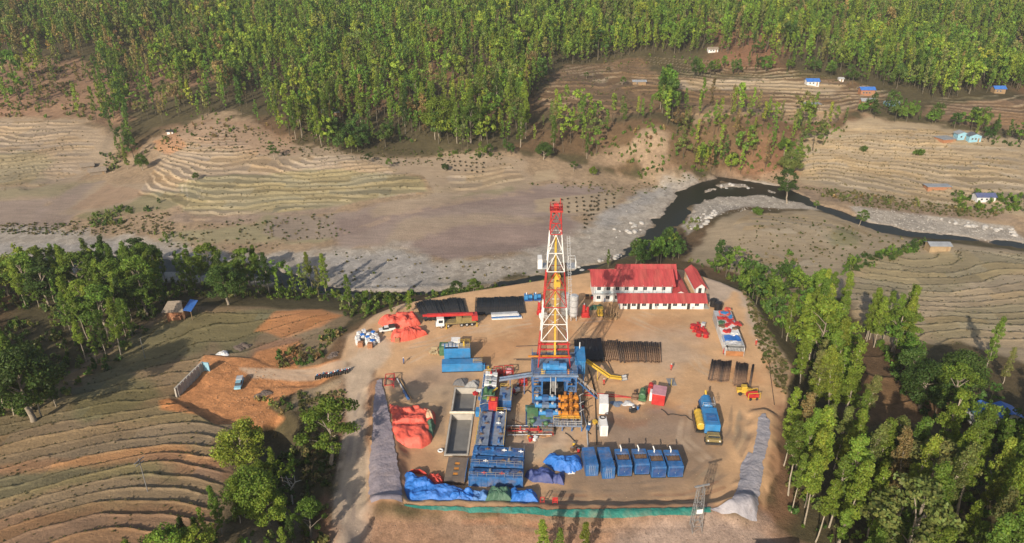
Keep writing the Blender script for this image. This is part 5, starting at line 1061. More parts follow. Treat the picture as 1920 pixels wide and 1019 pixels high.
        MB().box(-.05,wd+.05,-.05 if k else .9,l3-.12,2.6,2.7).build('roof',[lsteel,white,lsteel][k],e)
    def sheet(k,y0,y1,m_,lab,x0=0,x1=4.6,z=2.78):
        mb=MB(); n=8; V=[];F=[]; r_=random.Random(hash_(lab))
        for j in range(n+1):
            for i in range(n+1):
                x=x0+(x1-x0)*i/n; y=y0+(y1-y0)*j/n; zz=z+r_.uniform(0,.28)-(.5 if i in(0,n) else 0)*(1 if x0<=0.01 or x1>=4.59 else 0); V.append((x+(-.12 if i==0 else .12 if i==n else 0),y,zz))
        for j in range(n):
            for i in range(n): F.append((j*(n+1)+i,j*(n+1)+i+1,(j+1)*(n+1)+i+1,(j+1)*(n+1)+i))
        mb.add(V,F,True); ob=mb.build('roof_sheet',m_); ob.location=o; ob.rotation_euler=(0,0,ang); tag(ob,lab,'tarpaulin')
    sheet(0,.9,2.6,t_white,'white sheet over the open end of the cluttered container row'); sheet(0,2.8,5.6,t_blue,'blue sheet across the roof nearest the open rusty container'); sheet(1,L*.70,L*.80,t_red,'red sheet with a blue patch at the far end of the cluttered row',.3,4.4); sheet(1,L*.84,L*.98,t_or,'orange-red sheet bunched at the very end of the cluttered row',1.0,4.6)
    cl=[(1362,612,'red'),(1371,605,'red'),(1377,617,'rust'),(1352,606,'green'),(1364,622,'red'),(1374,628,'white'),(1358,598,'red'),(1370,596,'blue'),(1366,580,'or'),(1360,588,'blue'),(1380,608,'red'),(1356,614,'rust')]
    for i,(x,y,c) in enumerate(cl):
        p=W(x,y,2.75); m=MB(); rr=random.Random(i)
        for k in range(5): a,b,s=rr.uniform(-.7,.7),rr.uniform(-.7,.7),rr.uniform(.25,.6); m.box(a-s,a+s,b-s*.7,b+s*.7,0,s*.8,rz=rr.uniform(0,3))
        ob=m.build('crate_pile',{'red':red,'rust':rust,'green':green,'white':white,'blue':blue2,'or':t_or}[c]); ob.location=p; w2={'red':'red','rust':'brown','green':'green','white':'white','blue':'blue','or':'orange-red'}[c]
        tag(ob,f"{w2} heap of gear on the container roofs, {ordinal(1+sum(1 for q in cl[:i] if q[2]==c and True))} {w2} one counted from the camp side",'gear','gear piled on the container roofs')
    for i,(x,y,h) in enumerate(((1337,574,2.4),(1346,582,2.7))):
        o2=W(x,y); e=empty('water_tank',o2,0,['shorter black plastic water tank touching the end of the cabin row','taller black plastic water tank nearer the cluttered containers'][i],'water tank'); m=MB().cyl((0,0,0),(0,0,h*.85),1.0,n=16).cyl((0,0,h*.85),(0,0,h),1.0,.35,n=16)
        for k in range(5): m.cyl((0,0,.25+k*.4),(0,0,.35+k*.4),1.05,n=16)
        m.build('body',mat('black plastic',(.02,.02,.022),.4,dirt=.1),e); MB().cyl((0,0,h),(0,0,h+.12),.33,n=12).build('lid',dark,e)
    # silos behind the mast
    for i,(x,y) in enumerate(((1059,596),(1075,600))):
        o2=W(x,y); e=empty('silo',o2,0,['pale grey cement silo half hidden by the mast','pale grey cement silo standing clear at the side of the mast'][i],'silo'); 
        MB().tank((0,0,1.6),(0,0,7.4),1.15).build('body',lsteel,e); 
        for z in (2.4,4.3,6.2): MB().cyl((0,0,z),(0,0,z+.12),1.2,n=14).build('hoop',steel,e)
        MB().cyl((0,0,.6),(0,0,1.6),.25,1.1,n=12).build('cone',lsteel,e)
        for a in range(4): q=a*math.pi/2+.78; MB().box(math.cos(q)*1-.08,math.cos(q)*1+.08,math.sin(q)*1-.08,math.sin(q)*1+.08,0,1.8).build('leg',lsteel,e)
# ---------------------------------------------------------------- tarpaulins and sheets
def blocky(x,y,seed):
    xi,yi=math.floor(x),math.floor(y); xf,yf=x-xi,y-yi; u=min(1,max(0,(xf-.5)*3.2+.5)); v=min(1,max(0,(yf-.5)*3.2+.5))
    h=lambda a,b: math.modf(abs(math.sin(a*127.1+b*311.7+seed*7.3)*43758.5453))[0]
    return (h(xi,yi)*(1-u)+h(xi+1,yi)*u)*(1-v)+(h(xi,yi+1)*(1-u)+h(xi+1,yi+1)*u)*v
def heap(name,pts,h,m_,lab,cat='tarpaulin heap',lump=.5,seed=0,flat=.55,nr=22,na=130):
    """goods under a tarpaulin; pts = photo outline with height of each outline point's fold above ground"""
    Pw=[W(p[0],p[1],(p[2] if len(p)>2 else 0)) for p in pts]; c=sum((Vector((p.x,p.y,0)) for p in Pw),Vector())/len(Pw); Pw=[c+(Vector((p.x,p.y,0))-c)*1.09 for p in Pw]
    L=[0]; n=len(Pw)
    for i in range(n): L.append(L[-1]+(Pw[(i+1)%n]-Pw[i]).length)
    r_=np.random.default_rng(seed+3); V=[];F=[]
    for k in range(na):
        t=L[-1]*k/na; i=max(j for j in range(n) if L[j]<=t+1e-9); f=(t-L[i])/(L[i+1]-L[i]); e=Pw[i].lerp(Pw[(i+1)%n],f); e.z=0; e=e+(e-c).normalized()*float(fbm(np.array([k*.35]),np.array([seed*3.]),1,2)[0]-.37)*.45
        for j in range(nr+1):
            s=1-j/nr; q=c+(e-c)*(s if j<nr else 0.02); d=(e-c).length*(1-s)
            prof=math.sin(min(1,d/1.5)*math.pi/2)**.75*(.82+.18*min(1,d/3.5))
            l=float(fbm(np.array([q.x*.45+seed]),np.array([q.y*.45]),seed,3)[0]-.44)*lump*3.2; rg=abs(float(vnoise(np.array([q.x*1.3+q.y*.6]),np.array([q.y*1.1-q.x*.5]),seed+9)[0])-.5)*2; l=l*.5+(blocky(q.x*.62+seed,q.y*.62,seed)-.5)*h*.42-(.22*(1-rg)**5); l2=.35*(float(vnoise(np.array([q.x*2.1]),np.array([q.y*2.1]),seed+5)[0])-.5)*.45
            fold=abs(math.sin(q.x*1.9+seed))*.06+abs(math.sin(q.y*1.7+seed*.7))*.06
            z=(h*prof+l*min(1,d)+l2*min(1,d)-fold) if j else -.05
            V.append((q.x-c.x,q.y-c.y,max(z,-.05 if j==0 else .12)))
    for k in range(na):
        k2=(k+1)%na
        for j in range(nr): F.append((k*(nr+1)+j,k2*(nr+1)+j,k2*(nr+1)+j+1,k*(nr+1)+j+1))
    o=MB().add(V,F,True).build(name,m_); o.location=c; tag(o,lab,cat)
    # ropes lying over the sheet
    return o
def strip(name,Lp,Rp,m_,lab,dz=.07,n=120,k=10,cat='ground sheet'):
    def rs(P):
        Q=[G(a,b) for a,b in P]; Q=[Vector((q.x,q.y,0)) for q in Q]; L=[0]
        for a,b in zip(Q,Q[1:]): L.append(L[-1]+(b-a).length)
        out=[]
        for i in range(n+1):
            t=L[-1]*i/n; j=max(q for q in range(len(Q)-1) if L[q]<=t+1e-9); f=(t-L[j])/max(L[j+1]-L[j],1e-6); out.append(Q[j].lerp(Q[j+1],f))
        return out
    A=rs(Lp);B=rs(Rp); X=np.array([[A[i].lerp(B[i],j/k).x for j in range(k+1)] for i in range(n+1)]); Y=np.array([[A[i].lerp(B[i],j/k).y for j in range(k+1)] for i in range(n+1)])
    ed=(fbm(X*.9,Y*.9,4,2)-.37)*.8; X[:,0]-=ed[:,0]; X[:,-1]+=ed[:,-1]; 
    Z=terr(X,Y)+dz+fbm(X*1.1,Y*1.1,12,3)*.32; o=A[n//2].copy(); o.z=float(Z.mean())
    V=[(X[i,j]-o.x,Y[i,j]-o.y,Z[i,j]-o.z) for i in range(n+1) for j in range(k+1)]
    F=[(i*(k+1)+j,i*(k+1)+j+1,(i+1)*(k+1)+j+1,(i+1)*(k+1)+j) for i in range(n) for j in range(k)]
    ob=MB().add(V,F,True).build(name,m_); ob.location=o; tag(ob,lab,cat); return ob
def build_tarps():
    heap('tarpaulin_heap',[(735,822),(733,790),(731,762,1),(755,757,2),(793,757,2),(813,765,2),(813,800),(806,828),(790,838),(745,836)],2.1,t_or,'big orange-red tarpaulin heap beside the grey-sheeted bund',seed=1)
    heap('tarpaulin_heap',[(788,762,2.4),(803,758,2.4),(814,763,2.4),(813,782,1.8),(797,782,2.2)],2.55,t_tan,'faded tan sheet folded over the corner of the big orange-red heap',lump=.15,seed=2,nr=12,na=70)
    heap('tarpaulin_heap',[(798,790,1.6),(812,782,1.6),(816,800),(812,820),(803,815,1)],2.3,t_green,'green sheet hanging off the side of the big orange-red heap',lump=.2,seed=3,nr=12,na=70)
    heap('tarpaulin_heap',[(762,895),(758,884,2),(790,882,2.4),(812,890,2.4),(822,918,1),(870,920,1),(880,946),(768,946),(760,920)],1.9,t_blue,'large bright blue tarpaulin heap in the corner behind the green sheeted bund',seed=4)
    heap('tarpaulin_heap',[(800,903),(802,878,2.2),(816,876,2.2),(826,886,1),(832,905),(825,914),(812,912)],2.0,t_red,'red tarpaulin heap leaning against the large bright blue one',seed=5,nr=16,na=90)
    heap('tarpaulin_heap',[(765,886),(760,880,1.6),(785,875,1.6),(800,882,1.4),(790,890)],1.7,t_red,'low red sheet behind the large bright blue heap',seed=15,nr=12,na=70)
    heap('tarpaulin_heap',[(838,947),(846,914,1.8),(888,911,1.8),(893,947)],2.1,t_blue,'blue tarpaulin heap with white edge between the large blue and the dark green ones',seed=6,nr=16,na=90)
    heap('tarpaulin_heap',[(880,948),(885,912,1.7),(918,910,1.7),(920,948)],2.0,mat('washed blue tarpaulin',(.09,.22,.50),.6,scale=.5,var=.3,dirt=.1,bump=.9,bscale=1.6),'washed-out blue tarpaulin heap touching the dark green one',seed=7,nr=16,na=90)
    heap('tarpaulin_heap',[(908,948),(916,911,1.8),(958,910,1.8),(964,948)],2.2,t_green,'dark green tarpaulin heap between blue heaps along the green sheeted bund',seed=8,nr=16,na=90)
    heap('tarpaulin_heap',[(955,948),(957,911,1.8),(992,909,1.8),(1005,922,1),(1010,948)],2.0,t_blue,'blue tarpaulin heap at the open end of the row, next to the red frames',seed=9,nr=16,na=90)
    heap('tarpaulin_heap',[(1021,868),(1028,846,1.8),(1060,844,1.8),(1087,850,1.6),(1090,878),(1070,888),(1040,882)],1.9,t_blue,'bright blue tarpaulin heap on white spilled powder by the plain containers',seed=10)
    heap('tarpaulin_heap',[(985,895),(988,874,1.5),(1015,868,1.6),(1040,878,1.4),(1035,906),(1000,904)],1.7,t_navy,'navy tarpaulin heap nearest the blue mud tanks',seed=11,nr=12,na=70)
    heap('tarpaulin_heap',[(1034,905),(1036,880,1.5),(1058,880,1.4),(1057,910)],1.6,t_navy,'navy tarpaulin heap at the outer end, close to the white wrapped sacks',seed=12,nr=16,na=90)
    heap('tarpaulin_heap',[(1061,884),(1066,880,.5),(1080,881,.4),(1078,889),(1066,890)],.7,t_white,'white wrapped sacks at the foot of the bright blue heap',seed=13,nr=6,na=40,lump=.3)
    heap('tarpaulin_heap',[(712,606),(716,592,2),(745,582,2.2),(780,582,2.2),(786,600,1.5),(770,614),(725,614)],2.2,t_or,'orange-red tarpaulin heap nearest the road bend, behind another one',seed=14)
    heap('tarpaulin_heap',[(736,640),(735,618,2),(760,610,2.4),(785,605,2.4),(797,615,2),(799,628),(770,638),(745,642)],2.5,t_or,'orange-red tarpaulin heap right beside the truck crane, in front of its twin',seed=16)
    # roofed pickup bed and sacks
    strip('bund_sheet',[(706,716),(700,760),(698,820),(692,880),(692,925),(696,945)],[(714,712),(727,760),(734,800),(742,850),(752,905),(755,945)],t_grey,'purplish grey geotextile covering the long bund beside the dirt road')
    strip('bund_sheet',[(758,947),(860,952),(1000,953),(1025,958),(1150,956),(1300,953),(1332,953)],[(758,950),(800,957),(1000,966),(1025,970),(1150,973),(1300,968),(1332,962)],t_teal,'long teal green sheet covering the low bund at the foot of the yard',n=200,k=8)
    strip('bund_sheet',[(1330,956),(1350,950),(1372,938),(1388,900),(1390,870),(1402,850)],[(1338,960),(1400,975),(1418,980),(1424,920),(1430,880),(1425,860)],t_light,'wide pale sheet spreading over the corner of the bund under the leaning tree')
    strip('bund_sheet',[(1402,872),(1414,842),(1418,810),(1422,785),(1430,777)],[(1428,876),(1437,848),(1444,815),(1443,790),(1434,777)],t_light,'narrow pale sheet strip on the bund above the leaning tree',n=60)
    # pale spilled powder
    # sign board on the bund
    for i,(a,b) in enumerate(((715,755),)):
        o,rz,wd=frame((a,952),(b,954),.8); e=empty('sign_board',o,rz,'long white board standing on the end of the grey-sheeted bund','sign'); MB().box(0,wd*.5-.05,0,.08,.2,1.0).build('panel',white,e); MB().box(wd*.5+.05,wd,0,.08,.2,1.0).build('panel',white,e); MB().box(wd*.46,wd*.5,-.02,-.004,.45,.75).build('emblem',broof,e)
        for x in (.2,wd*.5,wd-.2): MB().box(x-.05,x+.05,.08,.18,-1,1.0).build('post',lsteel,e)
build_containers(); build_tarps()
print('e',time.time()-T0)
# ---------------------------------------------------------------- pipes
_pm={}
def pipe_mesh(L,r,m):
    k=(round(L,1),r,m.name)
    if k not in _pm:
        b=MB(); n=10; ri=r*.8; V=[]
        for y in (0,L):
            for rr in (r,ri):
                for i in range(n): a=2*math.pi*i/n; V.append((rr*math.cos(a),y,rr*math.sin(a)))
        F=[];S=[]
        for i in range(n):
            j=(i+1)%n; F.append((i,2*n+i,2*n+j,j)); F.append((n+i,n+j,3*n+j,3*n+i)); F.append((i,j,n+j,n+i)); F.append((2*n+i,3*n+i,3*n+j,2*n+j))
        b.add(V,F,True); b.cyl((0,.02,0),(0,.3,0),r*1.22,n=n,cap=False); me=bpy.data.meshes.new('pipe'); me.from_pydata(b.v,[],b.f); me.polygons.foreach_set('use_smooth',b.sm); me.materials.append(m); _pm[k]=me
    return _pm[k]
def rack(nl,nr,fl,fr,n,r,m,lab,group,layers=None,z0=.3,seed=0,start=1,tail='',mm=None):
    g=random.Random(seed); a,b,c,d=W(*nl),W(*nr),W(*fl),W(*fr); cnt=0; L=round(((c-a).length+(d-b).length)/2,1)
    rows=[(i/(n-1),0,i) for i in range(n)]
    if layers: rows+=[(i/(n-1),k,i) for k,f in layers for i in range(n) if f(i/(n-1))]
    for t,k,i in rows:
        p=a.lerp(b,t); q=c.lerp(d,t); o=bpy.data.objects.new('pipe',pipe_mesh(L,r,g.choice(mm) if mm else m)); link(o)
        j=g.uniform(-.35,.35); dv=(q-p).normalized(); p=p+dv*j; o.location=(p.x,p.y,z0+r+k*r*1.85); o.rotation_euler=(0,0,math.atan2(-dv.x,dv.y)+g.uniform(-.006,.006))
        nm=ordinal(i+start) if k==0 else ordinal(i+start)
        tag(o,(f"{lab}, {nm} from {tail}" if k==0 else f"{lab} {ordinal(k+1)} layer, above {nm} from {tail}"),'pipe',group)
    for f in (.15,.5,.85):
        p=a.lerp(c,f); q=b.lerp(d,f); dd=(q-p).normalized(); e=MB().beam((0,0,z0/2),(q-p)+dd*.6+Vector((0,0,z0/2)),.25,z0).build('rack_sleeper',wood); e.location=p-dd*.3
        tag(e,f"timber sleeper under the {group}, {['near','middle','far'][[.15,.5,.85].index(f)]} one",'sleeper','sleepers under the pipes')
rust2=mat('brown drill pipe',(.22,.135,.085),.75,scale=1,var=.5,dirt=.5); rust3=mat('dark brown drill pipe',(.10,.07,.055),.75,scale=1,var=.5,dirt=.3)
def build_pipes():
    rack((797,604),(877,597),(779,573),(868,562),38,.17,black,'black pipe of the humped stack','pipes of the humped black stack',[(1,lambda t:.06<t<.46 or .56<t<.96),(2,lambda t:.14<t<.36 or .66<t<.86)],tail='the red tarpaulins',seed=1)
    rack((891,593),(984,590),(893,563),(978,558),44,.155,black,'black pipe of the flat stack','pipes of the flat black stack',tail='the humped stack side',seed=2)
    rack((1081,681),(1132,680),(1077,640),(1126,640),22,.16,black,'black pipe behind the blue doghouse','black pipes behind the rig',[(1,lambda t:t>.1)],tail='the mast',seed=3)
    rack((1136,680),(1163,678),(1129,641),(1157,642),9,.13,rust2,'greyish brown drill pipe','thin brown drill pipes',tail='the black pipes',seed=4)
    rack((1163,682),(1238,683),(1157,642),(1237,648),21,.17,rust,'rusty pipe of the long brown row','rusty pipes of the long brown row',tail='the thin drill pipes',seed=5,mm=[rust,rust2,rust3])
    rack((1328,716),(1364,719),(1335,680),(1370,681),13,.19,rust,'rusty pipe of the square stack by the yard edge','pipes of the square rusty stack',tail='the yard centre',seed=6,mm=[rust,rust2,rust3])
    rack((1374,725),(1396,728),(1381,683),(1402,687),9,.18,rust2,'rusty pipe of the smaller narrow stack','pipes of the small rusty stack',tail='the square stack',seed=7,mm=[rust,rust2,rust3])
    a,b=W(1405,729),W(1412,687); o=bpy.data.objects.new('pipe',pipe_mesh((b-a).length,.28,rust3)); link(o); o.location=a+Vector((0,0,.3)); o.rotation_euler=(0,0,math.atan2(-(b-a).x,(b-a).y)); tag(o,'single thick dark pipe lying apart beside the small rusty stack','pipe')
    o,rz,wd=frame((922,601),(979,598)); e=empty('panel_stack',o,rz,'stack of long white and blue panels in front of the flat black pipes','panels')
    for k,m in enumerate((white,blue,white,lsteel)): MB().box(0,wd*(1-.04*k),k*.5,k*.5+1.2,.1+k*.22,.3+k*.22).build('panel',m,e)
# ---------------------------------------------------------------- vehicles
def wheel(e,x,y,r,wd=.3):
    t=MB().cyl((x,y-wd/2,r),(x,y+wd/2,r),r,n=16).build('tyre',tyre,e); t.name='wheel'; MB().cyl((x,y-wd/2-.02,r),(x,y+wd/2+.02,r),r*.5,n=10).build('rim',lsteel,t)
def truck(o,rz,L,wd,cab,lab,cat='truck',name='truck',axles=(),cabL=2.2,cabH=2.7):
    """cab at x=0 end, length along +x"""
    e=empty(name,o,rz,lab,cat); MB().box(.2,L,.35,.6,.7,.95).box(.2,L,wd-.6,wd-.35,.7,.95).box(.3,L,.36,wd-.36,.85,1.0).build('chassis',dark,e)
    c=MB(); V=[(0,0,.6),(cabL,0,.6),(cabL,wd,.6),(0,wd,.6),(0,.0,1.5),(cabL,0,1.5),(cabL,wd,1.5),(0,wd,1.5),(.3,.1,cabH),(cabL,.1,cabH),(cabL,wd-.1,cabH),(.3,wd-.1,cabH)]
    c.add(V,[(3,2,1,0),(0,1,5,4),(1,2,6,5),(2,3,7,6),(3,0,4,7),(4,5,9,8),(5,6,10,9),(6,7,11,10),(7,4,8,11),(8,9,10,11)]); cb=c.build('cab',cab,e,.04)
    MB().add([(-.01,.2,1.6),(-.01,wd-.2,1.6),(.25,wd-.25,cabH-.12),(.25,.25,cabH-.12)],[(0,3,2,1)]).build('windscreen',glass,e)
    for y in (-.01,wd+.01):
        s_=.06 if y<0 else -.06; MB().box(.7,cabL-.35,y+s_*.3-.02,y+s_*.3+.02,1.6,cabH-.3).build('side_window',glass,e)
    for y in (.3,wd-.3): MB().cyl((-.06,y,.9),(0.02,y,.9),.13,n=8).build('headlight',white,e)
    MB().box(-.15,.05,.05,wd-.05,.45,.7).build('bumper',steel,e)
    for x in axles:
        for y in (.17,wd-.17): wheel(e,x,y,.52)
    return e
def build_vehicles():
    o,rz,wd=frame((818,617),(884,612)); W_=2.5
    e=truck(o,rz,11,W_,white,'truck crane with white cab and long red boom parked in front of the humped pipes','crane',name='truck_crane',axles=(1.4,3.2,6.8,8.2,9.6))
    MB().box(2.3,10.8,.1,2.4,1.0,1.35).build('deck',mat('khaki paint',(.24,.185,.075),.6,dirt=.3),e); b=MB().beam((10,1.25,3.1),(-2.2,1.25,3.6),.75,.75).beam((-2.2,1.25,3.6),(-3.4,1.25,3.6),.5,.5); b.build('boom',red,e)
    t=MB().box(7.0,10.6,.2,2.3,1.35,2.5); t.build('turret',MATS['khaki paint'],e); MB().box(9.6,11.2,.1,2.4,1.5,3.0).build('counterweight',red,e); MB().box(5.4,6.9,.2,1.2,1.35,2.9).build('operator_cabin',MATS['khaki paint'],e)
    for x in (2.7,10.9):
        for y in (-.3,2.8): MB().cyl((x,y,.1),(x,y,1.2),.12,n=8).cyl((x,y,0),(x,y,.12),.3,n=8).build('outrigger',yellow,e)
    # big blue tank truck, cab toward the viewer
    a,b=W(1322,836),W(1353,838); wd=(b-a).length; L=(W(1331,742,3.0)-W(1322,836)).length; rz=math.atan2(b.y-a.y,b.x-a.x)
    e=empty('mixing_truck',a,rz,'long blue box-bodied truck with low yellow cab facing the containers','truck')
    MB().box(.3,wd-.3,.6,L,.8,1.1).build('chassis',dark,e); MB().box(.15,wd-.15,0,1.9,.6,1.6).box(.4,wd-.4,.6,1.9,1.6,2.2).build('cab',MATS['khaki paint'],e,.08); MB().box(.5,wd-.5,.52,.6,1.7,2.1).build('windscreen',glass,e); MB().box(.0,wd,-.3,0,.5,1.0).build('bumper',dark,e)
    for x in (.5,wd-.5): MB().cyl((x,-.06,1.3),(x,.02,1.3),.16,n=8).build('headlight',white,e)
    MB().box(.1,wd-.1,2.7,L*.62,1.1,3.3).wall_ribs(.15,wd-.15,2.8,L*.61,1.2,3.2,.6,.05).build('tank_body',blue2,e,.06); MB().box(.6,wd-.6,L*.27,L*.44,3.3,3.5).build('hatch',blue,e)
    MB().tank((wd/2,L*.68,2.3),(wd/2,L*.93,2.3),wd*.36).build('rear_tank',blue2,e); MB().box(.4,wd-.4,L*.63,L*.99,1.1,1.6).build('rear_frame',blue,e); MB().rail([(.4,L*.63,0),(wd-.4,L*.63,0),(wd-.4,L*.8,0)],3.3,1,1,.05).build('railing',lsteel,e); MB().cyl((wd/2,L*.9,2.9),(wd/2,L*1.0,3.9),.25,n=8).build('filler_pipe',yellow,e)
    for y in (1.3,L*.5,L*.58,L*.86):
        for x in (.2,wd-.2): t=MB().cyl((x-.2,y,.55),(x+.2,y,.55),.55,n=14).build('wheel',tyre,e)
    a,b=W(1304,815),W(1323,816); wd=(b-a).length; L=(W(1306,770,2)-W(1304,815)).length
    e=empty('tanker_trailer',a,rz,'yellow ribbed cylindrical tank on a dark trailer beside the blue truck','tanker'); MB().box(0,wd,0,L,.5,.8).build('frame',dark,e); MB().tank((wd/2,.5,1.75),(wd/2,L-.5,1.75),wd*.42).build('tank',yellow,e)
    m=MB()
    for i in range(4): y=1+i*(L-2)/3; m.cyl((wd/2,y,1.75),(wd/2,y+.12,1.75),wd*.44,n=14)
    m.build('band',yellow,e); MB().box(-.12,.0,0,L,.5,1.9).build('side_board',rust3,e)
    for y in (1.2,2.4,L-1.4):
        for x in (.15,wd-.15): MB().cyl((x-.18,y,.48),(x+.18,y,.48),.48,n=14).build('wheel',tyre,e)
    # small machines at the yard edge
    o=W(1380,742); e=empty('loader',o,-.1,'small yellow loader parked near the small rusty pipes','loader'); MB().box(.2,3.4,.2,1.6,.6,1.3).box(1.2,2.4,.3,1.5,1.3,2.2).build('body',yellow,e,.05); MB().beam((3.2,.4,1.1),(4.6,.4,.6),.18).beam((3.2,1.4,1.1),(4.6,1.4,.6),.18).build('lift_arm',yellow,e); MB().box(4.4,5.0,.1,1.7,.2,.7).build('bucket',yellow,e)
    for x in (.9,2.8):
        for y in (.15,1.65): MB().cyl((x,y-.18,.45),(x,y+.18,.45),.45,n=12).build('wheel',tyre,e)
    o=W(1402,752); e=empty('compressor',o,.1,'red compressor cart with yellow frame next to the small loader','compressor'); MB().box(.1,2.6,.2,1.6,.5,1.4).cyl((.3,.9,1.5),(2.4,.9,1.5),.4).build('body',red,e,.04); MB().beam((0,.0,.5),(2.8,0,.5),.14).beam((0,1.8,.5),(2.8,1.8,.5),.14).beam((0,0,1.9),(2.8,0,1.9),.12).beam((0,1.8,1.9),(2.8,1.8,1.9),.12).box(-.06,.06,-.06,.06,.4,1.95).box(2.74,2.86,-.06,.06,.4,1.95).box(-.06,.06,1.74,1.86,.4,1.95).box(2.74,2.86,1.74,1.86,.4,1.95).build('roll_frame',yellow,e)
    for x in (.6,2.1):
        for y in (0,1.8): MB().cyl((x,y-.1,.35),(x,y+.1,.35),.35,n=12).build('wheel',tyre,e)
    # pickups
    def pickup(px,py,rz,body,lab,cover=None):
        o=G(px,py); e=empty('pickup_truck',o,rz,lab,'pickup'); W2=1.8; e.scale=(.85,.85,.85)
        MB().box(0,5,0,W2,.45,1.0).box(3.0,3.1,.0,W2,1,1.25).box(4.9,5,0,W2,1,1.3).box(3,5,0,.08,1,1.3).box(3,5,W2-.08,W2,1,1.3).build('body',body,e,.05)
        c=MB(); V=[(1.1,.05,1.0),(3,.05,1.0),(3,W2-.05,1.0),(1.1,W2-.05,1.0),(1.6,.2,1.65),(2.9,.2,1.65),(2.9,W2-.2,1.65),(1.6,W2-.2,1.65)]; c.add(V,[(0,1,5,4),(1,2,6,5),(2,3,7,6),(3,0,4,7)]); c.build('cabin_glass',glass,e); MB().box(1.6,2.9,.2,W2-.2,1.65,1.72).build('roof',body,e)
        for x in (.9,4.0):
            for y in (.12,W2-.12): MB().cyl((x,y-.12,.36),(x,y+.12,.36),.36,n=12).build('wheel',tyre,e)
        if cover: MB().box(3.05,4.95,.05,W2-.05,1.3,1.9).build('load_cover',cover,e)
    pickup(978,548,.1,skyb,'pale blue pickup parked behind the blue skid nearest the flat pipes',dark); pickup(1003,545,.15,white,'white pickup parked just behind the mast by the river edge',dark); pickup(452,733,1.72,skyb,'small pale blue pickup with covered load parked in the orange lot',lsteel)
    pickup(712,626,.3,white,'white topped pickup between the sacks and the orange-red heap',dark)
    # motorcycles
    g=random.Random(3); proto_=None
    for i in range(15):
        t=i/14; p=G(592+60*t,713-13*t+g.uniform(-1.2,1.2))
        if proto_ is None:
            e=empty('motorcycle',p,0,'x','motorcycle','motorcycles parked along the roadside'); 
            for x in (0,1.3): MB().cyl((x,-.06,.32),(x,.06,.32),.32,n=12).build('wheel',tyre,e)
            MB().beam((0,0,.4),(.5,0,.75),.12).beam((.35,0,.4),(1.0,0,.45),.28,.3).beam((1.0,0,.85),(1.3,0,.35),.08).build('frame',steel,e); MB().box(-.15,.6,-.14,.14,.75,.88).build('seat',dark,e); MB().ball((.8,0,.88),.22,8,5,(1.3,.8,.8)).build('fuel_tank',[blue2,red,white][0],e); MB().beam((1.05,-.35,1.08),(1.05,.35,1.08),.05).beam((1.05,0,1.08),(1.15,0,.8),.06).build('handlebar',lsteel,e); MB().ball((1.28,0,.88),.13,8,5).build('headlight',white,e)
            proto_=e; c=e
        else: c=copy_tree(proto_)
        c.location=p; c.rotation_euler=(0,0,g.uniform(.9,1.5))
        c['label']=f"parked motorcycle, "+("at the field end of the roadside row" if i==0 else "at the dirt road end of the roadside row" if i==14 else ordinal(i+1)+" in the roadside row counted from the field end")
        if i%3: 
            for ch in c.children:
                if ch.name.startswith('fuel_tank'): ch.data=ch.data.copy(); ch.data.materials[0]=[red,white][i%3-1]
# ---------------------------------------------------------------- mud system
def block(A,B,Cc,h,name,lab,cat='tank',wallm=blue,deck=blue,stuffn=6,seed=0,rails=(),z0=0.0,hatchm=None):
    a,b,c=W(A[0],A[1],h),W(B[0],B[1],h),W(Cc[0],Cc[1],h); v=c-a; ang=math.atan2(-v.x,v.y); L=v.length; wd=(b-a).length*math.cos(math.atan2(b.y-a.y,b.x-a.x)-ang)
    e=empty(name,(a.x,a.y,0),ang,lab,cat); m=MB().box(0,wd,0,L,z0,h-.08)
    n=max(2,int(wd/1.1))
    for i in range(n+1): m.box(wd*i/n-.05,wd*i/n+.05,-.1,0,z0,h-.1)
    n=max(2,int(L/1.1))
    for i in range(n+1): m.box(-.1,0,L*i/n-.05,L*i/n+.05,z0,h-.1).box(wd,wd+.1,L*i/n-.05,L*i/n+.05,z0,h-.1)
    m.build('tank_wall',wallm,e); MB().box(-.1,wd+.1,-.1,L+.1,h-.08,h).build('deck',deck,e)
    g=random.Random(seed)
    for i in range(stuffn):
        t=(i+.5)/stuffn
        x,y=(wd*t,L*g.uniform(.3,.7)) if wd>L else (wd*g.uniform(.3,.7),L*t)
        k=i%3
        if k==0: q=MB().box(x-.3,x+.3,y-.3,y+.3,h,h+.18).cyl((x,y,h+.18),(x,y,h+.75),.2,n=10).build('agitator',steel if g.random()<.5 else blue,e)
        elif k==1: MB().box(x-.45,x+.45,y-.35,y+.35,h+.003,h+.1).box(x-.3,x+.3,y-.04,y+.04,h+.1,h+.16).build('hatch',hatchm or dblue,e)
        else: MB().cyl((x-.5,y,h+.2),(x+.5,y,h+.2),.09,n=8).box(x-.1,x+.1,y-.1,y+.1,h,h+.3).cyl((x,y,h+.3),(x,y,h+.45),.18,n=8).build('valve',g.choice([rust,white,steel,red]),e)
    for r_ in rails: MB().rail([(wd*r[0],L*r[1],0) for r in r_[0]],h,1.0,1.5,.06).build('railing',r_[1],e)
    return e,wd,L
deckg=mat('greyish blue deck',(.19,.24,.33),.6,scale=.7,var=.4,dirt=.4)
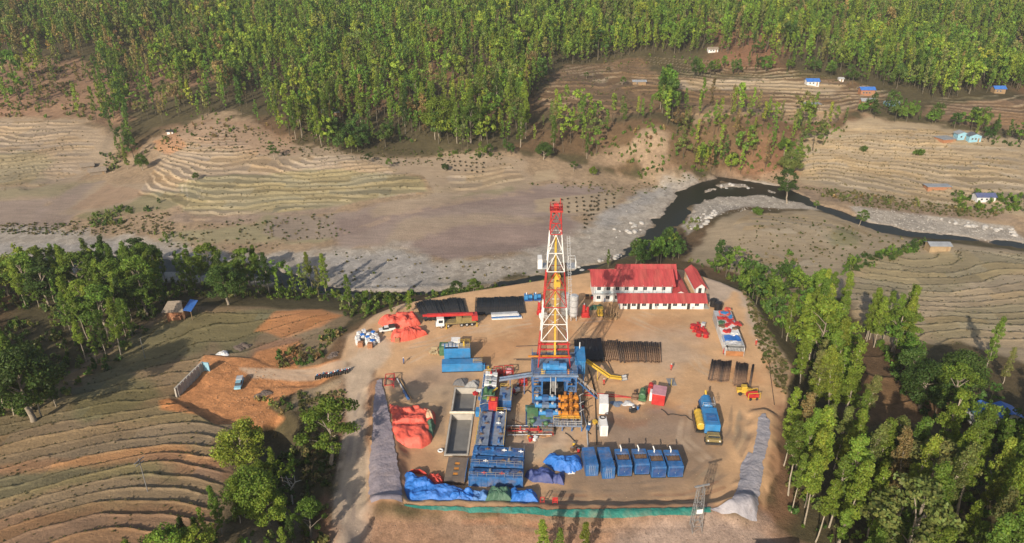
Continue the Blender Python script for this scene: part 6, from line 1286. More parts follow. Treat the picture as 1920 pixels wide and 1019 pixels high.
def build_mud():
    full=[(0,0),(1,0),(1,1),(0,1),(0,0)]
    block((879,893),(980,893),(881,879),2.5,'mud_tank','long blue mud tank at the front of the three, its side wall facing the tarpaulins',stuffn=9,seed=1,rails=[([(0,0),(1,0)],steel)])
    block((883,869),(981,869),(886,855),2.5,'mud_tank','middle one of the three long blue mud tanks',stuffn=9,seed=2,rails=[([(0,0),(1,0)],steel)])
    block((887,849),(982,849),(890,836),2.5,'mud_tank','rear one of the three long blue mud tanks, touching the greyish deck',stuffn=9,seed=3,rails=[([(1,0),(1,1)],steel)])
    block((891,833),(914,833),(901,772),2.4,'mud_tank','greyish-decked mud tank running lengthwise along the concrete basin',deck=deckg,stuffn=9,seed=4,rails=[([(0,0),(0,1)],yellow)])
    block((924,833),(944,833),(931,772),2.4,'mud_tank','greyish-decked mud tank running lengthwise on the pump side',deck=deckg,stuffn=9,seed=5,rails=[([(1,0),(1,1),(0,1)],yellow)])
    block((914,834),(924,834),(920,773),1.7,'walkway','dark blue sunken walkway between the two lengthwise mud tanks',cat='walkway',deck=blue,stuffn=0)
    e,wd,L=block((899,768),(924,768),(908,700),2.2,'shaker_tank','narrow blue tank crowded with shale shakers, farthest from the tarpaulins',stuffn=3,seed=6,rails=[([(0,0),(0,1),(1,1)],lsteel)])
    for i,y in enumerate((.62,.76,.9)):
        s=MB(); s.box(wd*.2,wd*1.1,L*y-.6,L*y+.6,2.5,3.1,rx=.0,ry=.12).box(wd*.15,wd*.35,L*y-.65,L*y+.65,2.3,3.3); q=s.build('shale_shaker',[white,lsteel,white][i],e); MB().cyl((wd*.6,L*y-.35,3.35),(wd*.6,L*y+.35,3.35),.22,n=8).build('motor',[green,steel,red][i],q)
    g=MB().cyl((wd*.35,L*.42,2.2),(wd*.35,L*.42,4.0),.5,.35,12).cyl((wd*.75,L*.34,2.2),(wd*.75,L*.34,3.6),.45,.3,12).box(wd*.1,wd*1.05,L*.26,L*.5,2.2,2.7); g.build('desander',green,e)
    MB().cyl((wd*.8,L*.4,2.7),(wd*1.2,L*.5,3.0),.2).box(wd*.5,wd*.9,L*.18,L*.26,2.2,3.0).build('pump',yellow,e); MB().box(-.9,0,L*.0,L*.12,.2,1.6).build('pump_box',blue2,e)
    m=MB()
    for y in (.1,.3,.55,.7,.95): m.tube([(0,L*y,2.4),(wd*.4,L*y,2.9),(wd,L*y+.3,2.6),(wd+.6,L*y+.3,1)],.1,6)
    m.build('pipework',steel,e)
    o=W(916,770,2.0); e=empty('red_cabinet',(o.x,o.y,0),-.1,'bright red cabinet standing at the head of the lengthwise mud tanks','cabinet'); MB().box(0,1.9,0,2.0,2.0,4.3).build('body',red,e,.04); MB().box(.2,.9,-.06,-.005,2.3,4.0).box(1.0,1.7,-.06,-.005,2.3,4.0).build('door',red,e); MB().box(.5,1.4,.5,1.4,4.3,4.42).build('vent',orange,e); MB().box(0,1.9,0,2,0,1.99).build('plinth',dark,e)
    e,wd,L=block((936,750),(958,750),(939,727),3.0,'trip_tank','small blue tank platform with yellow railing facing the rig',stuffn=3,seed=8,rails=[([(0,1),(1,1),(1,0)],yellow)],z0=1.0,deck=deckm); 
    for x in (.1,wd-.1):
        for y in (.1,L-.1): MB().box(x-.1,x+.1,y-.1,y+.1,0,1.0).build('leg',blue,e)
    MB().cyl((wd*.4,-.9,1.2),(wd*1,-.9,1.2),.5).build('pump',blue,e)
    # red skids
    for a,b,c,h,l in (((928,708),(944,707),(930,696),1.4,'red framed skid nearest the shakers'),((946,706),(962,706),(947,695),1.6,'red framed skid toward the rig with pink tank on it'),((974,724),(988,724),(975,711),1.7,'small red framed skid on its own between shakers and substructure'),((722,733),(739,732),(721,710),1.5,'red framed skid at the tip of the grey-sheeted bund')):
        A,B,C2=W(*a),W(*b),W(*c); wd=(B-A).length; L=(C2-A).length*.9; e=empty('framed_skid',A,math.atan2(B.y-A.y,B.x-A.x),l,'skid'); m=MB()
        for x in (0,wd):
            for y in (0,L): m.box(x-.08,x+.08,y-.08,y+.08,0,h)
        for z in (.1,h):
            m.beam((0,0,z),(wd,0,z),.14).beam((0,L,z),(wd,L,z),.14).beam((0,0,z),(0,L,z),.14).beam((wd,0,z),(wd,L,z),.14)
        m.beam((0,0,.1),(wd,0,h),.08).beam((0,0,h),(0,L,.1),.08); m.build('frame',red,e); [MB().tank((wd*.2,L*f_,h*.47),(wd*.8,L*f_,h*.47),h*.28).build('vessel',[red,pinkroof][l.count('pink')],e) for f_ in (.3,.72)]; MB().box(.1,wd-.1,.1,L-.1,.12,.2).build('floor_plate',rust,e)
    # basin
    Pq=BASIN; e=empty('slurry_basin',(Pq[0][0],Pq[0][1],0),0,'sunken concrete basin filled with grey slurry and crossed by a pale pipe','basin'); O=Vector((Pq[0][0],Pq[0][1],0)); q=[Vector((x,y,0))-O for x,y in Pq]; cc=sum(q,Vector())/4
    for i in range(4):
        a,b=q[i],q[(i+1)%4]; dn=(b-a).normalized(); n_=Vector((dn.y,-dn.x,0)); n_=n_ if (a+b).dot(n_)/2>cc.dot(n_) else -n_
        MB().beam(a+n_*.18-dn*.36*(i%2==0)+Vector((0,0,-1.1)),b+n_*.18+dn*.36*(i%2==0)+Vector((0,0,-1.1)),.36,2.7).build('wall',conc,e)
    z=-1.25; m=MB(); ins=[cc+(p-cc)*.995 for p in q]; m.add([(p.x,p.y,z) for p in ins],[(0,3,2,1)]); m.build('slurry',slurry,e)
    a=q[0].lerp(q[3],.42); b=q[1].lerp(q[2],.42); MB().beam(a+Vector((0,0,-.55)),b+Vector((0,0,-.55)),.5,1.6).build('divider',conc,e); MB().cyl(a+Vector((-.5,0,.55)),b+Vector((.5,0,.55)),.32,n=12).build('pipe',mat('cream pipe',(.62,.56,.44),.6),e)
    # pale spill
    e,wd,L=block((833,902),(870,902),(842,858),.9,'settling_tank','low brown-decked tank with three square openings in a line',wallm=rust3,deck=mat('muddy steel deck',(.16,.125,.10),.8,scale=1,dirt=.4),stuffn=0)
    for i in range(3): y=L*(.3+.22*i); MB().box(wd*.38,wd*.62,y-.35,y+.35,.903,.93).build('opening',orange,e); MB().box(wd*.36,wd*.64,y-.5,y-.38,.903,1.0).build('lid_edge',dark,e)
    MB().beam((wd+.1,0,.9),(wd+.1,L,.9),.12).build('edge_beam',blue,e)
    o=W(826,847); m=MB()
    for k in range(14):
        a=k/14*6.283; b=(k+1)/14*6.283; m.cyl((.45*math.cos(a),.45*math.sin(a),.25),(.45*math.cos(b),.45*math.sin(b),.25),.17,n=6)
    ob=m.build('tyre',white); ob.location=o; tag(ob,'white painted tyre lying on the mud near the three-opening tank','tyre')
    heap('gravel_pile',[(850,722),(853,708,1),(868,704,1),(878,712),(872,724)],1.1,mat('dark gravel',(.16,.16,.165),.95,scale=4,var=.4,bump=.8,bscale=9,dirt=.2),'dark grey gravel pile behind the slurry basin, on the shady side','gravel pile',seed=31,nr=10,na=50)
    heap('gravel_pile',[(872,726),(874,714,1),(888,708,1),(899,716),(896,728)],1.2,mat('pale gravel',(.33,.33,.325),.95,scale=4,var=.3,bump=.8,bscale=9,dirt=.2),'lighter grey gravel pile behind the slurry basin, beside the tank railing','gravel pile',seed=32,nr=10,na=50)
    heap('dirt_pile',[(1000,815),(1010,806,.5),(1028,806,.5),(1035,818),(1018,822)],.5,mat('loose clay',(.40,.22,.11),.95,scale=2,bump=.8,dirt=.1),'low pile of loose clay in front of the orange engines','dirt pile',seed=33,nr=8,na=40)
    # angled pipes beside the red skid at the bund tip
    for i,(a,b,m_) in enumerate((((745,712),(765,748),lsteel),((750,712),(772,750),wood),((757,735),(766,750),blue))):
        p,q_=W(*a)+Vector((0,0,.2)),W(*b)+Vector((0,0,.2)); ob=MB().cyl((0,0,0),q_-p,.18+.15*(i==2),n=8).build('pipe',m_); ob.location=p; tag(ob,['grey pipe lying behind the big orange-red heap','brown pole lying parallel to the grey pipe behind the heap','short thick blue pipe at the back corner of the big orange-red heap'][i],'pipe')
# ---------------------------------------------------------------- the rig
def build_rig():
    FZ=7.5; a,b=W(1009,688,FZ),W(1069,691,FZ); cx,cy=(a.x+b.x)/2,(a.y+b.y)/2; 
    # heights along the mast from photo rows at the front face
    def zat(py,Y):
        dx,dy,dz=ray(1040,py); t=Y/dy; return HC+dz*t
    e=empty('drilling_rig',(cx,cy,0),0,'drilling rig with tall red and white mast over a blue substructure','drilling rig')
    hw=(b.x-a.x)/2; D=5.5; rws=[(690,30.0),(640,26.5),(577,22.5),(510,17.5),(440,11.8),(392,9.6)]
    lv=[]
    for py,hpx in rws:
        yy=cy+ (zat(py,cy)-FZ)*.0; z=zat(py+(6 if py<400 else 0),yy); dep=yy*CP+(HC-z)*SP; lv.append((z,hpx*(1 if py>670 else .94)/FPX*dep))
    print('rig',cx,cy,[round(z,1) for z,_ in lv])
    xo=[ (lambda z,px: (px-960)/FPX*(cy*CP+(HC-z)*SP)-cx)(z,px) for (z,_),px in zip(lv,(1039,1039.5,1041,1042,1042.5,1043.5))]
    cols=[red,white,red,white,red]
    def pt(k,s,bk,t=0):
        z0,h0=lv[k]; z1,h1=lv[min(k+1,5)]; z=z0+(z1-z0)*t; h=h0+(h1-h0)*t; x0=xo[k]+(xo[min(k+1,5)]-xo[k])*t; f=(z-FZ)/(lv[5][0]-FZ); dd=D*(1-f)+1.9*f
        return Vector((x0+s*h,bk*dd,z))
    for k in range(5):
        m_=cols[k]; r=.135-.012*k
        for s in (-1,1):
            for bk in (0,1):
                MB().cyl(pt(k,s,bk),pt(k,s,bk,1),r,n=8).build('mast_leg',m_,e)
        npan={0:1,1:2,2:2,3:2,4:2}[k]; br=MB()
        for j in range(npan):
            t0,t1=j/npan,(j+1)/npan; tm=(t0+t1)/2
            br.beam(pt(k,-1,0,t0),pt(k,1,0,t0),  .14 if k else .12)   # front girts
            if k: 
                br.beam(pt(k,-1,0,t0),(pt(k,-1,0,t1)+pt(k,1,0,t1))/2,.13).beam(pt(k,1,0,t0),(pt(k,-1,0,t1)+pt(k,1,0,t1))/2,.13)
            for s in (-1,1):
                br.beam(pt(k,s,0,t0),pt(k,s,1,t1),.11).beam(pt(k,s,0,t1),pt(k,s,1,t1),.11).beam(pt(k,s,1,t0),pt(k,s,0,tm),.09)
            if k>0: br.beam(pt(k,-1,1,t0),pt(k,1,1,t1),.1).beam(pt(k,1,1,t0),pt(k,-1,1,t1),.1).beam(pt(k,-1,1,t1),pt(k,1,1,t1),.12)
        br.build('mast_bracing',m_,e)
    # yellow top drive rail and travelling block
    m=MB(); zt=lv[4][0]-.5; m.beam((xo[0]+.2,1.6,FZ+1.5),(xo[4]+.0,1.0,zt),.42,.42); m.build('top_drive_rail',yellow,e)
    tb=MB().box(-.5,.9,.9,2.0,lv[2][0]+4.4,lv[2][0]+5.6).cyl((.2,.8,lv[2][0]+6.9),(.2,2.0,lv[2][0]+6.9),.7,n=14); tb.build('travelling_block',yellow,e)
    MB().cyl((.2,1.4,lv[2][0]+7.5),(xo[4],1.2,lv[5][0]),.06,n=6).cyl((.6,1.4,lv[2][0]+7.5),(xo[4]+.3,1.2,lv[5][0]),.06,n=6).build('drilling_line',steel,e)
    MB().cyl((.0,2.0,1.5),(.1,1.5,lv[1][0]),.14,n=8).build('drill_string',steel,e)
    z5=lv[5][0]; c=MB().box(xo[5]-1.3,xo[5]+1.3,-.3,2.3,z5,z5+.35).cyl((xo[5]-.5,1,z5+.9),(xo[5]+.5,1,z5+.9),.6,n=14); c.build('crown_block',red,e); MB().rail([(xo[5]-1.2,-.2,0),(xo[5]+1.2,-.2,0),(xo[5]+1.2,2.2,0),(xo[5]-1.2,2.2,0),(xo[5]-1.2,-.2,0)],z5+.35,1.0,1.2,.08).beam((xo[5]+.8,1,z5+.5),(xo[5]+.8,1,z5+2.6),.12).build('crown_railing',red,e)
    # monkey board, white wind wall and ladder cage
    zm=zat(498,cy); hm=2.6
    MB().box(-hm-1.4,-hm-.5,.5,3.0,zm-1.1,zm+1.1).build('wind_wall',white,e); [MB().box(q0,q1,.5,3.5,zm-1.1,zm-.95).build('monkey_board',lsteel,e) for q0,q1 in ((-hm-.5,-hm+.6),(hm-.4,hm+1.4))]; MB().rail([(hm+1.4,.5,0),(hm+1.4,3.5,0),(hm,3.5,0)],zm-.95,1.6,.8,.08).rail([(-hm-.5,.5,0),(-hm-1.4,.5,0)],zm-.95,2,.5,.08).build('board_railing',white,e)
    l=MB(); zb=lv[2][0]; zt2=lv[4][0]-.5; n=30
    for i in range(n): z=zb+(zt2-zb)*i/n; f=(z-FZ)/(z5-FZ); x=lv[0][1]*(1-f)+1.45*f+.4; l.beam((x-.25,.3,z),(x+.3,.3,z),.06)
    def lx(z): f=(z-FZ)/(z5-FZ); return lv[0][1]*(1-f)+1.45*f+.4
    for dx in (-.25,.3): l.beam((lx(zb)+dx,.3,zb),(lx(zt2)+dx,.3,zt2),.08)
    for i in range(12): z=zb+(zt2-zb)*i/12; l.beam((lx(z)-.35,-.4,z),(lx(z)+.45,-.4,z),.05).beam((lx(z)-.35,.3,z),(lx(z)-.35,-.4,z),.05).beam((lx(z)+.45,.3,z),(lx(z)+.45,-.4,z),.05)
    l.build('caged_ladder',lsteel,e)
    # pipe stand racked in the mast
    m=MB()
    for i in range(7): m.cyl((hw*.25+i*.32,3.6+.1*(i%2),FZ+.2),(1.1+i*.16,2.2,zm-.4),.07,n=6)
    m.build('racked_pipe',rust3,e)
    m=MB()
    for i in range(6): m.cyl((-hw*.9+i*.3,3.8,FZ+.2),(-1.9+i*.16,2.3,zm-.4),.07,n=6)
    m.build('racked_pipe',rust,e)
    # floor
    MB().box(-hw-1.3,hw+1.6,-3.2,6.5,FZ-.5,FZ).build('rig_floor',deckm,e); MB().rail([(-hw-1.2,6.4,0),(-hw-1.2,-3.1,0),(hw+1.5,-3.1,0),(hw+1.5,6.4,0)],FZ,1.1,1.2,.08).build('floor_railing',blue,e)
    MB().beam((-hw-2.2,1.2,FZ+2.2),(hw+.3,1.2,FZ+2.2),.35).build('cross_beam',orange,e); MB().beam((-hw,2.5,FZ+4.6),(hw,2.5,FZ+4.6),.35).beam((-hw,2.5,FZ+3.2),(hw,2.5,FZ+3.2),.3).beam((-hw-.2,0,FZ+2.6),(hw+.2,0,FZ+2.6),.22).build('lower_girt',red,e)
    MB().beam((-hw-5,2,FZ+4.3),(-hw,2.4,FZ+4.3),.14).beam((-hw-5.5,1,FZ+1.6),(-hw,1.2,FZ+1.6),.14).build('tong_arm',rust3,e)
    dw=MB().cyl((-1.9,-1.4,FZ+1.1),(1.9,-1.4,FZ+1.1),.85,n=16).box(-2.4,2.6,-2.4,-.5,FZ,FZ+.5).cyl((-2.6,-1.4,FZ+1),(-1.9,-1.4,FZ+1),1.05,n=16).cyl((1.9,-1.4,FZ+1),(2.6,-1.4,FZ+1),1.05,n=16).box(-1.2,1.0,-2.2,-.6,FZ+1.2,FZ+2.1); dw.build('drawworks',blue2,e)
    for x in (-3.0,-2.5,2.8): MB().box(x,x+.4,-2.6,-2.0,FZ,FZ+.9).build('motor',orange if x>0 else yellow,e)
    # substructure boxes
    for s in (-1,1):
        x0=s*(hw+.2); sb=MB()
        for y in (-3,1.4,6):
            for xx in (x0-1.0,x0+1.0): sb.box(xx-.16,xx+.16,y-.16,y+.16,0,FZ-.5)
        for z in (.25,2.6,4.6,FZ-.7):
            for y in (-3,1.4,6): sb.beam((x0-1,y,z),(x0+1,y,z),.24)
            for xx in (x0-1,x0+1): sb.beam((xx,-3,z),(xx,6,z),.24)
        for xx in (x0-1,x0+1): sb.beam((xx,-3,.3),(xx,1.4,FZ-.6),.14).beam((xx,6,.3),(xx,1.4,FZ-.6),.14)
        sb.beam((x0-1,-3,.3),(x0+1,-3,2.6),.12).beam((x0+1,-3,2.6),(x0-1,-3,4.6),.12); sb.build('substructure_box',blue,e)
        MB().box(x0-.9,x0+.9,-2.9,-1.0,3.0,3.1).build('platform',deckm,e)
    [MB().beam((-hw,y_,FZ-1.1),(hw,y_,FZ-1.1),.6,.8).build('spreader_beam',blue,e) for y_ in (-3,6)]
    bop=MB().cyl((.2,1.5,0),(.2,1.5,1.3),.5,n=12).box(-.7,1.1,1.0,2.0,1.3,2.1).cyl((.2,1.5,2.1),(.2,1.5,3.4),.7,.55,n=14).box(-.9,1.3,.9,2.1,3.4,4.2); bop.build('blowout_preventer',steel,e); MB().tube([(.2,-3.5,2.6),(.2,-3.5,FZ-.2)],.12).tube([(-.9,-3.4,.3),(-.9,-3.4,FZ-.2)],.1).tube([(.2,-3.5,1.0),(.2,-7,1.0)],.15).build('mud_line',lsteel,e)
    m=MB().box(-3.2,3.4,-3.0,5.5,.03,.25); m.build('cellar_deck',dark,e)
    # doghouse beside the floor
    o=W(1078,705,4.6); d=empty('doghouse',(o.x,o.y,0),-.05,'bright blue narrow doghouse cabin raised beside the rig floor','cabin'); MB().box(0,2.2,0,6.3,FZ-2.4,FZ+.9).wall_ribs(.05,2.15,.05,6.2,FZ-2.3,FZ+.8,.5,.05).build('body',blue2,d); MB().box(-.08,2.28,-.08,6.38,FZ+.9,FZ+1.0).build('roof',blue2,d); MB().cyl((1.1,5.6,FZ+1),(1.1,5.6,FZ+2.6),.12,n=8).build('exhaust_pipe',white,d); MB().box(.5,1.3,-.1,-.05,FZ-2.2,FZ).build('door',blue,d)
    for x in (.2,2.0):
        for y in (.3,6.0): MB().box(x-.12,x+.12,y-.12,y+.12,0,FZ-2.4).build('leg',blue,d)
    # stairs
    p,q=W(1071,704,FZ-.5),W(1119,746,0); s=empty('stairs',q,0,'blue stairs with railings slanting from the rig floor to the yard by the white cabins','stairs'); v=p-q; n=22; pr=Vector((v.y,-v.x,0)).normalized()*.55; m=MB().beam(-pr,v-pr,.14,.25).beam(pr,v+pr,.14,.25); m.build('stringer',blue,s); t=MB(); 
    for i in range(n): c=v*(i+.5)/n; t.beam(c-pr,c+pr,.28,.05)
    t.build('treads',steel,s); r=MB().beam(-pr+Vector((0,0,1)),v-pr+Vector((0,0,1)),.07).beam(pr+Vector((0,0,1)),v+pr+Vector((0,0,1)),.07)
    for i in range(7):
        c=v*i/6
        for k in (-1,1): r.beam(c+pr*k,c+pr*k+Vector((0,0,1)),.06)
    r.build('handrail',lsteel,s)
    # flow line to the shakers
    p,q=W(1003,703,5.6),W(937,713,2.8); ob=MB().beam((0,0,0),p-q,.9,.25).beam(Vector((0,.5,.3)),p-q+Vector((0,.5,.3)),.1,.35).beam(Vector((0,-.5,.3)),p-q+Vector((0,-.5,.3)),.1,.35); f=empty('flow_line',q,0,'pale blue trough running down from the rig floor to the shale shakers','flow line'); ob.build('trough',deckm,f)
    for t in (.3,.7): c=(p-q)*t; MB().box(c.x-.1,c.x+.1,-.1+c.y,.1+c.y,-q.z,c.z).build('support',blue,f)
    # catwalk chute
    p1,p2,p3=W(1099,678,5.0),W(1143,708,1.1),W(1165,711,.5); c=empty('chute',p3,0,'bent yellow chute sliding from the rig floor to the ground beside the black pipes','chute'); A,B=p1-p3,p2-p3; MB().beam(A,B,.75,.12).beam(B,(0,0,0),.75,.12).build('slide_bed',yellow,c); m=MB(); 
    for k in (-.4,.4): m.beam(A+Vector((k*.4,k,.25)),B+Vector((k*.4,k,.25)),.12,.5).beam(B+Vector((0,k,.25)),Vector((0,k,.25)),.12,.5)
    m.build('slide_side',yellow,c); MB().beam((A+B)/2,Vector(((A+B).x/2,(A+B).y/2,-.5)),.15).build('support',yellow,c)
    o=W(1170,712); pu=empty('small_pump',o,.3,'small grey pump at the foot of the yellow chute','pump'); MB().box(-.5,.6,-.3,.5,.1,.6).cyl((-.5,.1,.9),(.5,.1,.9),.3).build('body',lsteel,pu); MB().box(-.7,.8,-.5,.7,0,.1).build('base_plate',steel,pu)
    # engine deck in front of the rig
    DZ=1.6
    def at(px,py,z=DZ): return W(px,py,z)
    a,b,cc=at(1000,786),at(1090,786),at(1005,745); g=empty('engine_platform',(a.x,a.y,0),-.04,'blue-grey steel platform carrying the engines in front of the rig','platform'); wd=(b-a).length; L=(cc-a).length
    MB().box(0,wd,-2.0,L,DZ-.35,DZ-.05).build('deck',deckm,g)
    for i in range(6):
        for y in (-1.8,L-.3): MB().box(wd*i/5-.12*(i>0),wd*i/5+.12,y,y+.24,0,DZ-.35).build('leg',blue,g)
    MB().rail([(wd*.42,-1.9,0),(wd,-1.9,0),(wd,L,0)],DZ-.05,1.1,1.2,.07).build('railing',lsteel,g); MB().rail([(wd*.42,-.1,0),(wd*.97,-.1,0)],DZ-.05,1.1,1.2,.09).build('yellow_railing',yellow,g)
    m=MB()
    for i in range(9): m.box(wd*(.45+.06*i),wd*(.45+.06*i)+.3,-1.9,-.3,DZ-.04,DZ+.05+.5*(i%3==1))
    m.build('grating',steel,g)
    for r_,(y0) in enumerate((752,766,780)):
        x0=1003+ (7 if r_==2 else 0); mo=at(x0,y0); en=empty('drive_motor',mo,-.02,['rearmost blue drive motor line, closest to the substructure','middle blue drive motor line between two others','front blue drive motor line next to the green pumps'][r_],'motor','blue drive motors on the platform')
        MB().cyl((0,0,.75),(1.5,0,.75),.5,n=14).build('generator',blue2,en); MB().box(1.5,3.0,-.55,.55,.1,1.35).build('gear_case',[blue,deckm,blue][r_],en); MB().cyl((3.0,0,.75),(4.6,0,.75),.58,n=14).build('motor',blue2,en); MB().cyl((4.6,0,.75),(5.6,0,.75),.22,n=10).build('shaft_cover',blue,en); MB().box(-.1,5.5,-.6,.6,0,.12).build('base_frame',dblue,en)
        for x in (.5,3.8): MB().cyl((x,0,1.2),(x,0,1.6),.3,n=8).build('cooling_head',lsteel,en)
    for r_,y0 in enumerate((748,763,778)):
        mo=at(1051,y0+3); en=empty('diesel_engine',mo,-.02,['orange diesel engine farthest back, half under the hose bundle','orange diesel engine in the middle of the orange cluster','orange diesel engine at the front with its flat cover plate'][r_],'engine','orange engines on the platform'); gg=random.Random(r_)
        MB().box(0,4.0,-.8,.8,.0,.9).build('block',orange,en,.04); MB().box(.3,1.5,-.75,-.1,.9,1.5).box(1.9,2.6,-.2,.7,.9,1.7).box(2.9,3.8,-.7,.0,.9,1.4).build('head_cover',orange,en,.03); MB().cyl((1.0,.4,.9),(1.0,.4,2.0),.3,n=10).cyl((2.3,-.45,.9),(2.3,-.45,1.8),.26,n=10).cyl((3.3,.4,.9),(3.3,.4,1.7),.28,n=10).build('air_filter',mat('brown engine',(.28,.11,.03),.6,dirt=.3),en); MB().cyl((-.5,0,.8),(-.02,0,.8),.6,n=14).build('flywheel',orange,en); MB().tube([(3.9,.2,.9),(4.6,.3,1.5),(5.0,.5,1.5)],.12,6).build('exhaust_pipe',steel,en)
    # mud pumps
    for i,(px,py) in enumerate(((985,806),(1010,811))):
        mo=W(px,py); en=empty('mud_pump',mo,-.03,['green mud pump nearer the mud tanks','green mud pump nearer the orange engines'][i],'pump','green mud pumps')
        MB().box(0,3.0,-.2,7.2,.05,.35).build('skid',dblue,en); V=[(.3,2.4,.35),(2.7,2.4,.35),(2.7,5.6,.35),(.3,5.6,.35),(.3,2.4,1.5),(2.7,2.4,1.5),(2.7,4.6,2.3),(.3,4.6,2.3),(.3,5.6,2.1),(2.7,5.6,2.1)]; MB().add(V,[(0,1,5,4),(4,5,6,7),(7,6,9,8),(8,9,2,3),(1,2,9,6,5),(3,0,4,7,8),(3,2,1,0)]).build('power_end',green,en,.05)
        f=MB().box(.4,2.6,.9,2.3,.4,1.3); 
        for k in range(3): f.cyl((.8+k*.7,.3,.9),(.8+k*.7,1.0,.9),.28,n=10).cyl((.8+k*.7,1.3,1.3),(.8+k*.7,1.3,1.7),.22,n=8)
        f.build('fluid_end',mat('worn green steel',(.13,.19,.12),.6,dirt=.5,var=.5),en); MB().ball((1.5,.6,1.9),.55,12,8).build('pulsation_dampener',green,en); MB().cyl((-.1,6.0,1.2),(3.1,6.0,1.2),.75,n=14).build('motor',mat('dark teal drum',(.05,.13,.13),.5,dirt=.4),en); MB().tube([(0,-.5,.6),(3,-.5,.6),(3,-1.6,.6)],.13,8).build('discharge_pipe',red,en)
    mo=W(951,812); en=empty('pipe_manifold',mo,.02,'red and grey pipe manifold running from the mud tanks past the green pumps','pipework'); wd=(W(1034,812)-mo).length
    for k,(y,z,m_) in enumerate(((0,.5,red),(.5,.8,rust),(1.0,.5,red),(1.6,.6,lsteel),(-1.2,.4,lsteel))): MB().cyl((0,y,z),(wd,y,z),.11,n=8).build('pipe',m_,en)
    for k in range(7): x=wd*k/6; MB().box(x-.07,x+.07,-1.4,2.2,.05,.3).build('support',steel,en); 
    for k in range(5): x=wd*(k+.5)/5; MB().cyl((x,.3,.5),(x,.3,1.2),.12,n=8).ball((x,.3,1.3),.2,8,6).build('valve',red if k%2 else rust,en)
    mo=W(1017,817); en=empty('pipe_rack_frame',mo,0,'rusty two-level frame rack at the end of the red manifold','rack'); m=MB()
    for z in (.1,1.0,1.9): m.beam((0,0,z),(2.2,0,z),.1).beam((0,1.6,z),(2.2,1.6,z),.1).beam((0,0,z),(0,1.6,z),.1).beam((2.2,0,z),(2.2,1.6,z),.1)
    for x in (0,2.2):
        for y in (0,1.6): m.box(x-.06,x+.06,y-.06,y+.06,0,2.0)
    m.build('frame',rust2,en); MB().box(.1,2.1,.1,1.5,1.02,1.1).build('shelf',steel,en)
    # long lines on the ground
    for pts,r,m_,l in (([(1093,742),(1210,748)],.13,red,'red pipe line from the rig to the pink-roofed cabin, the straight one'),([(1096,737),(1150,741),(1212,751)],.1,red,'thinner red pipe line bending toward the pink-roofed cabin'),([(1103,690),(1116,735),(1119,835)],.12,dark,'dark cable line running past the white cabins to the containers'),([(1086,752),(1100,800),(1103,850)],.16,lsteel,'grey pipe line dropping from the engine platform to the blue containers'),([(1128,655),(1150,700)],.12,rust3,'dark pipe laid aslant beside the yellow chute'),([(968,676),(1006,676)],.1,dark,'short dark pipe poking out beside the mast foot'),([(962,712),(1000,716)],.12,rust,'brown pipe lying between the red skids and the substructure'),([(1440,650),(1444,700),(1452,760)],.07,dark,'thin dark water line along the yard edge'),([(1010,803),(950,806)],.1,red,'short red pipe ending at the mud tanks')):
        P_=[W(*q)+Vector((0,0,r+.02)) for q in pts]; ob=MB().tube([q-P_[0] for q in P_],r,8).build('pipe_line',m_); ob.location=P_[0]; tag(ob,l,'pipe line')
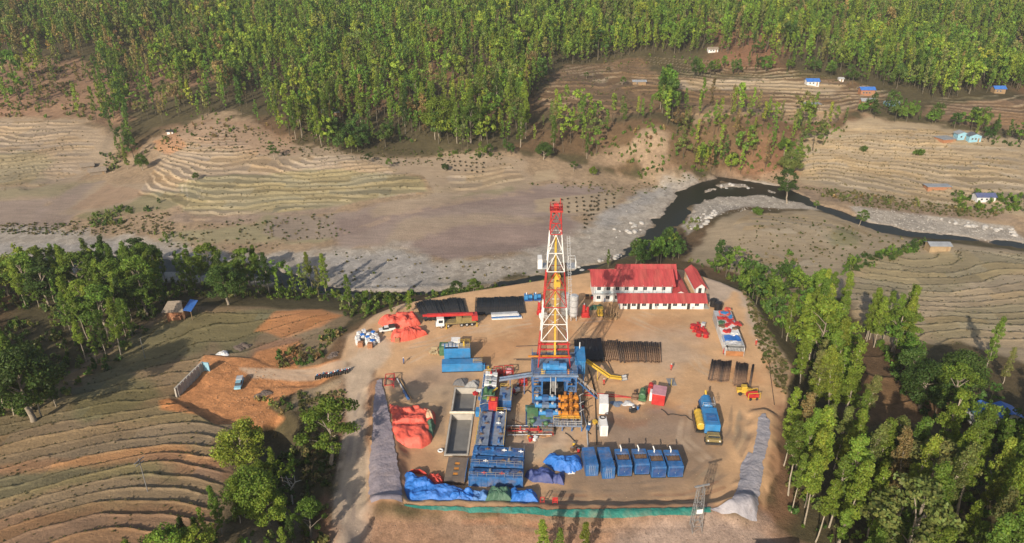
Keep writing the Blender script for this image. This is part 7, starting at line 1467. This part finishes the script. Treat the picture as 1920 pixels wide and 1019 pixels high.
# ---------------------------------------------------------------- smaller things
def build_small():
    # sack stacks
    g=random.Random(4); names=[]
    for i,(x,y) in enumerate(((671,640),(680,636),(674,632),(683,628),(690,640),(698,640),(692,634),(700,631),(705,636),(690,646),(699,647),(708,642),(672,646))):
        p=W(x,y); o=empty('bulk_bag',p,g.uniform(0,1),f"plump {'blue-patched' if i%3==1 else 'white'} bulk bag in the sack store at the road bend, {ordinal(sum(1 for q in range(i+1) if (q%3==1)==(i%3==1)))} from the road",'bulk bag','bulk bags stored at the road bend'); MB().ball((0,0,.75),.78,12,8,(1,1,1.0)).box(-.62,.62,-.62,.62,.0,1.1).build('sack',t_white,o,.12); MB().box(-.5,.5,-.5,.5,1.1,1.55,rz=.4).build('filling_spout',t_blue if i%3==1 else t_white,o,.1)
    for i,(x,y) in enumerate(((671,652),(689,654),(740,643))):
        p=W(x,y); e=empty('brick_cube',p,.0,['orange brick cube at the road end of the sack store','orange brick cube before the middle of the sack store','orange brick cube at the foot of the front orange-red heap'][i],'brick cube'); m=MB()
        for k in range(6):
            for j in range(4): m.box(j*.32,j*.32+.3,0,1.1,k*.22,k*.22+.2)
        m.build('bricks',brick,e)
    # machinery around silos
    for i,(x,y,w_) in enumerate(((983,566,16),(1001,565,14))):
        o,rz,wd=frame((x,y),(x+w_,y-.5)); e=empty('pump_skid',o,rz,['blue pump skid nearer the flat black pipes','blue pump skid nearer the mast'][i],'skid'); MB().box(0,wd,0,2.2,.05,.4).build('base_frame',dblue,e); MB().box(.1,wd*.45,.3,1.9,.4,1.7).build('engine_cover',blue2,e,.04); MB().cyl((wd*.5,1.1,1.0),(wd*.95,1.1,1.0),.6).build('pump',blue2,e); MB().cyl((wd*.3,1.1,1.7),(wd*.3,1.1,2.4),.12,n=8).build('exhaust_pipe',white,e)
    for i,(x,y) in enumerate(((1007,592),(1091,597))):
        o=W(x,y); e=empty('cement_unit',o,0,['red pumping unit partly hidden behind the mast leg','red pumping unit standing clear beside the pale silo'][i],'pumping unit'); MB().box(-.1,2.2,0,2.0,.1,.5).box(.1,2.0,.2,1.8,.5,1.6).build('base',red,e,.04); MB().cyl((.6,1,1.6),(.6,1,3.6),.5,.4,12).cyl((1.6,.9,1.6),(1.6,.9,3.0),.35,n=12).build('vessel',red,e); MB().cyl((.6,1,3.6),(.6,1,4.1),.15).build('vent_pipe',lsteel,e)
    o=W(1012,598); ob=MB().tank((0,0,.9),(2.0,.3,.9),.8).box(.1,.4,-.5,.5,0,.5).box(1.5,1.8,-.4,.7,0,.5).build('white_tank',white); ob.location=o; tag(ob,'small white horizontal tank at the foot of the mast by the red unit','tank')
    o=W(1121,596); e=empty('forklift',o,.1,'small yellow forklift between the red unit and the timber frames','forklift'); MB().box(0,1.6,0,2.2,.35,1.1).box(.1,1.5,1.5,2.2,1.1,1.4).build('body',yellow,e,.05); m=MB()
    for x in (.1,1.4):
        for y in (.3,1.9): m.box(x,x+.1,y,y+.1,1.1,2.3)
    m.box(0,1.6,.2,2.1,2.3,2.4).build('overhead_guard',yellow,e); MB().box(.2,.3,-.2,-.05,.1,2.6).box(1.3,1.4,-.2,-.05,.1,2.6).build('lift_mast',dark,e)
    for x in (.1,1.5):
        for y in (.4,1.8): MB().cyl((x-.15,y,.35),(x+.15,y,.35),.35,n=12).build('wheel',tyre,e)
    for i in range(5):
        x=1137+i*5.2; o=W(x,600-(i%2)*6); h=3.2+.8*(i%3); e=empty('timber_frame',o,.2*i,f"rough timber pole frame near the cabin row, {ordinal(i+1)} from the yellow forklift",'timber frame','timber frames by the cabin row'); m=MB().cyl((-.7,0,0),(-.1,.3,h),.09,n=6).cyl((.7,0,0),(.1,.3,h),.09,n=6).cyl((0,1.4,0),(0,.3,h),.09,n=6).cyl((-.5,.1,h*.35),(.5,.1,h*.35),.06,n=6); m.build('poles',wood,e); MB().box(-.5,.5,.0,.8,.0,.7,rz=.3).build('crate',wood,e)
    heap('net_heap',[(1106,582),(1108,570,1),(1130,568,1),(1132,580)],1.1,t_green,'heap of green netting between the red unit and the two-storey quarters','net heap',seed=41,nr=8,na=40)
    for i,(x,y,m_) in enumerate(((1112,562,red),(1120,563,cloth_blue),(1128,562,red),(1136,565,t_blue),(1143,563,red),(1104,560,rust))):
        o=W(x,y); e=empty('gear_crate',o,.3*i,f"{['red','blue','dark red','bright blue','red lidded','rusty'][i]} crate in the clutter at the end wall of the two-storey quarters",'crate','crates beside the two-storey quarters'); MB().box(-.6,.6,0,1,0,1.0).build('body',m_,e,.03); MB().box(-.65,.65,-.05,1.05,1.0,1.08).build('lid',dark,e)
    # red parts cluster
    for i,(x,y,k) in enumerate(((1299,616,0),(1305,622,1),(1310,630,0),(1318,622,1),(1323,632,0),(1307,614,1),(1315,612,2))):
        o=W(x,y); e=empty('wellhead_part',o,i*.7,['round red flanged wellhead part at the near-camp corner of the cluster','red valve body beside the round flanged part','low red flanged spool at the front of the cluster','red valve body on the camp road side of the cluster','round red spool lying farthest toward the container row','red valve body at the back of the cluster','grey box standing behind the red parts'][i],'wellhead part' if k<2 else 'box')
        if k==0: MB().cyl((0,0,.1),(0,0,1.0),.55,n=14).cyl((0,0,.0),(0,0,.2),.8,n=14).cyl((0,0,.9),(0,0,1.1),.8,n=14).build('body',red,e)
        elif k==1: MB().box(-.8,.8,-.5,.5,.1,.9).cyl((-1.4,0,.5),(1.4,0,.5),.28,n=10).build('body',red,e,.04); MB().cyl((0,0,.9),(0,0,1.5),.1,n=8).cyl((0,0,1.45),(0,0,1.52),.35,n=12).build('handwheel',red,e)
        else: MB().box(-.6,.6,0,1,0,1.2).build('body',lsteel,e,.03)
    # red barrier frames and warning lamp
    for i,(x0,x1,y) in enumerate(((1013,1020,950),(1036,1045,951))):
        o,rz,wd=frame((x0,y),(x1,y)); e=empty('red_gate',o,rz,['red pipe gate frame standing by itself next to the blue heap','red pipe gate frame holding a round red sign'][i],'gate'); MB().cyl((0,0,0),(0,0,2.2),.08,n=6).cyl((wd,0,0),(wd,0,2.2),.08,n=6).cyl((0,0,2.2),(wd,0,2.2),.08,n=6).cyl((0,0,1.1),(wd,0,1.1),.06,n=6).build('frame',red,e)
        if i: MB().cyl((wd*.5,-.05,1.7),(wd*.5,.05,1.7),.4,n=14).build('round_sign',red,e)
    # lattice floodlight tower
    o=G(1304,992); e=empty('lattice_tower',o,.1,'slim steel lattice tower with a floodlight bar standing on the bund corner','tower'); h=9.5; m=MB(); w0=.9;w1=.5
    for s in (-1,1):
        for t in (-1,1): MB().beam((s*w0,t*w0,-.5),(s*w1,t*w1,h),.07).build('leg',steel,e)
    for k in range(7):
        a=k/7;b=(k+1)/7;wa=w0+(w1-w0)*a;wb=w0+(w1-w0)*b
        for s in (-1,1): m.beam((-wa,s*wa,h*a),(wb,s*wb,h*b),.04).beam((s*wa,-wa,h*a),(s*wb,wb,h*b),.06).beam((-wb,s*wb,h*b),(wb,s*wb,h*b),.06).beam((s*wb,-wb,h*b),(s*wb,wb,h*b),.06)
    m.build('bracing',steel,e); MB().beam((-1.2,0,h+.1),(1.4,0,h+.5),.3,.2).build('floodlight_bar',steel,e); MB().box(-.55,.55,-.75,-.68,h*.44,h*.54).build('notice_panel',white,e)
    # poles
    for i,(x,y,h) in enumerate(((277,922,7.5),(272,672,6.0),(1834,960,9),(1566,745,7),(1258,726,2.2))):
        o=G(x,y); e=empty('utility_pole',o,1.2,['pale power pole standing in the green striped part of the lower field','thin pole in the middle of the upper field','power pole with pale crossarms sticking out of the forest','thin pole at the forest edge beside the yard','short yellow marker post behind the pink-roofed cabin'][i],'pole'); MB().cyl((0,0,-.3),(0,0,h),.09,.06,8).build('pole',steel if i<4 else yellow,e); 
        if i in(0,2,3): MB().box(-1.1,1.1,-.06,.06,h-.5,h-.38).box(-.9,.9,-.06,.06,h-1.2,h-1.08).build('crossarm',steel,e)
    # walls around the orange lot
    a,b=G(382,694),G(331,745); z0=LOTZ-.2; v=b-a; v.z=0; e=empty('retaining_wall',(a.x,a.y,z0),0,'long pale concrete wall with one bent end edging the orange excavated lot','wall'); MB().beam((0,0,1.4),v+Vector((0,0,1.4)),.35,2.8).build('wall_panel',conc,e); 
    r_=v.normalized(); n_=Vector((-r_.y,r_.x,0)); MB().beam(Vector((0,0,1.4))+r_*.2,Vector((0,0,1.4))+r_*.2+n_*1.8,.3,2.6).build('end_panel',skyb,e)
    m=MB(); 
    for k in range(9): c=v*(k+.5)/9; m.beam(c+n_*.2,c+n_*.2+Vector((0,0,2.75)),.3)
    m.build('buttress',conc,e)
    heap_at('cloth_bundle',418,664,1.6,.7,t_white,'white plastic-wrapped bundle lying on the field above the orange lot','bundle')
    for i,(x,y,s) in enumerate(((446,652,1.3),(455,648,1.5),(464,650,1.2),(452,656,1.0),(624,668,1.5),(628,664,1.1),(498,738,1.6),(487,742,1.2))): heap_at('rubble_pile',x,y,s,.6,mat('dark rubble',(.13,.10,.085),.95,scale=3,var=.5,bump=.9,dirt=.1),['small dark rubble pile above the orange lot, outermost','small dark rubble pile above the orange lot, the topmost','small dark rubble pile above the orange lot, nearest the bushes','small dark rubble pile above the orange lot, the lowest','dark rubble pile by the curve of the dirt road','smaller rubble pile by the curve of the dirt road','dark spoil pile at the foot of the orange lot','smaller spoil pile at the foot of the orange lot'][i],'rubble pile')
    # timber and loose sheets near the pink-roofed cabin
    for i,(x,y,m_,l) in enumerate(((1156,757,deckm,'blue-grey sheet lying flat on the dirt near the red pipe line'),(1178,757,t_white,'crumpled white sheet on the dirt between red pipes and containers'),(1196,755,t_tan,'tan crumpled packing next to the white crumpled sheet'),(1013,790,rust,'brown mat under the red manifold'),(982,805,t_white,'pale crumpled sacking by the mud tanks'))):
        heap_at('loose_sheet',x,y,1.5,.25,m_,l,'sheet')
    # dead trees
    g=random.Random(9)
    for i,(x,y,h,l) in enumerate(((548,945,6.5,'bare white dead tree in the scrub between field and dirt road'),(1628,890,8,'bare pale dead tree among the forest crowns'))):
        o=G(x,y); e=empty('dead_tree',o,0,l,'dead tree'); t=MB(); t.cyl((0,0,-.3),(.2,.1,h*.55),.22,.15,7).cyl((.2,.1,h*.55),(1.2,.0,h*.8),.15,.09,6).cyl((.2,.1,h*.55),(-.4,.2,h),.13,.05,6).cyl((1.2,0,h*.8),(2.3,.2,h*.85),.08,.03,5).cyl((1.2,0,h*.8),(1.1,.3,h),.08,.03,5); t.build('trunk',mat('bleached wood',(.55,.50,.42),.9,dirt=0),e)
        m=MB()
        for k in range(8): z=h*g.uniform(.5,.95); m.cyl((g.uniform(-.2,.8),.1,z),(g.uniform(-1.6,2),g.uniform(-1,1),z+g.uniform(.4,1)),.05,.02,5)
        m.build('branches',MATS['bleached wood'],e)
    # boulders on the gravel banks
    bm_=MATS['concrete']; rk=mat('river boulder',(.42,.40,.37),.9,scale=1.5,dirt=.1,bump=.5); gg=np.random.default_rng(8); n=0; vs=[]
    for k in range(3):
        b=bmesh.new(); bmesh.ops.create_icosphere(b,subdivisions=2,radius=1)
        for v in b.verts: v.co*=1+.35*(float(fbm(np.array([v.co.x*1.5+k*9+4]),np.array([v.co.y*1.5+v.co.z]),k,2)[0])-.4)*2; v.co.z*=.6
        me=bpy.data.meshes.new('boulder'); b.to_mesh(me); me.materials.append(rk); vs.append(me)
    areas=[([(1745,405),(1900,430),(1905,445),(1780,420)],26,'far gravel bank below the banana garden'),([(1290,430),(1320,395),(1360,395),(1300,440)],22,'gravel bank inside the dark river bend'),([(1150,430),(1240,400),(1225,420),(1160,460)],20,'grey gravel bank across from the mast'),([(1340,352),(1440,362),(1430,356),(1350,345)],8,'gravel island in the river'),([(1080,500),(1180,465),(1170,478),(1090,505)],14,'bank of the narrow dark channel behind the mast')]
    for poly,cnt,nm in areas:
        sizes=sorted([gg.uniform(.5,1.5) for _ in range(cnt)],reverse=True); Pw=np.array(Gs(poly)); x0,y0=Pw.min(0);x1,y1=Pw.max(0); k=0
        while k<cnt:
            x,y=gg.uniform(x0,x1),gg.uniform(y0,y1)
            if sdpoly(np.array([x]),np.array([y]),Pw)[0]<0: continue
            k+=1; s=sizes[k-1]; o=bpy.data.objects.new('boulder',vs[k%3]); link(o); o.location=(x,y,tz(x,y)+s*.15); o.scale=(s,s*gg.uniform(.6,1),s); o.rotation_euler=(0,0,gg.uniform(0,6)); tag(o,f"{'' if k==1 else ordinal(k)+' '}largest pale boulder on the {nm}",'boulder',f"boulders on the {nm}")
def heap_at(name,px,py,r,h,m_,lab,cat):
    p=G(px,py); g=random.Random(int(px*7+py)); V=[(0,0,h)];F=[]; n=20; R_=4
    for j in range(1,R_+1):
        for k in range(n):
            a=k/n*6.283; t=j/R_; rr=r*t*(1+.25*math.sin(3*a+px)); V.append((rr*math.cos(a),rr*math.sin(a)*.8,h*(1-t**2)*g.uniform(.7,1.2)-.06*(j==R_)))
    for k in range(n): F.append((0,1+k,1+(k+1)%n))
    for j in range(R_-1):
        for k in range(n): F.append((1+j*n+k,1+(j+1)*n+k,1+(j+1)*n+(k+1)%n,1+j*n+(k+1)%n))
    o=MB().add(V,F,False).build(name,m_); o.location=p; return tag(o,lab,cat)
def build_clutter():
    g=random.Random(12); n=0; marks=['the red framed skid','the engine platform','the white cabins','the red manifold','the pink-roofed cabin','the light blue tanks','the slurry basin','the blue containers']
    P_=[(968,730),(1098,760),(1112,800),(990,822),(1190,768),(918,690),(905,745),(1076,842)]
    cols=[('blue',blue),('red',red),('black',dark),('yellow',yellow),('white',white),('rusty',rust)]
    for i,(px,py) in enumerate(P_):
        for k in range(3):
            cn,m_=cols[(i+k*2)%6]; o=W(px+g.uniform(-9,9),py+g.uniform(-6,6)); d_=empty('drum',o,0,f"{cn} steel drum standing near {marks[i]}",'drum','loose drums round the rig'); MB().cyl((0,0,0),(0,0,.9),.3,n=12).build('body',m_,d_); MB().cyl((0,0,.9),(0,0,.93),.27,n=12).build('lid',steel,d_)
        for k in range(2):
            cn,m_=cols[(i+k*3+1)%6]; o=W(px+g.uniform(-14,14),py+g.uniform(-9,9)); c=empty('tool_box',o,g.uniform(0,3),f"{cn} tool box on the dirt near {marks[i]}",'tool box','tool boxes round the rig'); w_=g.uniform(.4,.7); MB().box(-w_,w_,-.4,.4,0,.6).build('body',m_,c,.03); MB().box(-w_-.03,w_+.03,-.43,.43,.6,.68).build('lid',m_,c)
    for i,(pts,m_,l) in enumerate((([(955,735),(970,742),(985,732),(1000,738)],dark,'black hose snaking from the trip tank to the substructure'),([(1095,765),(1105,780),(1098,798),(1108,815)],dark,'black hose wriggling down beside the white cabins'),([(960,790),(985,795),(1000,800),(1030,797)],rust,'brown hose behind the green mud pumps'),([(1060,815),(1080,828),(1075,842),(1095,848)],dark,'black hose curling toward the plain blue containers'),([(1240,770),(1255,780),(1280,778),(1300,790)],dark,'long thin hose between the pink-roofed cabin and the yellow tank'))):
        Q=[W(*q)+Vector((0,0,.1)) for q in pts]; path=[]
        for j in range(len(Q)-1):
            for t in range(5):
                f=t/5; path.append(Q[j].lerp(Q[j+1],f)+Vector((math.sin((j+f)*4)*.3,math.cos((j+f)*5)*.4,0)))
        path.append(Q[-1]); ob=MB().tube([p-Q[0] for p in path],.09,6).build('hose',m_); ob.location=Q[0]; tag(ob,l,'hose')
# ---------------------------------------------------------------- people
def person(px,py,rz,cloth,helm,lab,stride=.18):
    p=G(px,py); e=empty('person',p,rz,lab,'person')
    J={'pelvis':(0,0,.95),'chest':(0,0,1.3),'neck':(0,0,1.5),'head':(0,.01,1.62),'crownp':(0,0,1.74)}
    V=[];E=[];Rr=[]
    def a(c,r,par=None):
        V.append(c);Rr.append(r); 
        if par is not None: E.append((par,len(V)-1))
        return len(V)-1
    pe=a((0,0,.95),.13); wa=a((0,0,1.1),.12,pe); ch=a((0,0,1.33),.15,wa); ne=a((0,.0,1.5),.055,ch); hd=a((0,.01,1.6),.085,ne); hc=a((0,.0,1.69),.075,hd); a((0,-.09,1.6),.02,hd)
    body_end=[]
    for s in (-1,1):
        k=stride*s; hp=a((s*.1,0,.88),.095,pe); kn=a((s*.11,-k*.6,.5),.06,hp); an=a((s*.11,-k*.2,.09),.04,kn); a((s*.12,-k*.2-.16,.04),.035,an)
        sh=a((s*.19,0,1.42),.06,ch); el=a((s*.27,k*.3,1.14),.045,sh); wr=a((s*.28,k*.6-.08,.9),.03,el); pm=a((s*.28,k*.6-.1,.82),.028,wr)
        for f in range(4): q=a((s*.28+.0,k*.6-.13+f*.02,.76),.009,pm); a((s*.27,k*.6-.135+f*.02,.72-.004*f),.008,q)
        q=a((s*.26,k*.6-.13,.83),.01,pm); a((s*.25,k*.6-.15,.79),.008,q)
    def skinned(name,V,E,Rr,m_,mul=1.0,parent=e):
        me=bpy.data.meshes.new(name); me.from_pydata(V,E,[]); o=bpy.data.objects.new(name,me); link(o,parent); md=o.modifiers.new('skin','SKIN'); 
        for i,r in enumerate(Rr): me.skin_vertices[0].data[i].radius=(r*mul,r*mul)
        me.skin_vertices[0].data[0].use_root=True; sb=o.modifiers.new('sub','SUBSURF'); sb.levels=1; sb.render_levels=1; me.materials.append(m_); return o
    def mk(o_name,V,E,Rr,m_,mul):
        me=bpy.data.meshes.new(o_name); me.from_pydata(V,E,[]); 
        if not me.skin_vertices: 
            b=bmesh.new(); b.from_mesh(me); b.verts.layers.skin.verify(); b.to_mesh(me); b.free()
        o=bpy.data.objects.new(o_name,me); link(o,e)
        for i,r in enumerate(Rr): me.skin_vertices[0].data[i].radius=(r*mul,r*mul)
        me.skin_vertices[0].data[0].use_root=True
        o.modifiers.new('skin','SKIN'); sb=o.modifiers.new('sub','SUBSURF'); sb.levels=1; sb.render_levels=1; me.materials.append(m_); return o
    mk('body',V,E,Rr,skin,1.0)
    # coverall: same limbs without head, hands and feet
    V2=[(0,0,.95),(0,0,1.1),(0,0,1.33),(0,0,1.47)];E2=[(0,1),(1,2),(2,3)];R2=[.155,.145,.175,.07]
    for s in (-1,1):
        k=stride*s; i=len(V2); V2+=[(s*.1,0,.88),(s*.11,-k*.6,.5),(s*.11,-k*.2,.12)]; R2+=[.115,.08,.062]; E2+=[(0,i),(i,i+1),(i+1,i+2)]
        i=len(V2); V2+=[(s*.19,0,1.42),(s*.27,k*.3,1.14),(s*.28,k*.6-.07,.93)]; R2+=[.08,.062,.045]; E2+=[(2,i),(i,i+1),(i+1,i+2)]
    mk('coverall',V2,E2,R2,cloth,1.0)
    MB().ball((0,0,1.66),.125,12,5,(1,1.15,1),half=True).cyl((0,0,1.655),(0,0,1.67),.15,n=14).build('helmet',helm,e)
    m=MB()
    for s in (-1,1): m.ball((s*.035,-.082,1.61),.012,6,4)
    m.build('eyes',dark,e); m=MB()
    for s in (-1,1): k=stride*s; m.box(s*.12-.055,s*.12+.055,-k*.2-.2,-k*.2+.07,0,.1)
    m.build('boots',dark,e)
def build_people():
    person(1132,722,.4,cloth_red,white,'person in a red coverall and white helmet beside the yellow chute'); person(1258,694,-.5,cloth_red,white,'person in red walking alone across the open yard near the long brown pipes',.25)
    person(1417,648,.2,cloth_red,white,'person in red outside the cluttered containers near the yard edge'); person(1356,664,1.2,cloth_red,red,'person in red at the corner of the open rusty container',.1); person(757,682,2.0,cloth_blue,white,'person in blue with white helmet on the open dirt by the road bend',.3)
build_pipes(); build_vehicles(); build_mud(); build_rig(); build_small(); build_clutter(); build_people()
print('done',time.time()-T0,len(bpy.data.objects))
